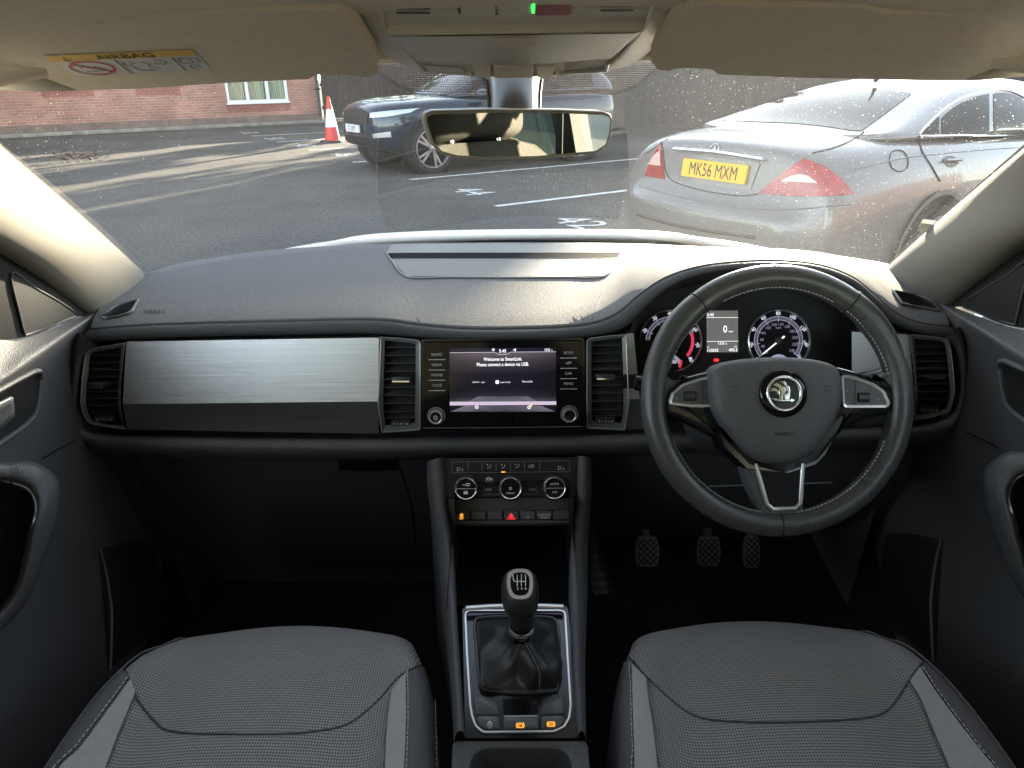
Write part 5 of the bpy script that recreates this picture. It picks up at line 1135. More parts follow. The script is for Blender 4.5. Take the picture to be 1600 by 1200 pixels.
for x,y,ic in ((133,797,1),(1412,780,0)):
    a_,b_=SF.ab(*s5(x,y)); r=9.9*SF.scale(*s5(x,y)); kf=Frame(SF.loc(a_,b_,0),SF.ex,SF.ey)
    q=MB(); q.lathe(kf,[(r*1.38,.0003),(r*1.38,.0012),(r*1.30,.0012),(r*1.28,.0003)],n=40,cap1=False); q.lathe(kf,[(r*1.12,.0),(r*1.08,.010),(r*1.0,.0115),(r*.92,.0115),(r*.84,.0108)],n=40,cap1=False); k1=q.build('knob',M['satin'],info,smooth=40)
    q=MB(); q.lathe(kf,[(r*.86,.0095),(r*.82,.0108),(r*.4,.0105),(.0001,.0102)],n=36); q.build('knob_face',M['gloss_dusty'],info,smooth=40)
    if ic:
        q=MB(); q.arc2(kf,0,0,r*.22,r*.32,120,420,.0118,24); q.fbox(kf,-r*.05,r*.08,r*.05,r*.40,.0112,.0118); q.build('power_symbol',M['white_print'],info,smooth=0)
# -------- instrument cluster
CF_=Frame(PV(1216,533,y=1.175),(1,0,0),(0,math.tan(math.radians(22)),1))
def z6c(x,y): return (960+x/4.706,460+y/4.706)
cl=MB(); bo=[]
back_px=catmull([(x,y,0) for x,y in [(992,560),(995,510),(1020,470),(1060,448),(1110,440),(1160,437),(1215,436),(1270,440),(1318,462),(1345,500),(1352,560),(1340,640),(1200,660),(1020,640)]],4,True)
cl.prism(CF_,CF_.abs([(p.x,p.y) for p in back_px]),-.02,-.001); clu=cl.build('instrument_cluster',mat('cluster_face',(.010,.010,.011),.6),dash,smooth=0)
# binnacle tunnel from the hood lip to the dial face
tun_l=[PV(x,y,y=HOODY(x)-.005) for x,y in [(985,600),(983,540),(990,500),(1013,477),(1051,446),(1099,428),(1153,420),(1216,418),(1278,425),(1327,445),(1361,474),(1372,510),(1372,560),(1350,660),(1200,690),(1000,670)]]
tun_b=[CF_.px(x,y,-.004) for x,y in [(988,600),(988,555),(996,512),(1022,474),(1060,452),(1108,442),(1158,438),(1215,437),(1272,442),(1318,463),(1343,500),(1350,530),(1352,565),(1335,650),(1200,665),(1010,650)]]
q=MB(); L_=catmull(tun_l,3,True); B_=catmull(tun_b,3,True); q.grid([[a.lerp(b,t) for a,b in zip(L_,B_)] for t in (0,.15,.5,1)],cu=True); q.build('binnacle',mat('binnacle_plastic',(.020,.020,.021),.6),clu,smooth=60)
def dial(cxp,cyp,rp,vals,a0,a1,red_from=None,big=True):
    a_,b_=CF_.ab(cxp,cyp); s=CF_.scale(cxp,cyp); r=rp*s; f=Frame(CF_.loc(a_,b_,0),CF_.ex,CF_.ey)
    q=MB(); q.lathe(f,[(r*1.0,.0),(r*1.0,.007),(r*.975,.008),(r*.955,.006),(r*.95,.001)],n=64,cap1=False); g=q.build('gauge',M['satin'],clu,smooth=40)
    q=MB(); q.lathe(f,[(r*.95,.0005),(.0005,.0007)],n=48); q.build('dial_face',M['dark'],clu,smooth=0)
    q=MB(); n=len(vals)
    q.arc2(f,0,0,r*.655,r*.672,a0,a1 if not red_from else red_from,.0012,60); q.arc2(f,0,0,r*.765,r*.782,a0,a1 if not red_from else red_from,.0012,60)
    ticks=(n-1)*10
    for i in range(ticks+1):
        an=a0+(a1-a0)*i/ticks
        if red_from and (an<red_from if a1<a0 else an>red_from): continue
        c,sn=math.cos(math.radians(an)),math.sin(math.radians(an)); L0,L1=(.60,.80) if i%10==0 else (.66,.775)
        q.line2(f,[V((c*r*L0,sn*r*L0)),V((c*r*L1,sn*r*L1))],r*(.020 if i%10==0 else .010),.0014)
    q.build('scale_marks',M['lit_lilac'],clu,smooth=0)
    if red_from:
        q=MB(); q.arc2(f,0,0,r*.665,r*.765,red_from,a1,.0014,24); q.build('red_zone',M['lit_red_scale'],clu,smooth=0)
    q=MB()
    for i,t in enumerate(vals):
        if not t: continue
        an=a0+(a1-a0)*i/(n-1); c,sn=math.cos(math.radians(an)),math.sin(math.radians(an)); q.text(f,t,c*r*.875,sn*r*.875,r*.108,.0012,.95,math.radians(an-90)*.55)
    q.build('scale_numbers',M['lit_white'],clu,smooth=0)
    return f,r
tf_,tr_=dial(1047,533,49,['','10','20','30','40','50','60','70','80'],223,-42,red_from=20)
sf_,sr_=dial(1216,532.5,49,['0','20','40','60','80','100','120','140','160'],220,-39)
q=MB(); q.text(sf_,'mph',0,sr_*.42,sr_*.07,.0012)
for i,t in enumerate(['20','40','60','80','100','120','140','160','180','200','220','240']):
    an=math.radians(222-(258*i/11)); q.text(sf_,t,math.cos(an)*sr_*.53,math.sin(an)*sr_*.53,sr_*.085,.0012)
q.build('inner_numbers',mat('lit_dim_numbers',(.4,.4,.5),.5,emit=(.45,.42,.6),es=.22),clu,smooth=0)
for f,r,red in ((tf_,tr_,1),(sf_,sr_,0)):
    q=MB(); cy=-r*.80; cx=r*.0
    q.arc2(f,cx,cy,r*.26,r*.37,10,170,.0014,24); q.build('sub_scale',M['lit_lilac'],clu,smooth=0)
q=MB(); q.arc2(tf_,tr_*.02,-tr_*.66,tr_*.27,tr_*.36,-35,10,.0016,12); q.build('red_zone',M['lit_red_scale'],clu,smooth=0)
q=MB(); q.text(tf_,'130',tr_*.10,-tr_*.66,tr_*.10,.0017); q.text(sf_,'1/2',0,-sr_*.70,sr_*.11,.0017); q.build('sub_numbers',M['lit_white'],clu,smooth=0)
for f,r,an,tl in ((sf_,sr_,219,.66),(tf_,tr_,224,.66)):
    c,sn=math.cos(math.radians(an)),math.sin(math.radians(an)); q=MB(); nv=V((-sn,c))
    p0=V((c,sn))*-r*.22; p1=V((c,sn))*r*tl; q.prism(f,[tuple(p0-nv*r*.025),tuple(p1-nv*r*.012),tuple(p1+nv*r*.012),tuple(p0+nv*r*.025)],.003,.0045); nd=q.build('needle',M['lit_screen_text'],clu,smooth=0)
    q=MB(); q.lathe(f,[(r*.12,.001),(r*.12,.005),(r*.08,.0058)],n=24); q.build('needle_hub',M['plastic_smooth'],clu,smooth=40)
q=MB(); q.poly([CF_.loc(*p,.0012) for p in CF_.abs([z6c(679,427),z6c(909,425),z6c(907,119),z6c(675,121)])]); dsp=q.build('display',mat('grey_display',(.05,.05,.05),.25,emit=(.105,.105,.10),es=.55),clu,smooth=0)
q=MB(); q.line2(CF_,[V(CF_.ab(*z6c(675,171))),V(CF_.ab(*z6c(908,170)))],.0006,.0016); q.line2(CF_,[V(CF_.ab(*z6c(678,346))),V(CF_.ab(*z6c(908,344)))],.0006,.0016)
for t,x,y,h,sx in (('5:45',706,149,22,.95),('0',815,254,50,.85),('mph',856,271,13,1),('13.0 c',796,359,19,1),('110035',724,411,21,.95),('493.3',872,408,21,.95),('mi',690,386,10,1),('trip',890,383,10,1)):
    px,py=z6c(x,y); q.pxtext(CF_,t,px,py,h/4.706,.0016,sx)
q.build('display_writing',M['lit_screen_text'],clu,smooth=0)
q=MB(); a_,b_=CF_.ab(*z6c(748,483)); s_=CF_.scale(1119,562)*4.7/4.7; q.prism(CF_,rpoly([(a_-.0042,b_-.0025),(a_+.0042,b_-.0025),(a_+.0042,b_+.0025),(a_-.0042,b_+.0025)],.0015,3),.001,.0016); q.build('warning_lamp',M['lit_red'],clu,smooth=0)
# -------- glovebox and driver's lower panel
def low(px,py,y): return PV(px,py,y=y)
q=MB(); q.grid([[low(142,700,1.13),low(210,708,1.13),low(400,712,1.13),low(620,714,1.13),low(680,712,1.13)],[low(150,740,1.13),low(215,728,1.14),low(400,735,1.14),low(628,735,1.14),low(680,732,1.14)],[low(215,850,1.20),low(255,850,1.20),low(420,860,1.20),low(645,860,1.20),low(690,850,1.20)],[low(245,905,1.30),low(275,905,1.30),low(430,915,1.30),low(650,915,1.30),low(700,900,1.30)],[low(255,880,1.55),low(280,880,1.55),low(440,880,1.55),low(650,880,1.55),low(700,880,1.55)]],flip=True)
glb=q.build('glovebox',M['plastic_smooth'],dash,smooth=40); GB=bvh_of(glb)
q=MB(); q.tube(on_surface(GB,[(212,709),(300,712),(400,714),(527,716)],.0005,4),.0014,5); q.tube(on_surface(GB,[(620,716),(640,780),(650,850)],.0005,4),.0014,5); q.tube(on_surface(GB,[(212,709),(225,760),(260,850)],.0005,4),.0014,5); q.build('lid_gap',M['dark'],glb)
q=MB(); q.grid(quadpatch(GB,[(528,716),(560,716),(590,716),(621,716)],[(531,733),(560,734),(590,734),(622,733)],.003,4,4)); q.build('latch',M['gloss_dusty'],glb,smooth=180)
q=MB(); q.grid([[low(920,705,1.13),low(1000,704,1.13),low(1150,700,1.13),low(1320,695,1.13),low(1480,680,1.13)],[low(925,760,1.14),low(1000,760,1.13),low(1150,755,1.12),low(1320,745,1.13),low(1470,720,1.14)],[low(930,830,1.24),low(1000,825,1.22),low(1150,820,1.20),low(1320,815,1.22),low(1440,800,1.24)],[low(930,840,1.5),low(1000,840,1.5),low(1150,835,1.5),low(1320,830,1.5),low(1440,820,1.5)]],flip=True)
q.build('knee_panel',M['plastic_smooth'],dash,smooth=40)
q=MB(); q.tube([low(1108,760,1.115),low(1200,757,1.11),low(1300,754,1.115)],.0016,5); q.build('panel_gap',M['silver'],dash)
q=MB(); q.prism(Frame(PV(1408,725,y=1.10),(1,0,0),(0,.2,1)),rpoly([(-.02,-.03),(.02,-.03),(.02,.03),(-.02,.03)],.005),-.03,0); q.build('light_switch_panel',M['plastic_smooth'],dash,bevel=.002)
# small roller switch at the left of the cluster and column stalks
q=MB(); q.prism(Frame(PV(985,596,y=1.07),(1,0,0),(0,.2,1)),rpoly([(-.012,-.012),(.02,-.012),(.02,.012),(-.012,.012)],.003),-.05,0); q.build('dimmer_housing',M['gloss_dusty'],dash,bevel=.001)
# ================================================================= CENTRE CONSOLE
con=thing('centre_console','black centre console between the seats with climate controls, switches and gear surround','console',(CX,.8,.42))
KO=PV(798,765,t=1.18); KP=Frame(KO,(1,0,0),(0,math.tan(math.radians(30)),1))
GP=Frame((CX,.69,.725),(1,0,0),(0,.2,.02))
def conp(px,py,off=0):
    a=KP.px(px,py,off); b=GP.px(px,py,off); return a if py<818 else b
def rail(inner,outer,name,flip):
    I=catmull([(x,y,0) for x,y in inner],6); O=catmull([(x,y,0) for x,y in outer],6); rows=[]
    for k,(a,b) in enumerate(zip(I,O)):
        pi=conp(a.x,a.y,.0); po=conp(b.x,b.y,-.004); n=(KP.n if a.y<800 else GP.n) if not (780<a.y<860) else (KP.n.lerp(GP.n,(a.y-780)/80)).normalized()
        d=po-pi; r=[pi-n*.03]
        for t,h in ((0,.004),(.10,.013),(.30,.017),(.55,.015),(.78,.006),(.94,-.012)): r.append(pi+d*t+n*h)
        r.append(po-n*.05); r.append(V((po.x,po.y+.03,.43))); rows.append(r)
    # soften the knee
    for _ in range(3):
        R2=[rows[0]]+[[(rows[i-1][j]+rows[i][j]*2+rows[i+1][j])/4 for j in range(len(rows[0]))] for i in range(1,len(rows)-1)]+[rows[-1]]; rows=R2
    q=MB(); q.grid(rows,flip=flip); return q.build(name,M['plastic'],con,smooth=180)
rail([(692,714),(696,755),(701,800),(707,840),(711,900),(717,1000),(724,1110),(727,1156)],[(664,722),(664,755),(669,795),(679,846),(687,905),(697,990),(705,1100),(707,1156)],'side_rail',True)
rail([(903,712),(901,755),(898,800),(893,840),(889,900),(891,1000),(897,1110),(902,1156)],[(926,716),(928,755),(926,795),(922,846),(920,905),(917,990),(917,1100),(918,1156)],'side_rail',False)
# climate panel
def z4(x,y): return (650+x/5.333,690+y/5.333)
q=MB(); pnl=rpoly(KP.abs([z4(215,138),z4(1355,132),z4(1330,462),z4(245,468)]),.003,3); q.prism(KP,pnl,-.03,.002); clim=q.build('climate_panel',mat('climate_black',(.012,.012,.0125),.30,spec=.5),con,bevel=.0012)
q=MB(); 
for a,b in (((300,260),(1280,250)),((300,170),(1280,160)),((300,170),(300,260)),((1280,160),(1280,250))): q.line2(KP,[V(KP.ab(*z4(*a))),V(KP.ab(*z4(*b)))],.0005,.0025)
for x in (435,550,668,787,905,1030): q.line2(KP,[V(KP.ab(*z4(x,175))),V(KP.ab(*z4(x,240)))],.0007,.0025)
for x0,x1 in ((570,690),(885,1008)):
    for a,b in (((x0,360),(x1,360)),((x0,440),(x1,440)),((x0,360),(x0,440)),((x1,360),(x1,440))): q.line2(KP,[V(KP.ab(*z4(*a))),V(KP.ab(*z4(*b)))],.0005,.0025)
q.build('key_outline',M['grey_print'],clim,smooth=0)
def kwrite(items,m,name,parent,off=.0027,fr=KP):
    q=MB()
    for t,x,y,h,sx in items: px,py=z4(x,y); q.pxtext(fr,t,px,py,h/5.333,off,sx)
    return q.build(name,m,parent,smooth=0)
kwrite([('21',352,230,30,.9),('5',388,234,22,.85),('21',1194,220,30,.9),('5',1229,225,22,.85),('Air Care',608,328,13,1.0),('REST',606,401,17,.95),('SYNC',970,398,17,.95)],M['white_print'],'legend',clim)
kwrite([('-',608,428,14,1.4),('-',968,427,14,1.4),('z',668,380,12,1),('w',667,403,12,1),('z',667,425,12,1),('z',908,380,12,1),('w',908,402,12,1),('z',907,424,12,1)],M['grey_print'],'small_symbol',clim)
def seat_icon(cx,cy,q,rev=1):
    P_=lambda x,y: V(KP.ab(*z4(cx+x*rev,cy+y)))
    q.line2(KP,[P_(-14,-12),P_(-8,-14)],.0006,.0027); a,b=KP.ab(*z4(cx-14*rev,cy-13)); q.lathe(Frame(KP.loc(a,b,.0026),KP.ex,KP.ey),[(.0011,0),(.0009,.0002)],n=10)
    q.line2(KP,[P_(14,-16),P_(8,6),P_(-8,12),P_(-16,14)],.0009,.0027)
q=MB()
for x in (610,727): seat_icon(x,206,q)
seat_icon(845,204,q); 
q.line2(KP,[V(KP.ab(*z4(*p))) for p in ((937,208),(945,196),(962,190),(982,197),(988,208),(970,214),(950,214),(937,208))],.0007,.0027)
q.line2(KP,[V(KP.ab(*z4(*p))) for p in ((955,206),(975,204),(966,199))],.0007,.0027)
q.line2(KP,[V(KP.ab(*z4(*p))) for p in ((582,314),(600,298),(625,305),(640,312),(610,318),(590,314))],.0014,.0027)
q.build('symbol',M['white_print'],clim,smooth=0)
q=MB(); q.fbox(KP,*KP.ab(*z4(711,257)),*KP.ab(*z4(744,249)),.0025,.003); q.build('amber_lamp',M['lit_amber'],clim,smooth=0)
for x,y,cap in ((420,390,'fan'),(787,388,'menu'),(1150,385,'auto')):
    a,b=KP.ab(*z4(x,y)); s=KP.scale(*z4(x,y)); r=17*s; kf=Frame(KP.loc(a,b,0),KP.ex,KP.ey)
    q=MB(); q.lathe(kf,[(r*1.18,.001),(r*1.16,.004),(r*1.05,.006),(r*1.05,.014),(r*1.0,.016),(r*.94,.0165),(r*.88,.0155)],n=48,cap1=False); kn=q.build('knob',M['plastic_smooth'],clim,smooth=40)
    q=MB(); q.lathe(kf,[(r*1.045,.0135),(r*1.03,.0162),(r*.96,.0172),(r*.87,.0165),(r*.86,.015)],n=48,cap1=False); q.build('knob_ring',M['chrome'],clim,smooth=60)
    q=MB(); q.lathe(kf,[(r*.86,.0152),(.0005,.0155)],n=40); q.build('knob_face',M['gloss_dusty'],clim,smooth=0)
    q=MB()
    if cap=='menu': q.text(kf,'MENU',0,-r*.42,r*.19,.0158); q.arc2(kf,0,0,r*.08,r*.13,0,360,.0158,16)
    elif cap=='auto': q.text(kf,'AUTO',0,r*.36,r*.2,.0158); q.text(kf,'A/C',0,-r*.36,r*.2,.0158); q.line2(kf,[V((-r*.84,0)),V((r*.84,0))],r*.03,.0157)
    else:
        q.line2(kf,[V((-r*.3,r*.33)),V((-r*.05,r*.35))],r*.05,.0158); q.line2(kf,[V((0,r*.3)),V((r*.1,r*.48)),V((r*.4,r*.42)),V((r*.25,r*.25)),V((0,r*.3))],r*.09,.0158); q.prism(kf,rpoly([(-r*.2,-r*.5),(r*.2,-r*.5),(r*.2,-r*.22),(-r*.2,-r*.22)],r*.05,2),.0155,.0158); q.line2(kf,[V((-r*.84,0)),V((r*.84,0))],r*.03,.0157)
    q.build('knob_symbol',M['white_print'],kn,smooth=0)
# switch strip
q=MB(); q.prism(KP,rpoly(KP.abs([z4(248,470),z4(1330,460),z4(1318,690),z4(1290,700),z4(285,710),z4(268,680)]),.003,3),-.03,.0005); q.build('switch_bezel',mat('graphite_bezel',(.055,.052,.050),.36,spec=.5),con,bevel=.002)
xs=[310,450,590,727,862,1000,1140,1285]
SWN=[]
for i in range(7):
    x0,x1=xs[i]+5,xs[i+1]-5; q=MB(); pts=rpoly(KP.abs([z4(x0,578-i*1.2),z4(x1,577-i*1.2),z4(x1,655-i*.6),z4(x0,656-i*.6)],.006),.0018,3); q.pillow(KP,pts,-.002,[(0,.0045),(.0015,.0065)]); SWN.append(q.build('switch',mat('switch_plastic',(.070,.070,.076),.42,bump=(900,.2)) if 'switch_plastic' not in bpy.data.materials else bpy.data.materials['switch_plastic'],con,smooth=50))
q=MB(); q.prism(KP,KP.abs([z4(300,662),z4(1300,655),z4(1297,690),z4(297,698)],.008),-.002,.008); q.build('switch_lip',bpy.data.materials['graphite_bezel'],con,bevel=.002)
def sw(i,build,m,name): q=MB(); build(q); return q.build(name,m,SWN[i],smooth=0)
O7=.0069
def ab4(x,y): return V(KP.ab(*z4(x,y),O7))
def stopstart(q):
    a=ab4(380,614); q.arc2(KP,a.x,a.y,.0016,.0028,0,360,O7,20); q.text(KP,'A',a.x,a.y,.0016,O7); px,py=z4(378,640); q.pxtext(KP,'OFF',px,py,3.4,O7,.8)
sw(0,stopstart,M['lit_amber'],'stop_start_symbol')
def haz(q):
    P_=[ab4(792,598),ab4(824,645),ab4(762,646)]; q.line2(KP,P_,.0016,O7,closed=True); q.line2(KP,[P_[0].lerp((P_[1]+P_[2])/2,.35)*1,P_[0].lerp((P_[1]+P_[2])/2,.8)],.0030,O7)
sw(3,haz,M['lit_red'],'hazard_triangle')
def lock(q):
    a=ab4(932,630); q.fbox(KP,a.x-.0022,a.y-.0017,a.x+.0022,a.y+.0014,O7-.0002,O7); q.line2(KP,[V((a.x-.0014,a.y+.0012)),V((a.x-.0013,a.y+.0034)),V((a.x+.0013,a.y+.0034)),V((a.x+.0014,a.y+.0012))],.0007,O7)
sw(4,lock,M['grey_print'],'lock_symbol')
sw(5,lambda q:(q.pxtext(KP,'PASSENGER',*z4(1070,611),3.2,O7,.85),q.pxtext(KP,'AIRBAG',*z4(1070,634),3.2,O7,.85)),M['white_print'],'passenger_airbag_words')
# cubby under the switches
x0c,x1c=conp(709,840).x,conp(893,840).x
q=MB(); q.grid([[V((x0c,.79,.735)),V((x1c,.79,.735))],[V((x0c,.80,.66)),V((x1c,.80,.66))],[V((x0c,1.10,.66)),V((x1c,1.10,.66))],[V((x0c,1.13,.80)),V((x1c,1.13,.80))],[V((x0c,1.00,.80)),V((x1c,1.00,.80))]]); q.build('cubby',M['gloss_dusty'],con,smooth=0)
for xx in (x0c,x1c): q=MB(); q.poly([V((xx,.78,.66)),V((xx,1.13,.66)),V((xx,1.13,.82)),V((xx,1.0,.80)),V((xx,.78,.745))]); q.build('cubby_side',M['dark'],con,smooth=0)
q=MB(); a=[PV(728,850,y=1.06),PV(872,849,y=1.06),PV(872,872,y=1.06),PV(728,874,y=1.06)]; q.add(a+[p+V((0,.02,0)) for p in a],[[3,2,1,0],[4,5,6,7],[0,1,5,4],[2,3,7,6]]); q.build('cubby_flap',mat('smoked_brown_plastic',(.06,.048,.03),.16),con,smooth=0)
q=MB(); q.tube([PV(734,846,y=1.05),PV(870,845,y=1.05)],.0016,6); q.build('flap_edge',M['silver'],con)
# gear surround
def z7g(x,y): return (690+x/3.6375,870+y/3.6375)
def gpoly(pts,r=.004,seg=3): return rpoly(GP.abs([z7g(*p) for p in pts]),r,seg)
q=MB(); q.prism(GP,gpoly([(118,300),(718,300),(745,600),(768,1036),(135,1036),(125,600)],.003),-.03,.002); gs=q.build('gear_surround',M['gloss_dusty'],con,bevel=.0015)
oo=gpoly([(130,312),(705,312),(722,600),(738,850),(730,925),(700,980),(640,1008),(235,1012),(190,975),(168,915),(158,850),(140,560)],.010,4)
q=MB(); q.ring(GP,oo,inset(oo,.0022),.001,.0042); q.build('chrome_outline',M['satin'],con,smooth=40)
q=MB(); tb=[GP.px(*z7g(x,y),.012) for x,y in ((140,292),(280,282),(415,279),(560,279),(692,284))]; q.tube(tb,.0042,8,up=(0,0,1),flat=.7); q.build('cubby_edge_trim',M['satin'],con)
q=MB(); q.poly([GP.px(*z7g(x,y),.0) for x,y in ((120,305),(718,302),(712,280),(130,283))]); q.build('cubby_lip',M['gloss'],con,smooth=0)
# buttons behind the lever
def gbtn(pts,name='console_switch',m='switch_plastic',h=.005,r=.003): q=MB(); q.pillow(GP,gpoly(pts,r),-.001,[(0,h-.0015),(.0015,h)]); return q.build(name,bpy.data.materials[m] if m in bpy.data.materials else M[m],con,smooth=50)
gbtn([(180,800),(240,803),(290,818),(322,845),(332,880),(332,909),(196,909)]); b1=gbtn([(198,915),(332,915),(334,990),(245,990),(215,970),(203,940)])
gbtn([(565,909),(567,870),(585,835),(630,810),(700,798),(697,905)]); b3_=gbtn([(566,915),(697,911),(690,950),(670,978),(640,988),(567,990)]); b2=gbtn([(352,920),(547,919),(549,992),(350,992)],h=.006)
q=MB(); q.prism(GP,gpoly([(345,815),(552,813),(548,905),(355,908)],.003),.0002,.0026); q.build('brake_switch_recess',M['gloss'],con,smooth=0)
q=MB(); q.tube([GP.px(*z7g(x,y),.005) for x,y in ((355,911),(450,910),(546,908))],.0019,7); q.build('recess_edge',M['satin'],con)
def gsym(parent,x,y,m,kind):
    q=MB(); a,b=GP.ab(*z7g(x,y),.0064); f=Frame(GP.loc(a,b,.0064),GP.ex,GP.ey); r=.0036
    if kind=='slip':
        q.arc2(f,0,.002,.0009,.0017,0,360,0,16); q.line2(f,[V((-.003,.001)),V((-.001,-.002)),V((-.003,-.003))],.0007,0); q.line2(f,[V((.003,.001)),V((.001,-.002)),V((.003,-.003))],.0007,0); q.text(f,'OFF',0,-.0048,.0017,0,.9)
    else:
        q.arc2(f,0,0,r*.72,r*.95,0,360,0,24); q.arc2(f,0,0,r*1.15,r*1.38,130,230,0,12); q.arc2(f,0,0,r*1.15,r*1.38,-50,50,0,12); q.text(f,'P' if kind=='park' else 'A',0,0,r*.9,0)
    q.build('symbol',m,parent,smooth=0)
gsym(b1,274,950,M['white_print'],'slip'); gsym(b2,447,958,M['lit_amber'],'park'); gsym(b3_,622,951,M['lit_amber'],'hold')
# rear part with the cup holder well
cuo=rpoly(GP.abs([(707,1156),(918,1156),(930,1330),(700,1330)]),.004,3); cui=rpoly(GP.abs([(742,1178),(765,1166),(862,1166),(886,1178),(898,1330),(728,1330)]),.012,3)
q=MB()
def resample(p,n):
    p=[V(a) for a in p]; p.append(p[0]); ln=[0]
    for a,b in zip(p,p[1:]): ln.append(ln[-1]+(b-a).length)
    out=[];j=0
    for k in range(n):
        d=ln[-1]*k/n
        while ln[j+1]<d: j+=1
        t=(d-ln[j])/max(1e-9,ln[j+1]-ln[j]); c=p[j].lerp(p[j+1],t); out.append((c.x,c.y))
    return out
cuo=rpoly(GP.abs([(700,1345),(707,1157),(918,1157),(934,1345)]),[0,.004,.004,0],3); cui=rpoly(GP.abs([(726,1345),(736,1166),(892,1166),(900,1345)]),[0,.022,.022,0],6)
O_=resample(cuo,72); I_=resample(cui,72); q.ring(GP,O_,I_,-.2,.0,-.004); q.build('rear_console',M['plastic'],con,smooth=40,bevel=.004)
q=MB(); q.prism(GP,GP.abs([(738,1168),(890,1168),(897,1345),(730,1345)]),-.10,-.085); q.build('cup_well',M['dark'],con,smooth=0)
# ================================================================= GEAR LEVER
gl=thing('gear_lever','black six-speed gear lever with a chrome-ringed knob and leather gaiter','gear lever',tuple(GP.px(812,1045)))
base_px=[(190,372),(250,347),(430,343),(600,347),(655,378),(668,520),(660,735),(636,762),(520,772),(420,775),(320,766),(228,745),(212,680),(196,500)]
bs=[GP.px(*z7g(*p),.003) for p in base_px]; bs=catmull(bs,4,True); nb=len(bs); cen=sum(bs,V())/nb
col_c=PV(814.5,985,y=.692); 
ang0=[math.atan2(p.y-cen.y,p.x-cen.x) for p in bs]
rows=[]; rn=random.Random(2)
for j in range(15):
    t=j/14; r=[]
    for i,p in enumerate(bs):
        an=ang0[i]; top=col_c+V((.0145*math.cos(an),.0135*math.sin(an),-.006)); k=t**.80
        c=p.lerp(top,k); c.z=p.z+(top.z-p.z)*(t**1.45)
        out_=(V((math.cos(an),math.sin(an),0)))
        bul=.016*math.sin(math.pi*min(1,t*1.15))*(1-.4*t)
        fold=.0075*math.sin(3*an+1.5+4.2*t)*math.sin(math.pi*t)+.0035*math.sin(7*an-5*t)*math.sin(math.pi*t)
        c=c+out_*(bul+fold)+V((0,0,.006*math.sin(2*an+5*t)*math.sin(math.pi*t))); r.append(c)
    rows.append(r)
rows=[[p+V((0,0,-.02)) for p in rows[0]]]+rows
q=MB(); q.grid(rows,cu=True); gt=q.build('gaiter',M['leather_matt'],gl,smooth=180,sub=1)
q=MB(); q.tube([p+V((0,0,.001)) for p in bs],.0022,6,closed=True); q.build('gaiter_frame',M['plastic_smooth'],gl)
# stitched seam down the right of the gaiter
idx=min(range(nb),key=lambda i:(bs[i]-GP.px(*z7g(585,765))).length)
sm=[rows[j][idx]*.55+rows[j][(idx+0)%nb]*.45+V((0,-.002,.0015)) for j in range(1,16)]
q=MB(); q.tube(sm,.0014,6); q.build('gaiter_seam',M['leather_matt'],gl)
q=MB(); dashes(q,[p+V((-.003,-.0012,.0012)) for p in sm],.0022,.0016,.00035); q.build('gaiter_stitch',M['thread_grey'],gl)
cf=Frame(col_c,(1,0,0),(0,.97,.24))
q=MB(); q.lathe(cf,[(.0130,-.012),(.0156,-.006),(.0160,.003),(.0148,.009),(.0135,.011)],n=36,cap1=False); q.build('collar',M['chrome'],gl,smooth=60)
q=MB(); q.prism(Frame(cf.loc(0,-.0158,-.002),(1,0,0),(0,.2,.98)),rpoly([(-.010,-.002),(.010,-.002),(.009,.010),(-.009,.010)],.003),-.004,.0008); q.build('collar_badge',M['gloss'],gl,bevel=.0006)
KT=Frame(PV(813.5,911,y=.664),(1,0,0),(0,.83,.56))
def z7k(pts): return KT.abs([z7g(*p) for p in pts])
fo=z7k([(384,105),(410,84),(446,78),(484,84),(508,110),(513,150),(508,195),(490,225),(450,236),(408,227),(386,195),(378,150)]); fo=[(p.x,p.y) for p in catmull([(x,y,0) for x,y in fo],3,True)]
nf=len(fo); ca=sum(p[0] for p in fo)/nf; cb=sum(p[1] for p in fo)/nf
rows=[]; 
lowc=col_c+V((0,0,.011)); topc=KT.loc(ca,cb,0); wf=max(x for x,_ in fo)-ca
for t,hw_,tilt in ((0,wf,1),(.03,wf+.0035,1),(.10,.0205,.95),(.22,.0222,.8),(.38,.0218,.55),(.55,.0190,.3),(.75,.0158,.1),(.92,.0142,0),(1.0,.0138,0)):
    r=[]
    for x,y in fo:
        dx,dy=(x-ca)/wf,(y-cb)/wf; c=topc.lerp(lowc,t)
        ey=KT.ey*tilt+V((0,.97,.24))*(1-tilt); ey.normalize(); rr=1-(.0 if tilt>.5 else (1-1/max(1,math.hypot(dx,dy)))*.8)
        r.append(c+KT.ex*dx*hw_*rr+ey*dy*hw_*rr*(1 if tilt>.9 else .96))
    rows.append(r)
q=MB(); q.grid(rows,cu=True,flip=True); q.build('knob',M['leather_matt'],gl,smooth=180,sub=1)
q=MB(); ring_o=[(ca+(x-ca)*1.10,cb+(y-cb)*1.10) for x,y in fo]; q.ring(KT,ring_o,inset(fo,.0026),-.003,.0022,.0016); q.build('knob_ring',M['bright_ring'],gl,smooth=60)
q=MB(); q.prism(KT,inset(fo,.0018),-.001,.0012); kc=q.build('knob_cap',M['gloss'],gl,smooth=0)
q=MB(); 
def k2(x,y): return V(KT.ab(*z7g(x,y)))
for x in (430,453,477): q.line2(KT,[k2(x,118),k2(x,168)],.0008,.0016)
q.line2(KT,[k2(407,118),k2(408,134),k2(416,142),k2(477,142)],.0008,.0016)
for t,x,y in (('R',406,108),('1',430,107),('3',453,106),('5',476,107),('2',432,180),('4',455,180),('6',478,179)): px,py=z7g(x,y); q.pxtext(KT,t,px,py,4.4,.0016)
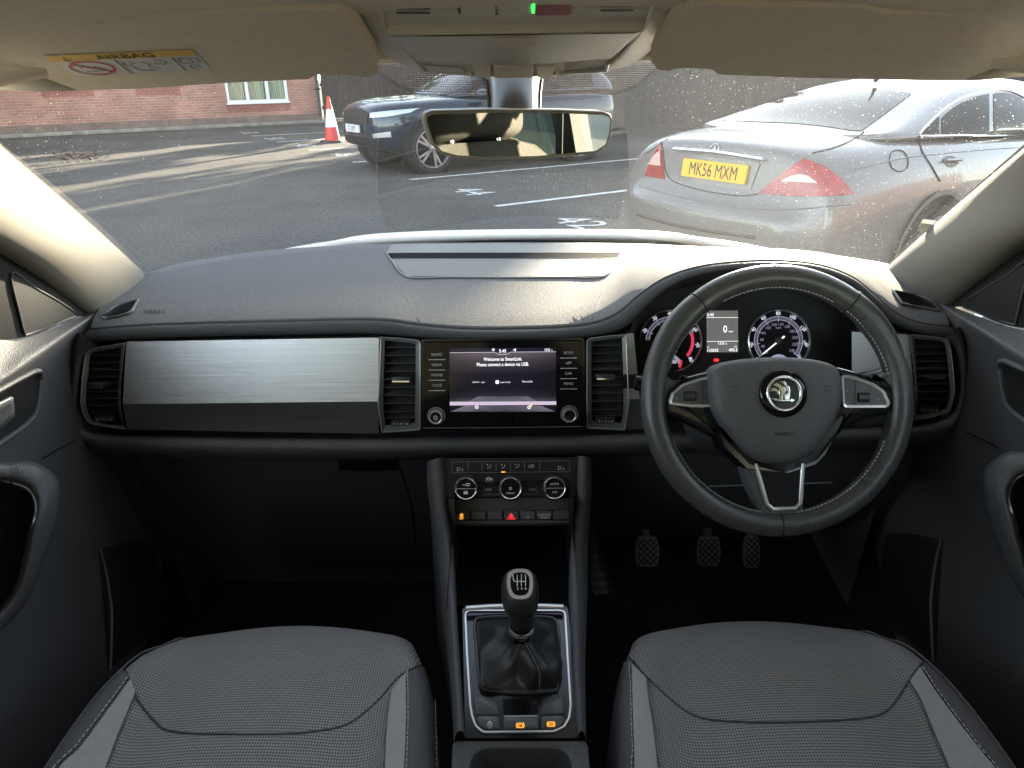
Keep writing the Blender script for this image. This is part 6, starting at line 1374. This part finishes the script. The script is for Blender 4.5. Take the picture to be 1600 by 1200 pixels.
q.build('shift_pattern',mat('shift_print',(.8,.8,.8),.5),kc,smooth=0)
# ================================================================= STEERING WHEEL
TW=math.radians(25); WO=PV(1213.5,625,t=.965); W=Frame(WO,(1,0,0),(0,math.sin(TW),math.cos(TW)))
sw_=thing('steering_wheel','black leather three-spoke steering wheel with a chrome winged badge','steering wheel',tuple(WO))
ws=W.scale(1213,625); RO=212.5*ws; tr0=.0168; RC=RO-tr0
q=MB(); path=[];rad=[]
for k in range(120):
    an=2*math.pi*k/120; path.append(W.loc(RC*math.cos(an),RC*math.sin(an),0)); d=math.degrees(an)%360
    gr=max(0,1-abs((d if d<200 else d)-38)/16)+max(0,1-abs(d-142)/16); rad.append(tr0+.0012*min(1,gr))
q.tube(path,rad,18,closed=True,up=W.n); rim=q.build('rim',M['leather'],sw_,smooth=180)
for d in (52,128,270):
    an=math.radians(d); q=MB(); pts=[]
    for k in range(25):
        a=2*math.pi*k/24; rr=RC+(tr0+.0004)*math.cos(a); pts.append(W.loc(rr*math.cos(an),rr*math.sin(an),(tr0+.0004)*math.sin(a)))
    q.tube(pts[:-1],.0009,5,closed=True); q.build('rim_seam',M['dark'],sw_)
for d0,d1 in ((-82,-20),(200,262),(60,120),(128,176),(4,52)):
    pts=[]; 
    for k in range(40):
        an=math.radians(d0+(d1-d0)*k/39); rr=RC-tr0*.93; pts.append(W.loc(rr*math.cos(an),rr*math.sin(an),tr0*.42))
    q=MB(); dashes(q,pts,.0034,.0022,.0008); q.build('rim_stitching',M['thread_grey'],sw_)
# spokes
def wp(pts,off=0,r=0,seg=3): 
    p=W.abs(pts,off); return rpoly(p,r,seg) if r else p
for pts in ([(1030,604),(1052,596),(1075,588),(1120,576),(1130,690),(1095,672),(1060,655),(1036,648)],[(1306,571),(1345,582),(1372,592),(1396,604),(1394,645),(1355,655),(1322,670),(1296,690)]):
    q=MB(); q.pillow(W,wp(pts,.005,.006),-.022,[(0,-.002),(.003,.004),(.008,.006)]); q.build('side_spoke',M['gloss_dusty'],sw_,smooth=50)
for pts in ([(1024,560),(1037,575),(1052,588),(1080,585),(1062,600),(1047,612),(1042,632),(1043,662),(1028,640),(1014,622)],[(1404,560),(1390,577),(1372,590),(1350,584),(1375,598),(1388,610),(1394,632),(1393,662),(1404,640),(1416,622)]):
    q=MB(); q.pillow(W,wp(pts,.004,.004),-.014,[(0,.0),(.003,.006),(.006,.008)]); q.build('spoke_grip',M['leather'],sw_,smooth=60)
q=MB(); q.pillow(W,wp([(1113,655),(1140,690),(1172,722),(1222,735),(1272,716),(1308,672),(1318,640),(1318,660),(1290,712),(1275,728),(1230,742),(1165,735),(1128,700)],.006,.004),-.03,[(0,.004),(.003,.010)]); q.build('hub_skirt',M['gloss_dusty'],sw_,smooth=50)
low_o=wp([(1158,722),(1222,735),(1256,722),(1256,812),(1240,815),(1205,814),(1190,802),(1170,760)],.006,.004); q=MB(); q.pillow(W,low_o,-.02,[(0,.003),(.003,.007)]); q.build('lower_spoke',M['plastic'],sw_,smooth=50)
vo=wp([(1180,727),(1256,727),(1250,797),(1203,797)],.008,.005); vi=inset(vo,.0012); _u=[W.abs([p],.009)[0] for p in ((1181,724),(1201,796),(1251,794),(1255,724))]; _u=[_u[0],(_u[0][0]*.12+_u[1][0]*.88,_u[0][1]*.12+_u[1][1]*.88),(_u[1][0]*.85+_u[2][0]*.15,_u[1][1]),(_u[2][0]*.85+_u[1][0]*.15,_u[2][1]),(_u[3][0]*.12+_u[2][0]*.88,_u[3][1]*.12+_u[2][1]*.88),_u[3]]
q=MB(); q.tube([W.loc(x,y,.0078) for x,y in _u],.0034,8,up=W.n,flat=.9); q.build('lower_spoke_trim',M['satin'],sw_,smooth=60)
q=MB(); q.prism(W,vi,-.0,.0085); q.build('spoke_opening',M['dark'],sw_,smooth=0)
hub=[(1112,594),(1115,578),(1130,567),(1165,560),(1220,557),(1272,560),(1305,569),(1317,583),(1320,606),(1318,632),(1306,662),(1284,696),(1262,716),(1238,725),(1215,727),(1192,723),(1172,711),(1146,682),(1126,656),(1114,628)]
hp=[(p.x,p.y) for p in catmull([(x,y,0) for x,y in W.abs(hub,.03)],3,True)]
q=MB(); q.dome(W,hp,-.01,[(1,.016),(.985,.024),(.95,.0295),(.88,.0335),(.75,.0365),(.5,.038),(.2,.0385)]); hubo=q.build('airbag_cover',M['hubpad'],sw_,smooth=180); HB=bvh_of(hubo)
surf_text(HB,'AIRBAG',1225,678,6.2,M['dark'],'airbag_lettering',sw_,1.05,0,.0004)
HF=Frame(hit(HB,1223,615,.0),W.ex,W.ey)
for px,m_ in ((1150,1),(1291,-1)):
    q=MB(); f=Frame(hit(HB,px,607,.0006),W.ex,W.ey); q.line2(f,[V((-.004*m_,.003)),V((.003*m_,.003)),V((.003*m_,-.003)),V((-.001*m_,-.003)),V((-.004*m_,-.0045))],.0008,0); q.build('horn_symbol',M['dark'],sw_,smooth=0)
# badge
s=W.scale(1223,615)*.97; R1=37*s
q=MB(); q.lathe(HF,[(R1,-.006),(R1,.002),(R1*.96,.004),(R1*.78,.0055),(R1*.74,.004)],n=48,cap1=False); bd_=q.build('badge',M['gloss'],sw_,smooth=50)
q=MB(); q.lathe(HF,[(R1*.77,.003),(R1*.75,.0065),(R1*.70,.0078),(R1*.64,.0068),(R1*.62,.004)],n=48,cap1=False); q.build('badge_ring',M['chrome'],bd_,smooth=70)
q=MB(); q.lathe(HF,[(R1*.66,.0035),(.0005,.0035)],n=40); q.build('badge_field',mat('badge_field',(.012,.014,.016),.2),bd_,smooth=0)
def bz_(pts): return [((x-592)/495*R1,-(y-615)/495*R1) for x,y in pts]
q=MB()
for pts in ([(322,715),(350,705),(430,708),(500,740),(700,745),(735,715),(825,755),(740,795),(700,775),(480,775),(400,760),(335,728)],
            [(478,372),(600,355),(640,430),(690,460),(715,560),(712,660),(690,745),(600,745),(590,690),(575,650),(600,620),(660,610),(655,540),(620,470),(560,400)],
            [(362,440),(432,390),(520,430),(590,480),(640,560),(620,600),(575,640),(570,740),(490,742),(520,640),(520,560),(470,490)],
            [(308,575),(335,490),(420,500),(490,550),(505,620),(500,742),(480,742),(480,660),(430,590),(380,560)]):
    q.prism(HF,bz_(pts),.003,.0062)
q.build('badge_wing',M['chrome'],bd_,smooth=0,bevel=.0006)
# multifunction pads
padL=[(1044,632),(1050,614),(1066,600),(1090,592),(1114,586),(1117,636),(1080,636)]; padR=[(1315,584),(1340,590),(1364,598),(1382,610),(1392,631),(1385,637),(1318,637)]
for pts,sg in ((padL,1),(padR,-1)):
    o=wp(pts,.012,.006,3); q=MB(); q.ring(W,o,inset(o,.0034),.002,.0118,.0105); pd=q.build('control_pad',M['bright_ring'],sw_,smooth=50)
    q=MB(); q.prism(W,inset(o,.003),.002,.0098); q.build('pad_face',mat('pad_plastic',(.075,.075,.078),.45,bump=(900,.2)) if 'pad_plastic' not in bpy.data.materials else bpy.data.materials['pad_plastic'],pd,smooth=0)
    cx=1078 if sg>0 else 1350; cy=619 if sg>0 else 621
    f=Frame(W.loc(*W.ab(cx,cy,.011),.0098),W.ex,W.ey)
    q=MB(); q.prism(f,rpoly([(-.008,-.0065),(.008,-.0065),(.008,.0065),(-.008,.0065)],.001),-.001,.001); q.build('roller_frame',M['dark'],pd,smooth=0)
    q=MB(); q.tube([f.loc(-.0068,0,-.001),f.loc(.0068,0,-.001)],.0052,14); q.build('roller',M['plastic_smooth'],pd)
    q=MB(); x=1097 if sg>0 else 1337; q.line2(W,[V(W.ab(x,594 if sg>0 else 590,.0102)),V(W.ab(x+2*sg,634,.0102))],.0009,.0102); q.build('key_gap',M['dark'],pd,smooth=0)
    q=MB()
    for t,dx,dy in (('^',0,-14),('v',0,14),('<' if sg>0 else '>',26*sg,-10),('>' if sg>0 else 'c',26*sg,8),('o',-22*sg,2)): q.pxtext(W,t,cx+dx,cy+dy,4,.0103)
    q.build('pad_symbol',M['grey_print'],pd,smooth=0)
# ================================================================= STEERING COLUMN AND STALKS
sc2=thing('steering_column','black steering column shroud behind the wheel with an indicator and a wiper stalk','steering column',tuple(WO+V((0,.16,-.05))))
q=MB(); a=WO-W.n*.05; b=WO-W.n*.22+V((0,0,-.01)); rows=[]
for t,w_,h_ in ((0,.05,.05),(.15,.062,.06),(1,.07,.075)):
    c=a.lerp(b,t); rows.append([c+W.ex*w_*math.cos(k*math.pi/10)*1.1+W.ey*h_*math.sin(k*math.pi/10)+W.ey*-.012 for k in range(20)])
q.grid(rows,cu=True,flip=True); q.poly(rows[0]); q.build('shroud',M['plastic_smooth'],sc2,smooth=60)
for px,py,nm in ((992,597,'indicator_stalk'),(1388,587,'wiper_stalk')):
    e=PV(px,py,y=.985); st0=WO-W.n*.09; q=MB(); q.tube([st0,st0.lerp(e,.4),st0.lerp(e,.75),st0.lerp(e,.78),e],[.009,.008,.009,.0125,.0125],12,up=(0,0,1)); sk_=q.build(nm,M['gloss_dusty'],sc2,smooth=50)
    q=MB(); f=Frame(st0.lerp(e,.88)+V((0,-.0128,.0)),(1,0,0),(0,.05,1)); 
    for k,t in enumerate(('-','=','-') if px>1200 else ('D','o')): q.text(f,t,(k-1)*.008+.002,0,.006,0)
    q.build('stalk_symbol',M['white_print'],sk_,smooth=0)
# ================================================================= PEDALS
def pedal(label,px0,px1,py0,py1,yb,arm_px,tread=True):
    c=PV((px0+px1)/2,(py0+py1)/2,y=yb); s=.0; f=Frame(c,(1,0,0),(0,.42,.9)); t=thing('foot_pedal',label,'pedal',tuple(c),'pedals in the driver footwell')
    p=f.abs([(px0+4,py0),(px1-4,py0),(px1,(py0+py1)/2),(px1-3,py1),(px0+3,py1),(px0,(py0+py1)/2)]); p=rpoly(p,.008,3); q=MB(); q.pillow(f,p,-.012,[(0,-.002),(.002,0)]); pdl=q.build('pad',M['rubber'],t,smooth=50)
    xs_=[a for a,b in p]; ys_=[b for a,b in p]; q=MB(); x0,x1,y0,y1=min(xs_),max(xs_),min(ys_),max(ys_); n=4
    def inside(x,y): return x0+.004<x<x1-.004 and y0+.004<y<y1-.004
    for k in range(-6,8):
        for d in (1,-1):
            seg=[V((x,y)) for x,y in [(x0+(x1-x0)*j/20,y0+k*.013+d*(x1-x0)*j/20*1.0) for j in range(21)] if inside(x,y)]
            if len(seg)>2: q.line2(f,seg,.0022,.0012)
    if q.v: q.build('tread',mat('pedal_groove',(.004,.004,.004),.9) if 'pedal_groove' not in bpy.data.materials else bpy.data.materials['pedal_groove'],pdl,smooth=0)
    q=MB(); e=PV(*arm_px,y=yb+.07); q.tube([c+V((0,.014,.0)),c+V((0,.03,.045)),e,e+V((0,.10,.12))],.009,8); q.build('arm',M['rubber'],t)
pedal('clutch pedal, leftmost of the three black rubber pedals',992,1031,838,886,1.235,(1006,815)); pedal('brake pedal, middle one of the three black rubber pedals',1088,1127,838,885,1.235,(1105,812)); pedal('narrow accelerator pedal at the right of the other two',1160,1189,836,888,1.245,(1177,815))
fr_=thing('foot_rest','black ribbed foot rest plate left of the clutch pedal','foot rest',tuple(PV(945,900,y=1.2)))
q=MB(); tp=[PV(x,y,y=yy) for x,y,yy in ((924,800,1.36),(934,845,1.32),(955,900,1.27),(968,945,1.23))]; bt=[PV(x,y,y=yy) for x,y,yy in ((917,820,1.36),(921,890,1.28),(935,950,1.22),(958,982,1.19))]; q.grid([catmull(tp,5),catmull(bt,5)]); q.build('plate',ribbed('foot_rest_rubber',(.035,.035,.037),(2,),(.014,),lo=.4),fr_,smooth=180,solid=.012)
# ================================================================= SEATS
def cush_z(y):
    pts=[(.20,.650),(.40,.672),(.58,.694),(.70,.704),(.77,.698),(.80,.690)]
    for (y0,z0),(y1,z1) in zip(pts,pts[1:]):
        if y<=y1: return z0+(z1-z0)*(y-y0)/(y1-y0)
    return pts[-1][1]
CP_=[(.16,.235,0),(.35,.238,0),(.50,.238,0),(.58,.235,0),(.66,.226,0),(.72,.212,0),(.76,.202,0),(.79,.188,-.002),(.816,.178,-.010),(.832,.172,-.026),(.839,.170,-.05),(.835,.168,-.09),(.81,.164,-.16),(.75,.16,-.19)]
def cushion_rows(cx):
    prof=[(1.0,-.20),(1.0,-.12),(1.0,-.065),(.985,-.030),(.955,-.006),(.90,.010),(.84,.014),(.76,.011),(.68,.004),(.60,.0),(.45,.001),(.25,.004),(0,.005)]
    full=[(-a,z) for a,z in prof]+[(a,z) for a,z in prof[-2::-1]]; rows=[]
    for y,hw,dz in CP_:
        fade=1 if y<.74 else max(.15,1-(y-.74)/.07) if dz>-.03 else .15
        z0=cush_z(min(y,.80))+dz
        rows.append([V((cx+a*hw,y-.034*a*a*min(1,max(0,(y-.62)/.17)) if dz>-.06 else y-.034*a*a,z0+z*fade)) for a,z in full])
    return rows
def seat(cx,label,driver):
    t=thing('front_seat',label,'car seat',(cx,.45,.42))
    rows=cushion_rows(cx); q=MB(); q.grid(rows,flip=True); cu=q.build('cushion',M['woven'],t,smooth=180,sub=1); B=bvh_of(cu)
    s=-1 if not driver else 1      # door side
    # px helper: left-seat outlines; driver's seat uses its own
    if not driver:
        o_in=[(207,1060),(175,1130),(155,1190),(125,1290)]; w_out=[(201,1058),(160,1110),(120,1165),(92,1200),(30,1290)]
        bands=dict(wedge_d=([(204,1063),(163,1120),(124,1172),(95,1200),(30,1290)],[(211,1083),(196,1120),(180,1160),(166,1200),(135,1290)]),
                   dark_d=([(190,1045),(140,1095),(95,1150),(62,1198),(5,1290)],[(202,1060),(160,1117),(121,1169),(92,1198),(26,1290)]),
                   wedge_t=([(634,1053),(635,1110),(634,1160),(632,1205),(629,1300)],[(613,1083),(608,1120),(605,1160),(603,1205),(598,1300)]),
                   dark_t=([(668,1040),(676,1090),(679,1150),(680,1205),(681,1300)],[(637,1053),(638,1110),(637,1160),(635,1205),(632,1300)]),
                   seam=[(193,1040),(202,1062),(216,1095),(245,1130),(262,1141),(300,1146),(360,1147),(430,1147),(480,1144),(530,1136),(560,1121),(595,1090),(625,1056),(664,1036)],
                   st_d=[(199,1062),(158,1117),(119,1169),(90,1198),(24,1290)], st_d2=[(191,1043),(141,1094),(97,1147),(64,1196),(8,1288)],
                   st_t=[(636,1052),(637,1110),(636,1160),(634,1205),(631,1300)], st_t2=[(667,1040),(674,1090),(676,1150),(677,1205),(678,1300)],
                   pipe=[(236,1008),(212,1024),(190,1045),(140,1095),(95,1150),(60,1200),(0,1292)],
                   lines=[[(212,1086),(197,1120),(181,1160),(167,1200),(136,1290)],[(612,1084),(607,1120),(604,1160),(602,1205),(597,1300)]])
    else:
        bands=dict(wedge_d=([(1437,1045),(1464,1085),(1497,1130),(1540,1185),(1556,1205),(1615,1290)],[(1422,1066),(1436,1090),(1452,1130),(1472,1178),(1482,1205),(1512,1290)]),
                   dark_d=([(1455,1032),(1492,1072),(1530,1120),(1570,1175),(1588,1203),(1640,1290)],[(1440,1044),(1467,1084),(1500,1129),(1543,1184),(1559,1204),(1618,1290)]),
                   wedge_t=([(989,1040),(990,1080),(991,1130),(993,1180),(995,1300)],[(1010,1063),(1013,1090),(1019,1130),(1025,1180),(1036,1300)]),
                   dark_t=([(953,1028),(946,1080),(944,1130),(943,1180),(942,1300)],[(986,1038),(987,1080),(988,1130),(990,1180),(992,1300)]),
                   seam=[(957,1020),(985,1030),(1008,1056),(1050,1095),(1078,1115),(1110,1125),(1170,1129),(1240,1129),(1310,1126),(1360,1121),(1384,1112),(1402,1092),(1420,1064),(1437,1040),(1452,1030)],
                   st_d=[(1441,1046),(1468,1086),(1501,1131),(1543,1186),(1560,1206),(1618,1292)], st_d2=[(1454,1033),(1490,1072),(1527,1120),(1566,1173),(1584,1201),(1636,1288)],
                   st_t=[(987,1040),(988,1080),(989,1130),(991,1180),(993,1300)], st_t2=[(956,1030),(949,1080),(947,1130),(946,1180),(945,1300)],
                   pipe=[(1420,1007),(1440,1018),(1455,1031),(1492,1071),(1530,1119),(1571,1174),(1590,1203),(1642,1290)],
                   lines=[[(1422,1068),(1437,1092),(1453,1132),(1473,1180),(1483,1206),(1513,1290)],[(1010,1065),(1013,1092),(1019,1132),(1025,1182),(1036,1300)]])
    def band(k,m,nm,off): 
        a,b=bands[k]; n_=min(len(a),len(b)); q=MB(); 
        A=catmull([(x,y,0) for x,y in a],8); Bq=catmull([(x,y,0) for x,y in b],8); 
        import itertools
        m_=40; at=lambda Z,u: Z[int(u)].lerp(Z[min(len(Z)-1,int(u)+1)],u-int(u)); A=[at(A,i*(len(A)-1)/m_) for i in range(m_+1)]; Bq=[at(Bq,i*(len(Bq)-1)/m_) for i in range(m_+1)]
        q.grid(quadpatch(B,[(p.x,p.y) for p in A],[(p.x,p.y) for p in Bq],off,16,1)); return q.build(nm,m,t,smooth=180)
    band('dark_d',M['seatdark'],'outer_bolster_cloth',.0030); band('wedge_d',M['seatgrey'],'side_insert',.0034); band('dark_t',M['seatdark'],'outer_bolster_cloth',.0030); band('wedge_t',M['seatgrey'],'side_insert',.0034)
    q=MB(); q.tube(on_surface(B,bands['seam'],.0002,6),.0015,6); q.build('thigh_seam',M['plastic_smooth'],t)
    for ln in bands['lines']: q=MB(); q.tube(on_surface(B,ln,.0025,6),.0013,6); q.build('panel_seam',M['seatdark'],t)
    j_=5 if not driver else len(rows[0])-6
    q=MB(); q.tube([p+V((0,0,.001)) for p in catmull([r[j_] for r in rows[:-4]],5)],.0014,7); q.build('piping',M['seatdark'],t)
    for k in ('st_d','st_d2','st_t','st_t2'): q=MB(); dashes(q,on_surface(B,bands[k],.0046,10),.0042,.0026,.00055); q.build('white_stitching',M['thread'],t)
    q=MB(); q.box((cx,.50,.50),(.40,.50,.10)); q.build('seat_base',M['dark'],t,smooth=0,bevel=.02)
    # backrest: reclined, bolstered
    rows=[]; prof=[(1.0,.10),(1.0,.02),(.97,-.035),(.90,-.055),(.80,-.045),(.68,-.012),(.55,.0),(.3,.004),(0,.004)]
    full=[(-a,d) for a,d in prof]+[(a,d) for a,d in prof[-2::-1]]
    for h,hw in ((.0,.22),(.08,.235),(.2,.24),(.35,.24),(.45,.238),(.53,.225),(.585,.20),(.62,.165),(.636,.11)):
        y0=.225-.42*h; z0=.63+.90*h; f_=1 if h<.5 else max(.2,1-(h-.5)/.12); back=.10*(0 if h<.5 else (h-.5)/.11)
        rows.append([V((cx+a*hw,y0+d*f_-min(.05,back*.35),z0+d*.2)) if False else V((cx+a*hw,y0-d*f_-(0 if h<.5 else .02*(h-.5)/.11),z0)) for a,d in full])
    q=MB(); q.grid(rows,flip=False); 
    bk=[[V((p.x,p.y-.11,p.z)) for p in (r[0],r[len(r)//2],r[-1])] for r in rows]; q.grid(bk,flip=True)
    q.grid([rows[-1],[p+V((0,-.06,-.004)) for p in rows[-1]],[V((p.x,p.y-.11,p.z-.02)) for p in rows[-1]]])
    q.build('backrest',M['woven_beige'],t,smooth=180)
    # head restraint
    hc=V((cx,.225-.42*.78,.63+.90*.725)); hf=Frame(hc,(1,0,0),(0,-.30,.95)); o=rpoly([(-.135,-.075),(.135,-.075),(.140,.02),(.115,.085),(-.115,.085),(-.140,.02)],.04,5)
    if hf.n.y<0: hf=Frame(hc,(-1,0,0),(0,-.30,.95))
    q=MB(); q.dome(hf,o,-.05,[(1,-.02),(.985,.012),(.93,.030),(.8,.042),(.55,.047),(.25,.048)]); hr=q.build('head_restraint',M['seat_beige'],t,smooth=180)
    for sx in (-.068,.068):
        q=MB(); q.tube([hc+V((sx,.012,-.13)),hc+V((sx,.0,-.04))],.0065,12); q.build('restraint_post',M['chrome'],t)
        q=MB(); f=Frame(hc+V((sx,.012,-.092)),(1,0,0),(0,.95,.3)); q.lathe(f,[(.024,-.008),(.024,.002),(.018,.006),(.0075,.006)],n=20,sy=.75); q.build('post_bezel',M['plastic_smooth'],t)
    return t
M['seat_beige']=mat('headrest_cloth',(.050,.046,.039),.92,bump=(1200,.5,'noise',.001),spec=.15,var=(150,.12))
M['woven_beige']=mat('backrest_cloth',(.060,.055,.047),.92,bump=(900,.6,'noise',.001),spec=.15,var=(220,.2))
seat(-.322,'passenger seat on the left, grey woven cloth with white-stitched bolsters',False)
seat(.346,'driver seat on the right behind the steering wheel, grey woven cloth',True)
# seat belt of the driver, seen in the mirror
sb_=thing('seat_belt','dark seat belt hanging from the door post behind the driver','seat belt',(.70,-.27,1.2)); q=MB(); q.grid([[V((.672,-.21,1.27)),V((.680,-.22,1.0)),V((.665,-.22,.6))],[V((.672,-.255,1.27)),V((.680,-.265,1.0)),V((.665,-.265,.6))]]); q.build('webbing',mat('belt_webbing',(.03,.03,.032),.7),sb_,smooth=0,solid=.002)
q=MB(); q.prism(Frame((.675,-.232,1.30),(0,-1,0),(0,0,1)),rpoly([(-.03,-.03),(.03,-.03),(.025,.03),(-.025,.03)],.01),-.01,.015); q.build('anchor',M['cream_plastic'],sb_,bevel=.004)
# rear bench
rb=thing('rear_bench','grey cloth rear bench seat behind the front seats','car seat',(CX,-1.0,.42)); q=MB(); q.box((CX,-.80,.62),(1.30,.50,.16)); q.build('cushion',M['seatdark'],rb,bevel=.04,seg=3); q=MB(); q.box((CX,-1.18,.92),(1.30,.14,.62),Matrix.Rotation(math.radians(-18),3,'X')); q.build('backrest',M['seatdark'],rb,bevel=.04,seg=3)
# ================================================================= DOORS
def door(s,label):
    t=None
    def mp(p): return V((2*CX-p.x,p.y,p.z)) if s>0 else p
    DX=lambda px,py,x: PV(px,py,x=x)
    R=[[(134,493,-.712),(41,529,-.695),(0,531,-.693),(-90,531,-.69)],
       [(136,497,-.700),(49,552,-.672),(0,584,-.668),(-90,640,-.665)],
       [(131,504,-.692),(49,561,-.662),(0,595,-.658),(-90,655,-.655)],
       [(127,516,-.700),(54,570,-.672),(0,606,-.668),(-90,666,-.665)],
       [(122,540,-.716),(60,578,-.694),(0,616,-.690),(-90,676,-.688)],
       [(117,600,-.722),(62,640,-.700),(0,690,-.697),(-90,740,-.695)],
       [(114,690,-.722),(70,705,-.702),(0,735,-.698),(-90,770,-.695)],
       [(150,726,-.73),(95,765,-.715),(40,800,-.70),(-90,870,-.695)],
       [(232,830,-.735),(150,852,-.722),(90,900,-.705),(-70,1000,-.69)],
       [(268,985,-.735),(168,1045,-.690),(60,1190,-.665),(-40,1320,-.66)],
       [(268,1060,-.735),(150,1160,-.69),(60,1260,-.665),(-40,1400,-.66)]]
    rows=[]
    for r in R:
        p=[DX(*k) for k in r]; front=p[0]+V((-.012,.10,0)); rear=V((p[-1].x,-.25,p[-1].z)); rows.append([front]+catmull(p,5)+[p[-1].lerp(rear,.4),rear])
    # left-hand surface is also the ray target, the right door is its mirror image
    def grid(rows): q=MB(); q.grid([[mp(p) for p in r] for r in rows],flip=s>0); return q
    sm=[[ (rows[max(0,i-1)][j]*.2+rows[i][j]*.6+rows[min(len(rows)-1,i+1)][j]*.2) if i not in (0,1,2,3) else rows[i][j] for j in range(len(rows[0]))] for i in range(len(rows))]
    card=grid(sm).build('door',M['plastic'],car,smooth=180,sub=1); t=card
    tmp=MB(); tmp.grid(sm); to=tmp.build('tmp',M['dark'],None); B=bvh_of(to); bpy.data.objects.remove(to)
    # sail panel carrying the tweeter
    a=[PV(146,502,x=-.716),PV(138,495,x=-.712),PV(70,440,x=-.69),PV(0,388,x=-.667),PV(-90,325,x=-.635)]; b=[PV(146,503,x=-.716),PV(120,493,x=-.708),PV(60,521,x=-.697),PV(0,532,x=-.694),PV(-90,532,x=-.69)]
    A=catmull(a,5); Bb=catmull(b,5); rs=[[p.lerp(q_,k/6) for p,q_ in zip(A,Bb)] for k in range(7)]; rs=[[p+V((-.02,.01,0)) for p in rs[0]]]+rs
    grid(rs).build('sail_panel',M['sail'],t,smooth=180)
    tmp=MB(); tmp.grid(rs); to=tmp.build('tmp',M['dark'],None); BS=bvh_of(to); bpy.data.objects.remove(to)
    tw=quadpatch(BS,[(15,426),(52,449),(90,471),(114,489)],[(34,520),(52,526),(80,517),(108,498)],.0025,6,5); grid(tw).build('tweeter_grille',M['grille_door'],t,smooth=180)
    q=MB(); q.tube([mp(p) for p in on_surface(BS,[(15,426),(28,490),(40,528),(60,525),(85,515),(105,500),(114,489),(90,471),(52,449)],.0025,5,True)],.0015,6,closed=True); q.build('grille_edge',M['plastic'],t)
    # speaker mesh in the middle recess
    sp2=quadpatch(B,[(-60,636),(0,604),(30,588),(56,579)],[(-60,722),(0,688),(35,664),(50,645)],.004,6,5); grid(sp2).build('speaker_grille',M['grille_door'],t,smooth=180)
    q=MB(); q.tube([mp(p) for p in on_surface(B,[(-60,636),(0,604),(30,588),(54,578),(58,590),(51,642),(35,664),(0,689),(-60,724)],.004,5)],.0040,8); q.build('speaker_surround',M['plastic'],t)
    # interior latch lever, just in frame
    q=MB(); lv=quadpatch(B,[(-60,640),(-20,622),(2,612)],[(-60,690),(-20,668),(4,648)],.016,4,4); grid(lv).build('latch_lever',M['silver'],t,smooth=180,solid=.004)
    # armrest pull handle
    outl=[(-60,712),(0,724),(36,722),(62,728),(86,748),(92,772),(88,812),(72,865),(52,918),(22,965),(-60,1040)]
    innl=[(-60,742),(0,752),(24,757),(44,766),(54,784),(54,805),(47,830),(38,872),(26,912),(0,953),(-60,1005)]
    O=catmull([(x,y,0) for x,y in outl],5); I=catmull([(x,y,0) for x,y in innl],5); n=len(O); rs=[]
    for k,(o,i_) in enumerate(zip(O,I)):
        f=k/(n-1); bx=-.665+.035*math.sin(math.pi*min(1,max(0,(f-.12)/.80)))
        r=[]
        for tt,h in ((-.06,-.05),(.0,-.014),(.07,-.001),(.14,.003),(.4,.005),(.7,.005),(.86,.002),(.93,-.004),(.97,-.05)):
            c=o.lerp(i_,tt); r.append(PV(c.x,c.y,x=bx+h))
        rs.append(r)
    g=grid(rs); g.build('pull_handle',M['plastic'],t,smooth=180)
    q=MB(); q.tube([mp(PV(i_.x,i_.y,x=-.655+.035*math.sin(math.pi*min(1,max(0,(k/(n-1)-.12)/.80))))) for k,i_ in enumerate(I)],.0022,6); q.build('handle_seam',M['gloss_dusty'],t)
    # ribbed pocket front
    rp=quadpatch(B,[(153,858),(185,850),(214,846),(238,848)],[(169,1046),(195,1022),(225,1000),(258,984)],.003,8,5); grid(rp).build('pocket_panel',M['ribs'],t,smooth=180)
    q=MB(); q.tube([mp(p) for p in on_surface(B,[(152,857),(161,889),(167,925),(171,965),(169,1046)],.004,6)],.0026,7); q.build('pocket_edge_highlight',M['silver'],t)  # silver paint stands in for the highlight along the pocket edge
    q=MB(); q.tube([mp(p) for p in on_surface(B,[(66,716),(90,702),(114,690)],.001,4)],.0014,5); q.build('card_seam',M['dark'],t)
    return t
door(-1,'')
door(1,'')
EXPO=4.05
# ================================================================= CAMERA
cd=bpy.data.cameras.new('camera'); cd.sensor_width=36; cd.lens=36*F_/1600; cd.clip_start=.02; cd.clip_end=1000
co_=bpy.data.objects.new('camera',cd); COL.objects.link(co_)
co_.matrix_world=Matrix(((EX[0],EY[0],-_Fw[0],CAM[0]),(EX[1],EY[1],-_Fw[1],CAM[1]),(EX[2],EY[2],-_Fw[2],CAM[2]),(0,0,0,1)))
SC.camera=co_
SC.view_settings.view_transform='Standard'; SC.view_settings.look='None'; SC.view_settings.gamma=1; SC.view_settings.exposure=EXPO if 'EXPO' in globals() else 1.0
SC.cycles.max_bounces=10; SC.cycles.diffuse_bounces=4; SC.cycles.glossy_bounces=5; SC.cycles.transparent_max_bounces=16; SC.cycles.use_denoising=True
SC.cycles.sample_clamp_indirect=4; SC.cycles.caustics_reflective=False; SC.cycles.caustics_refractive=False
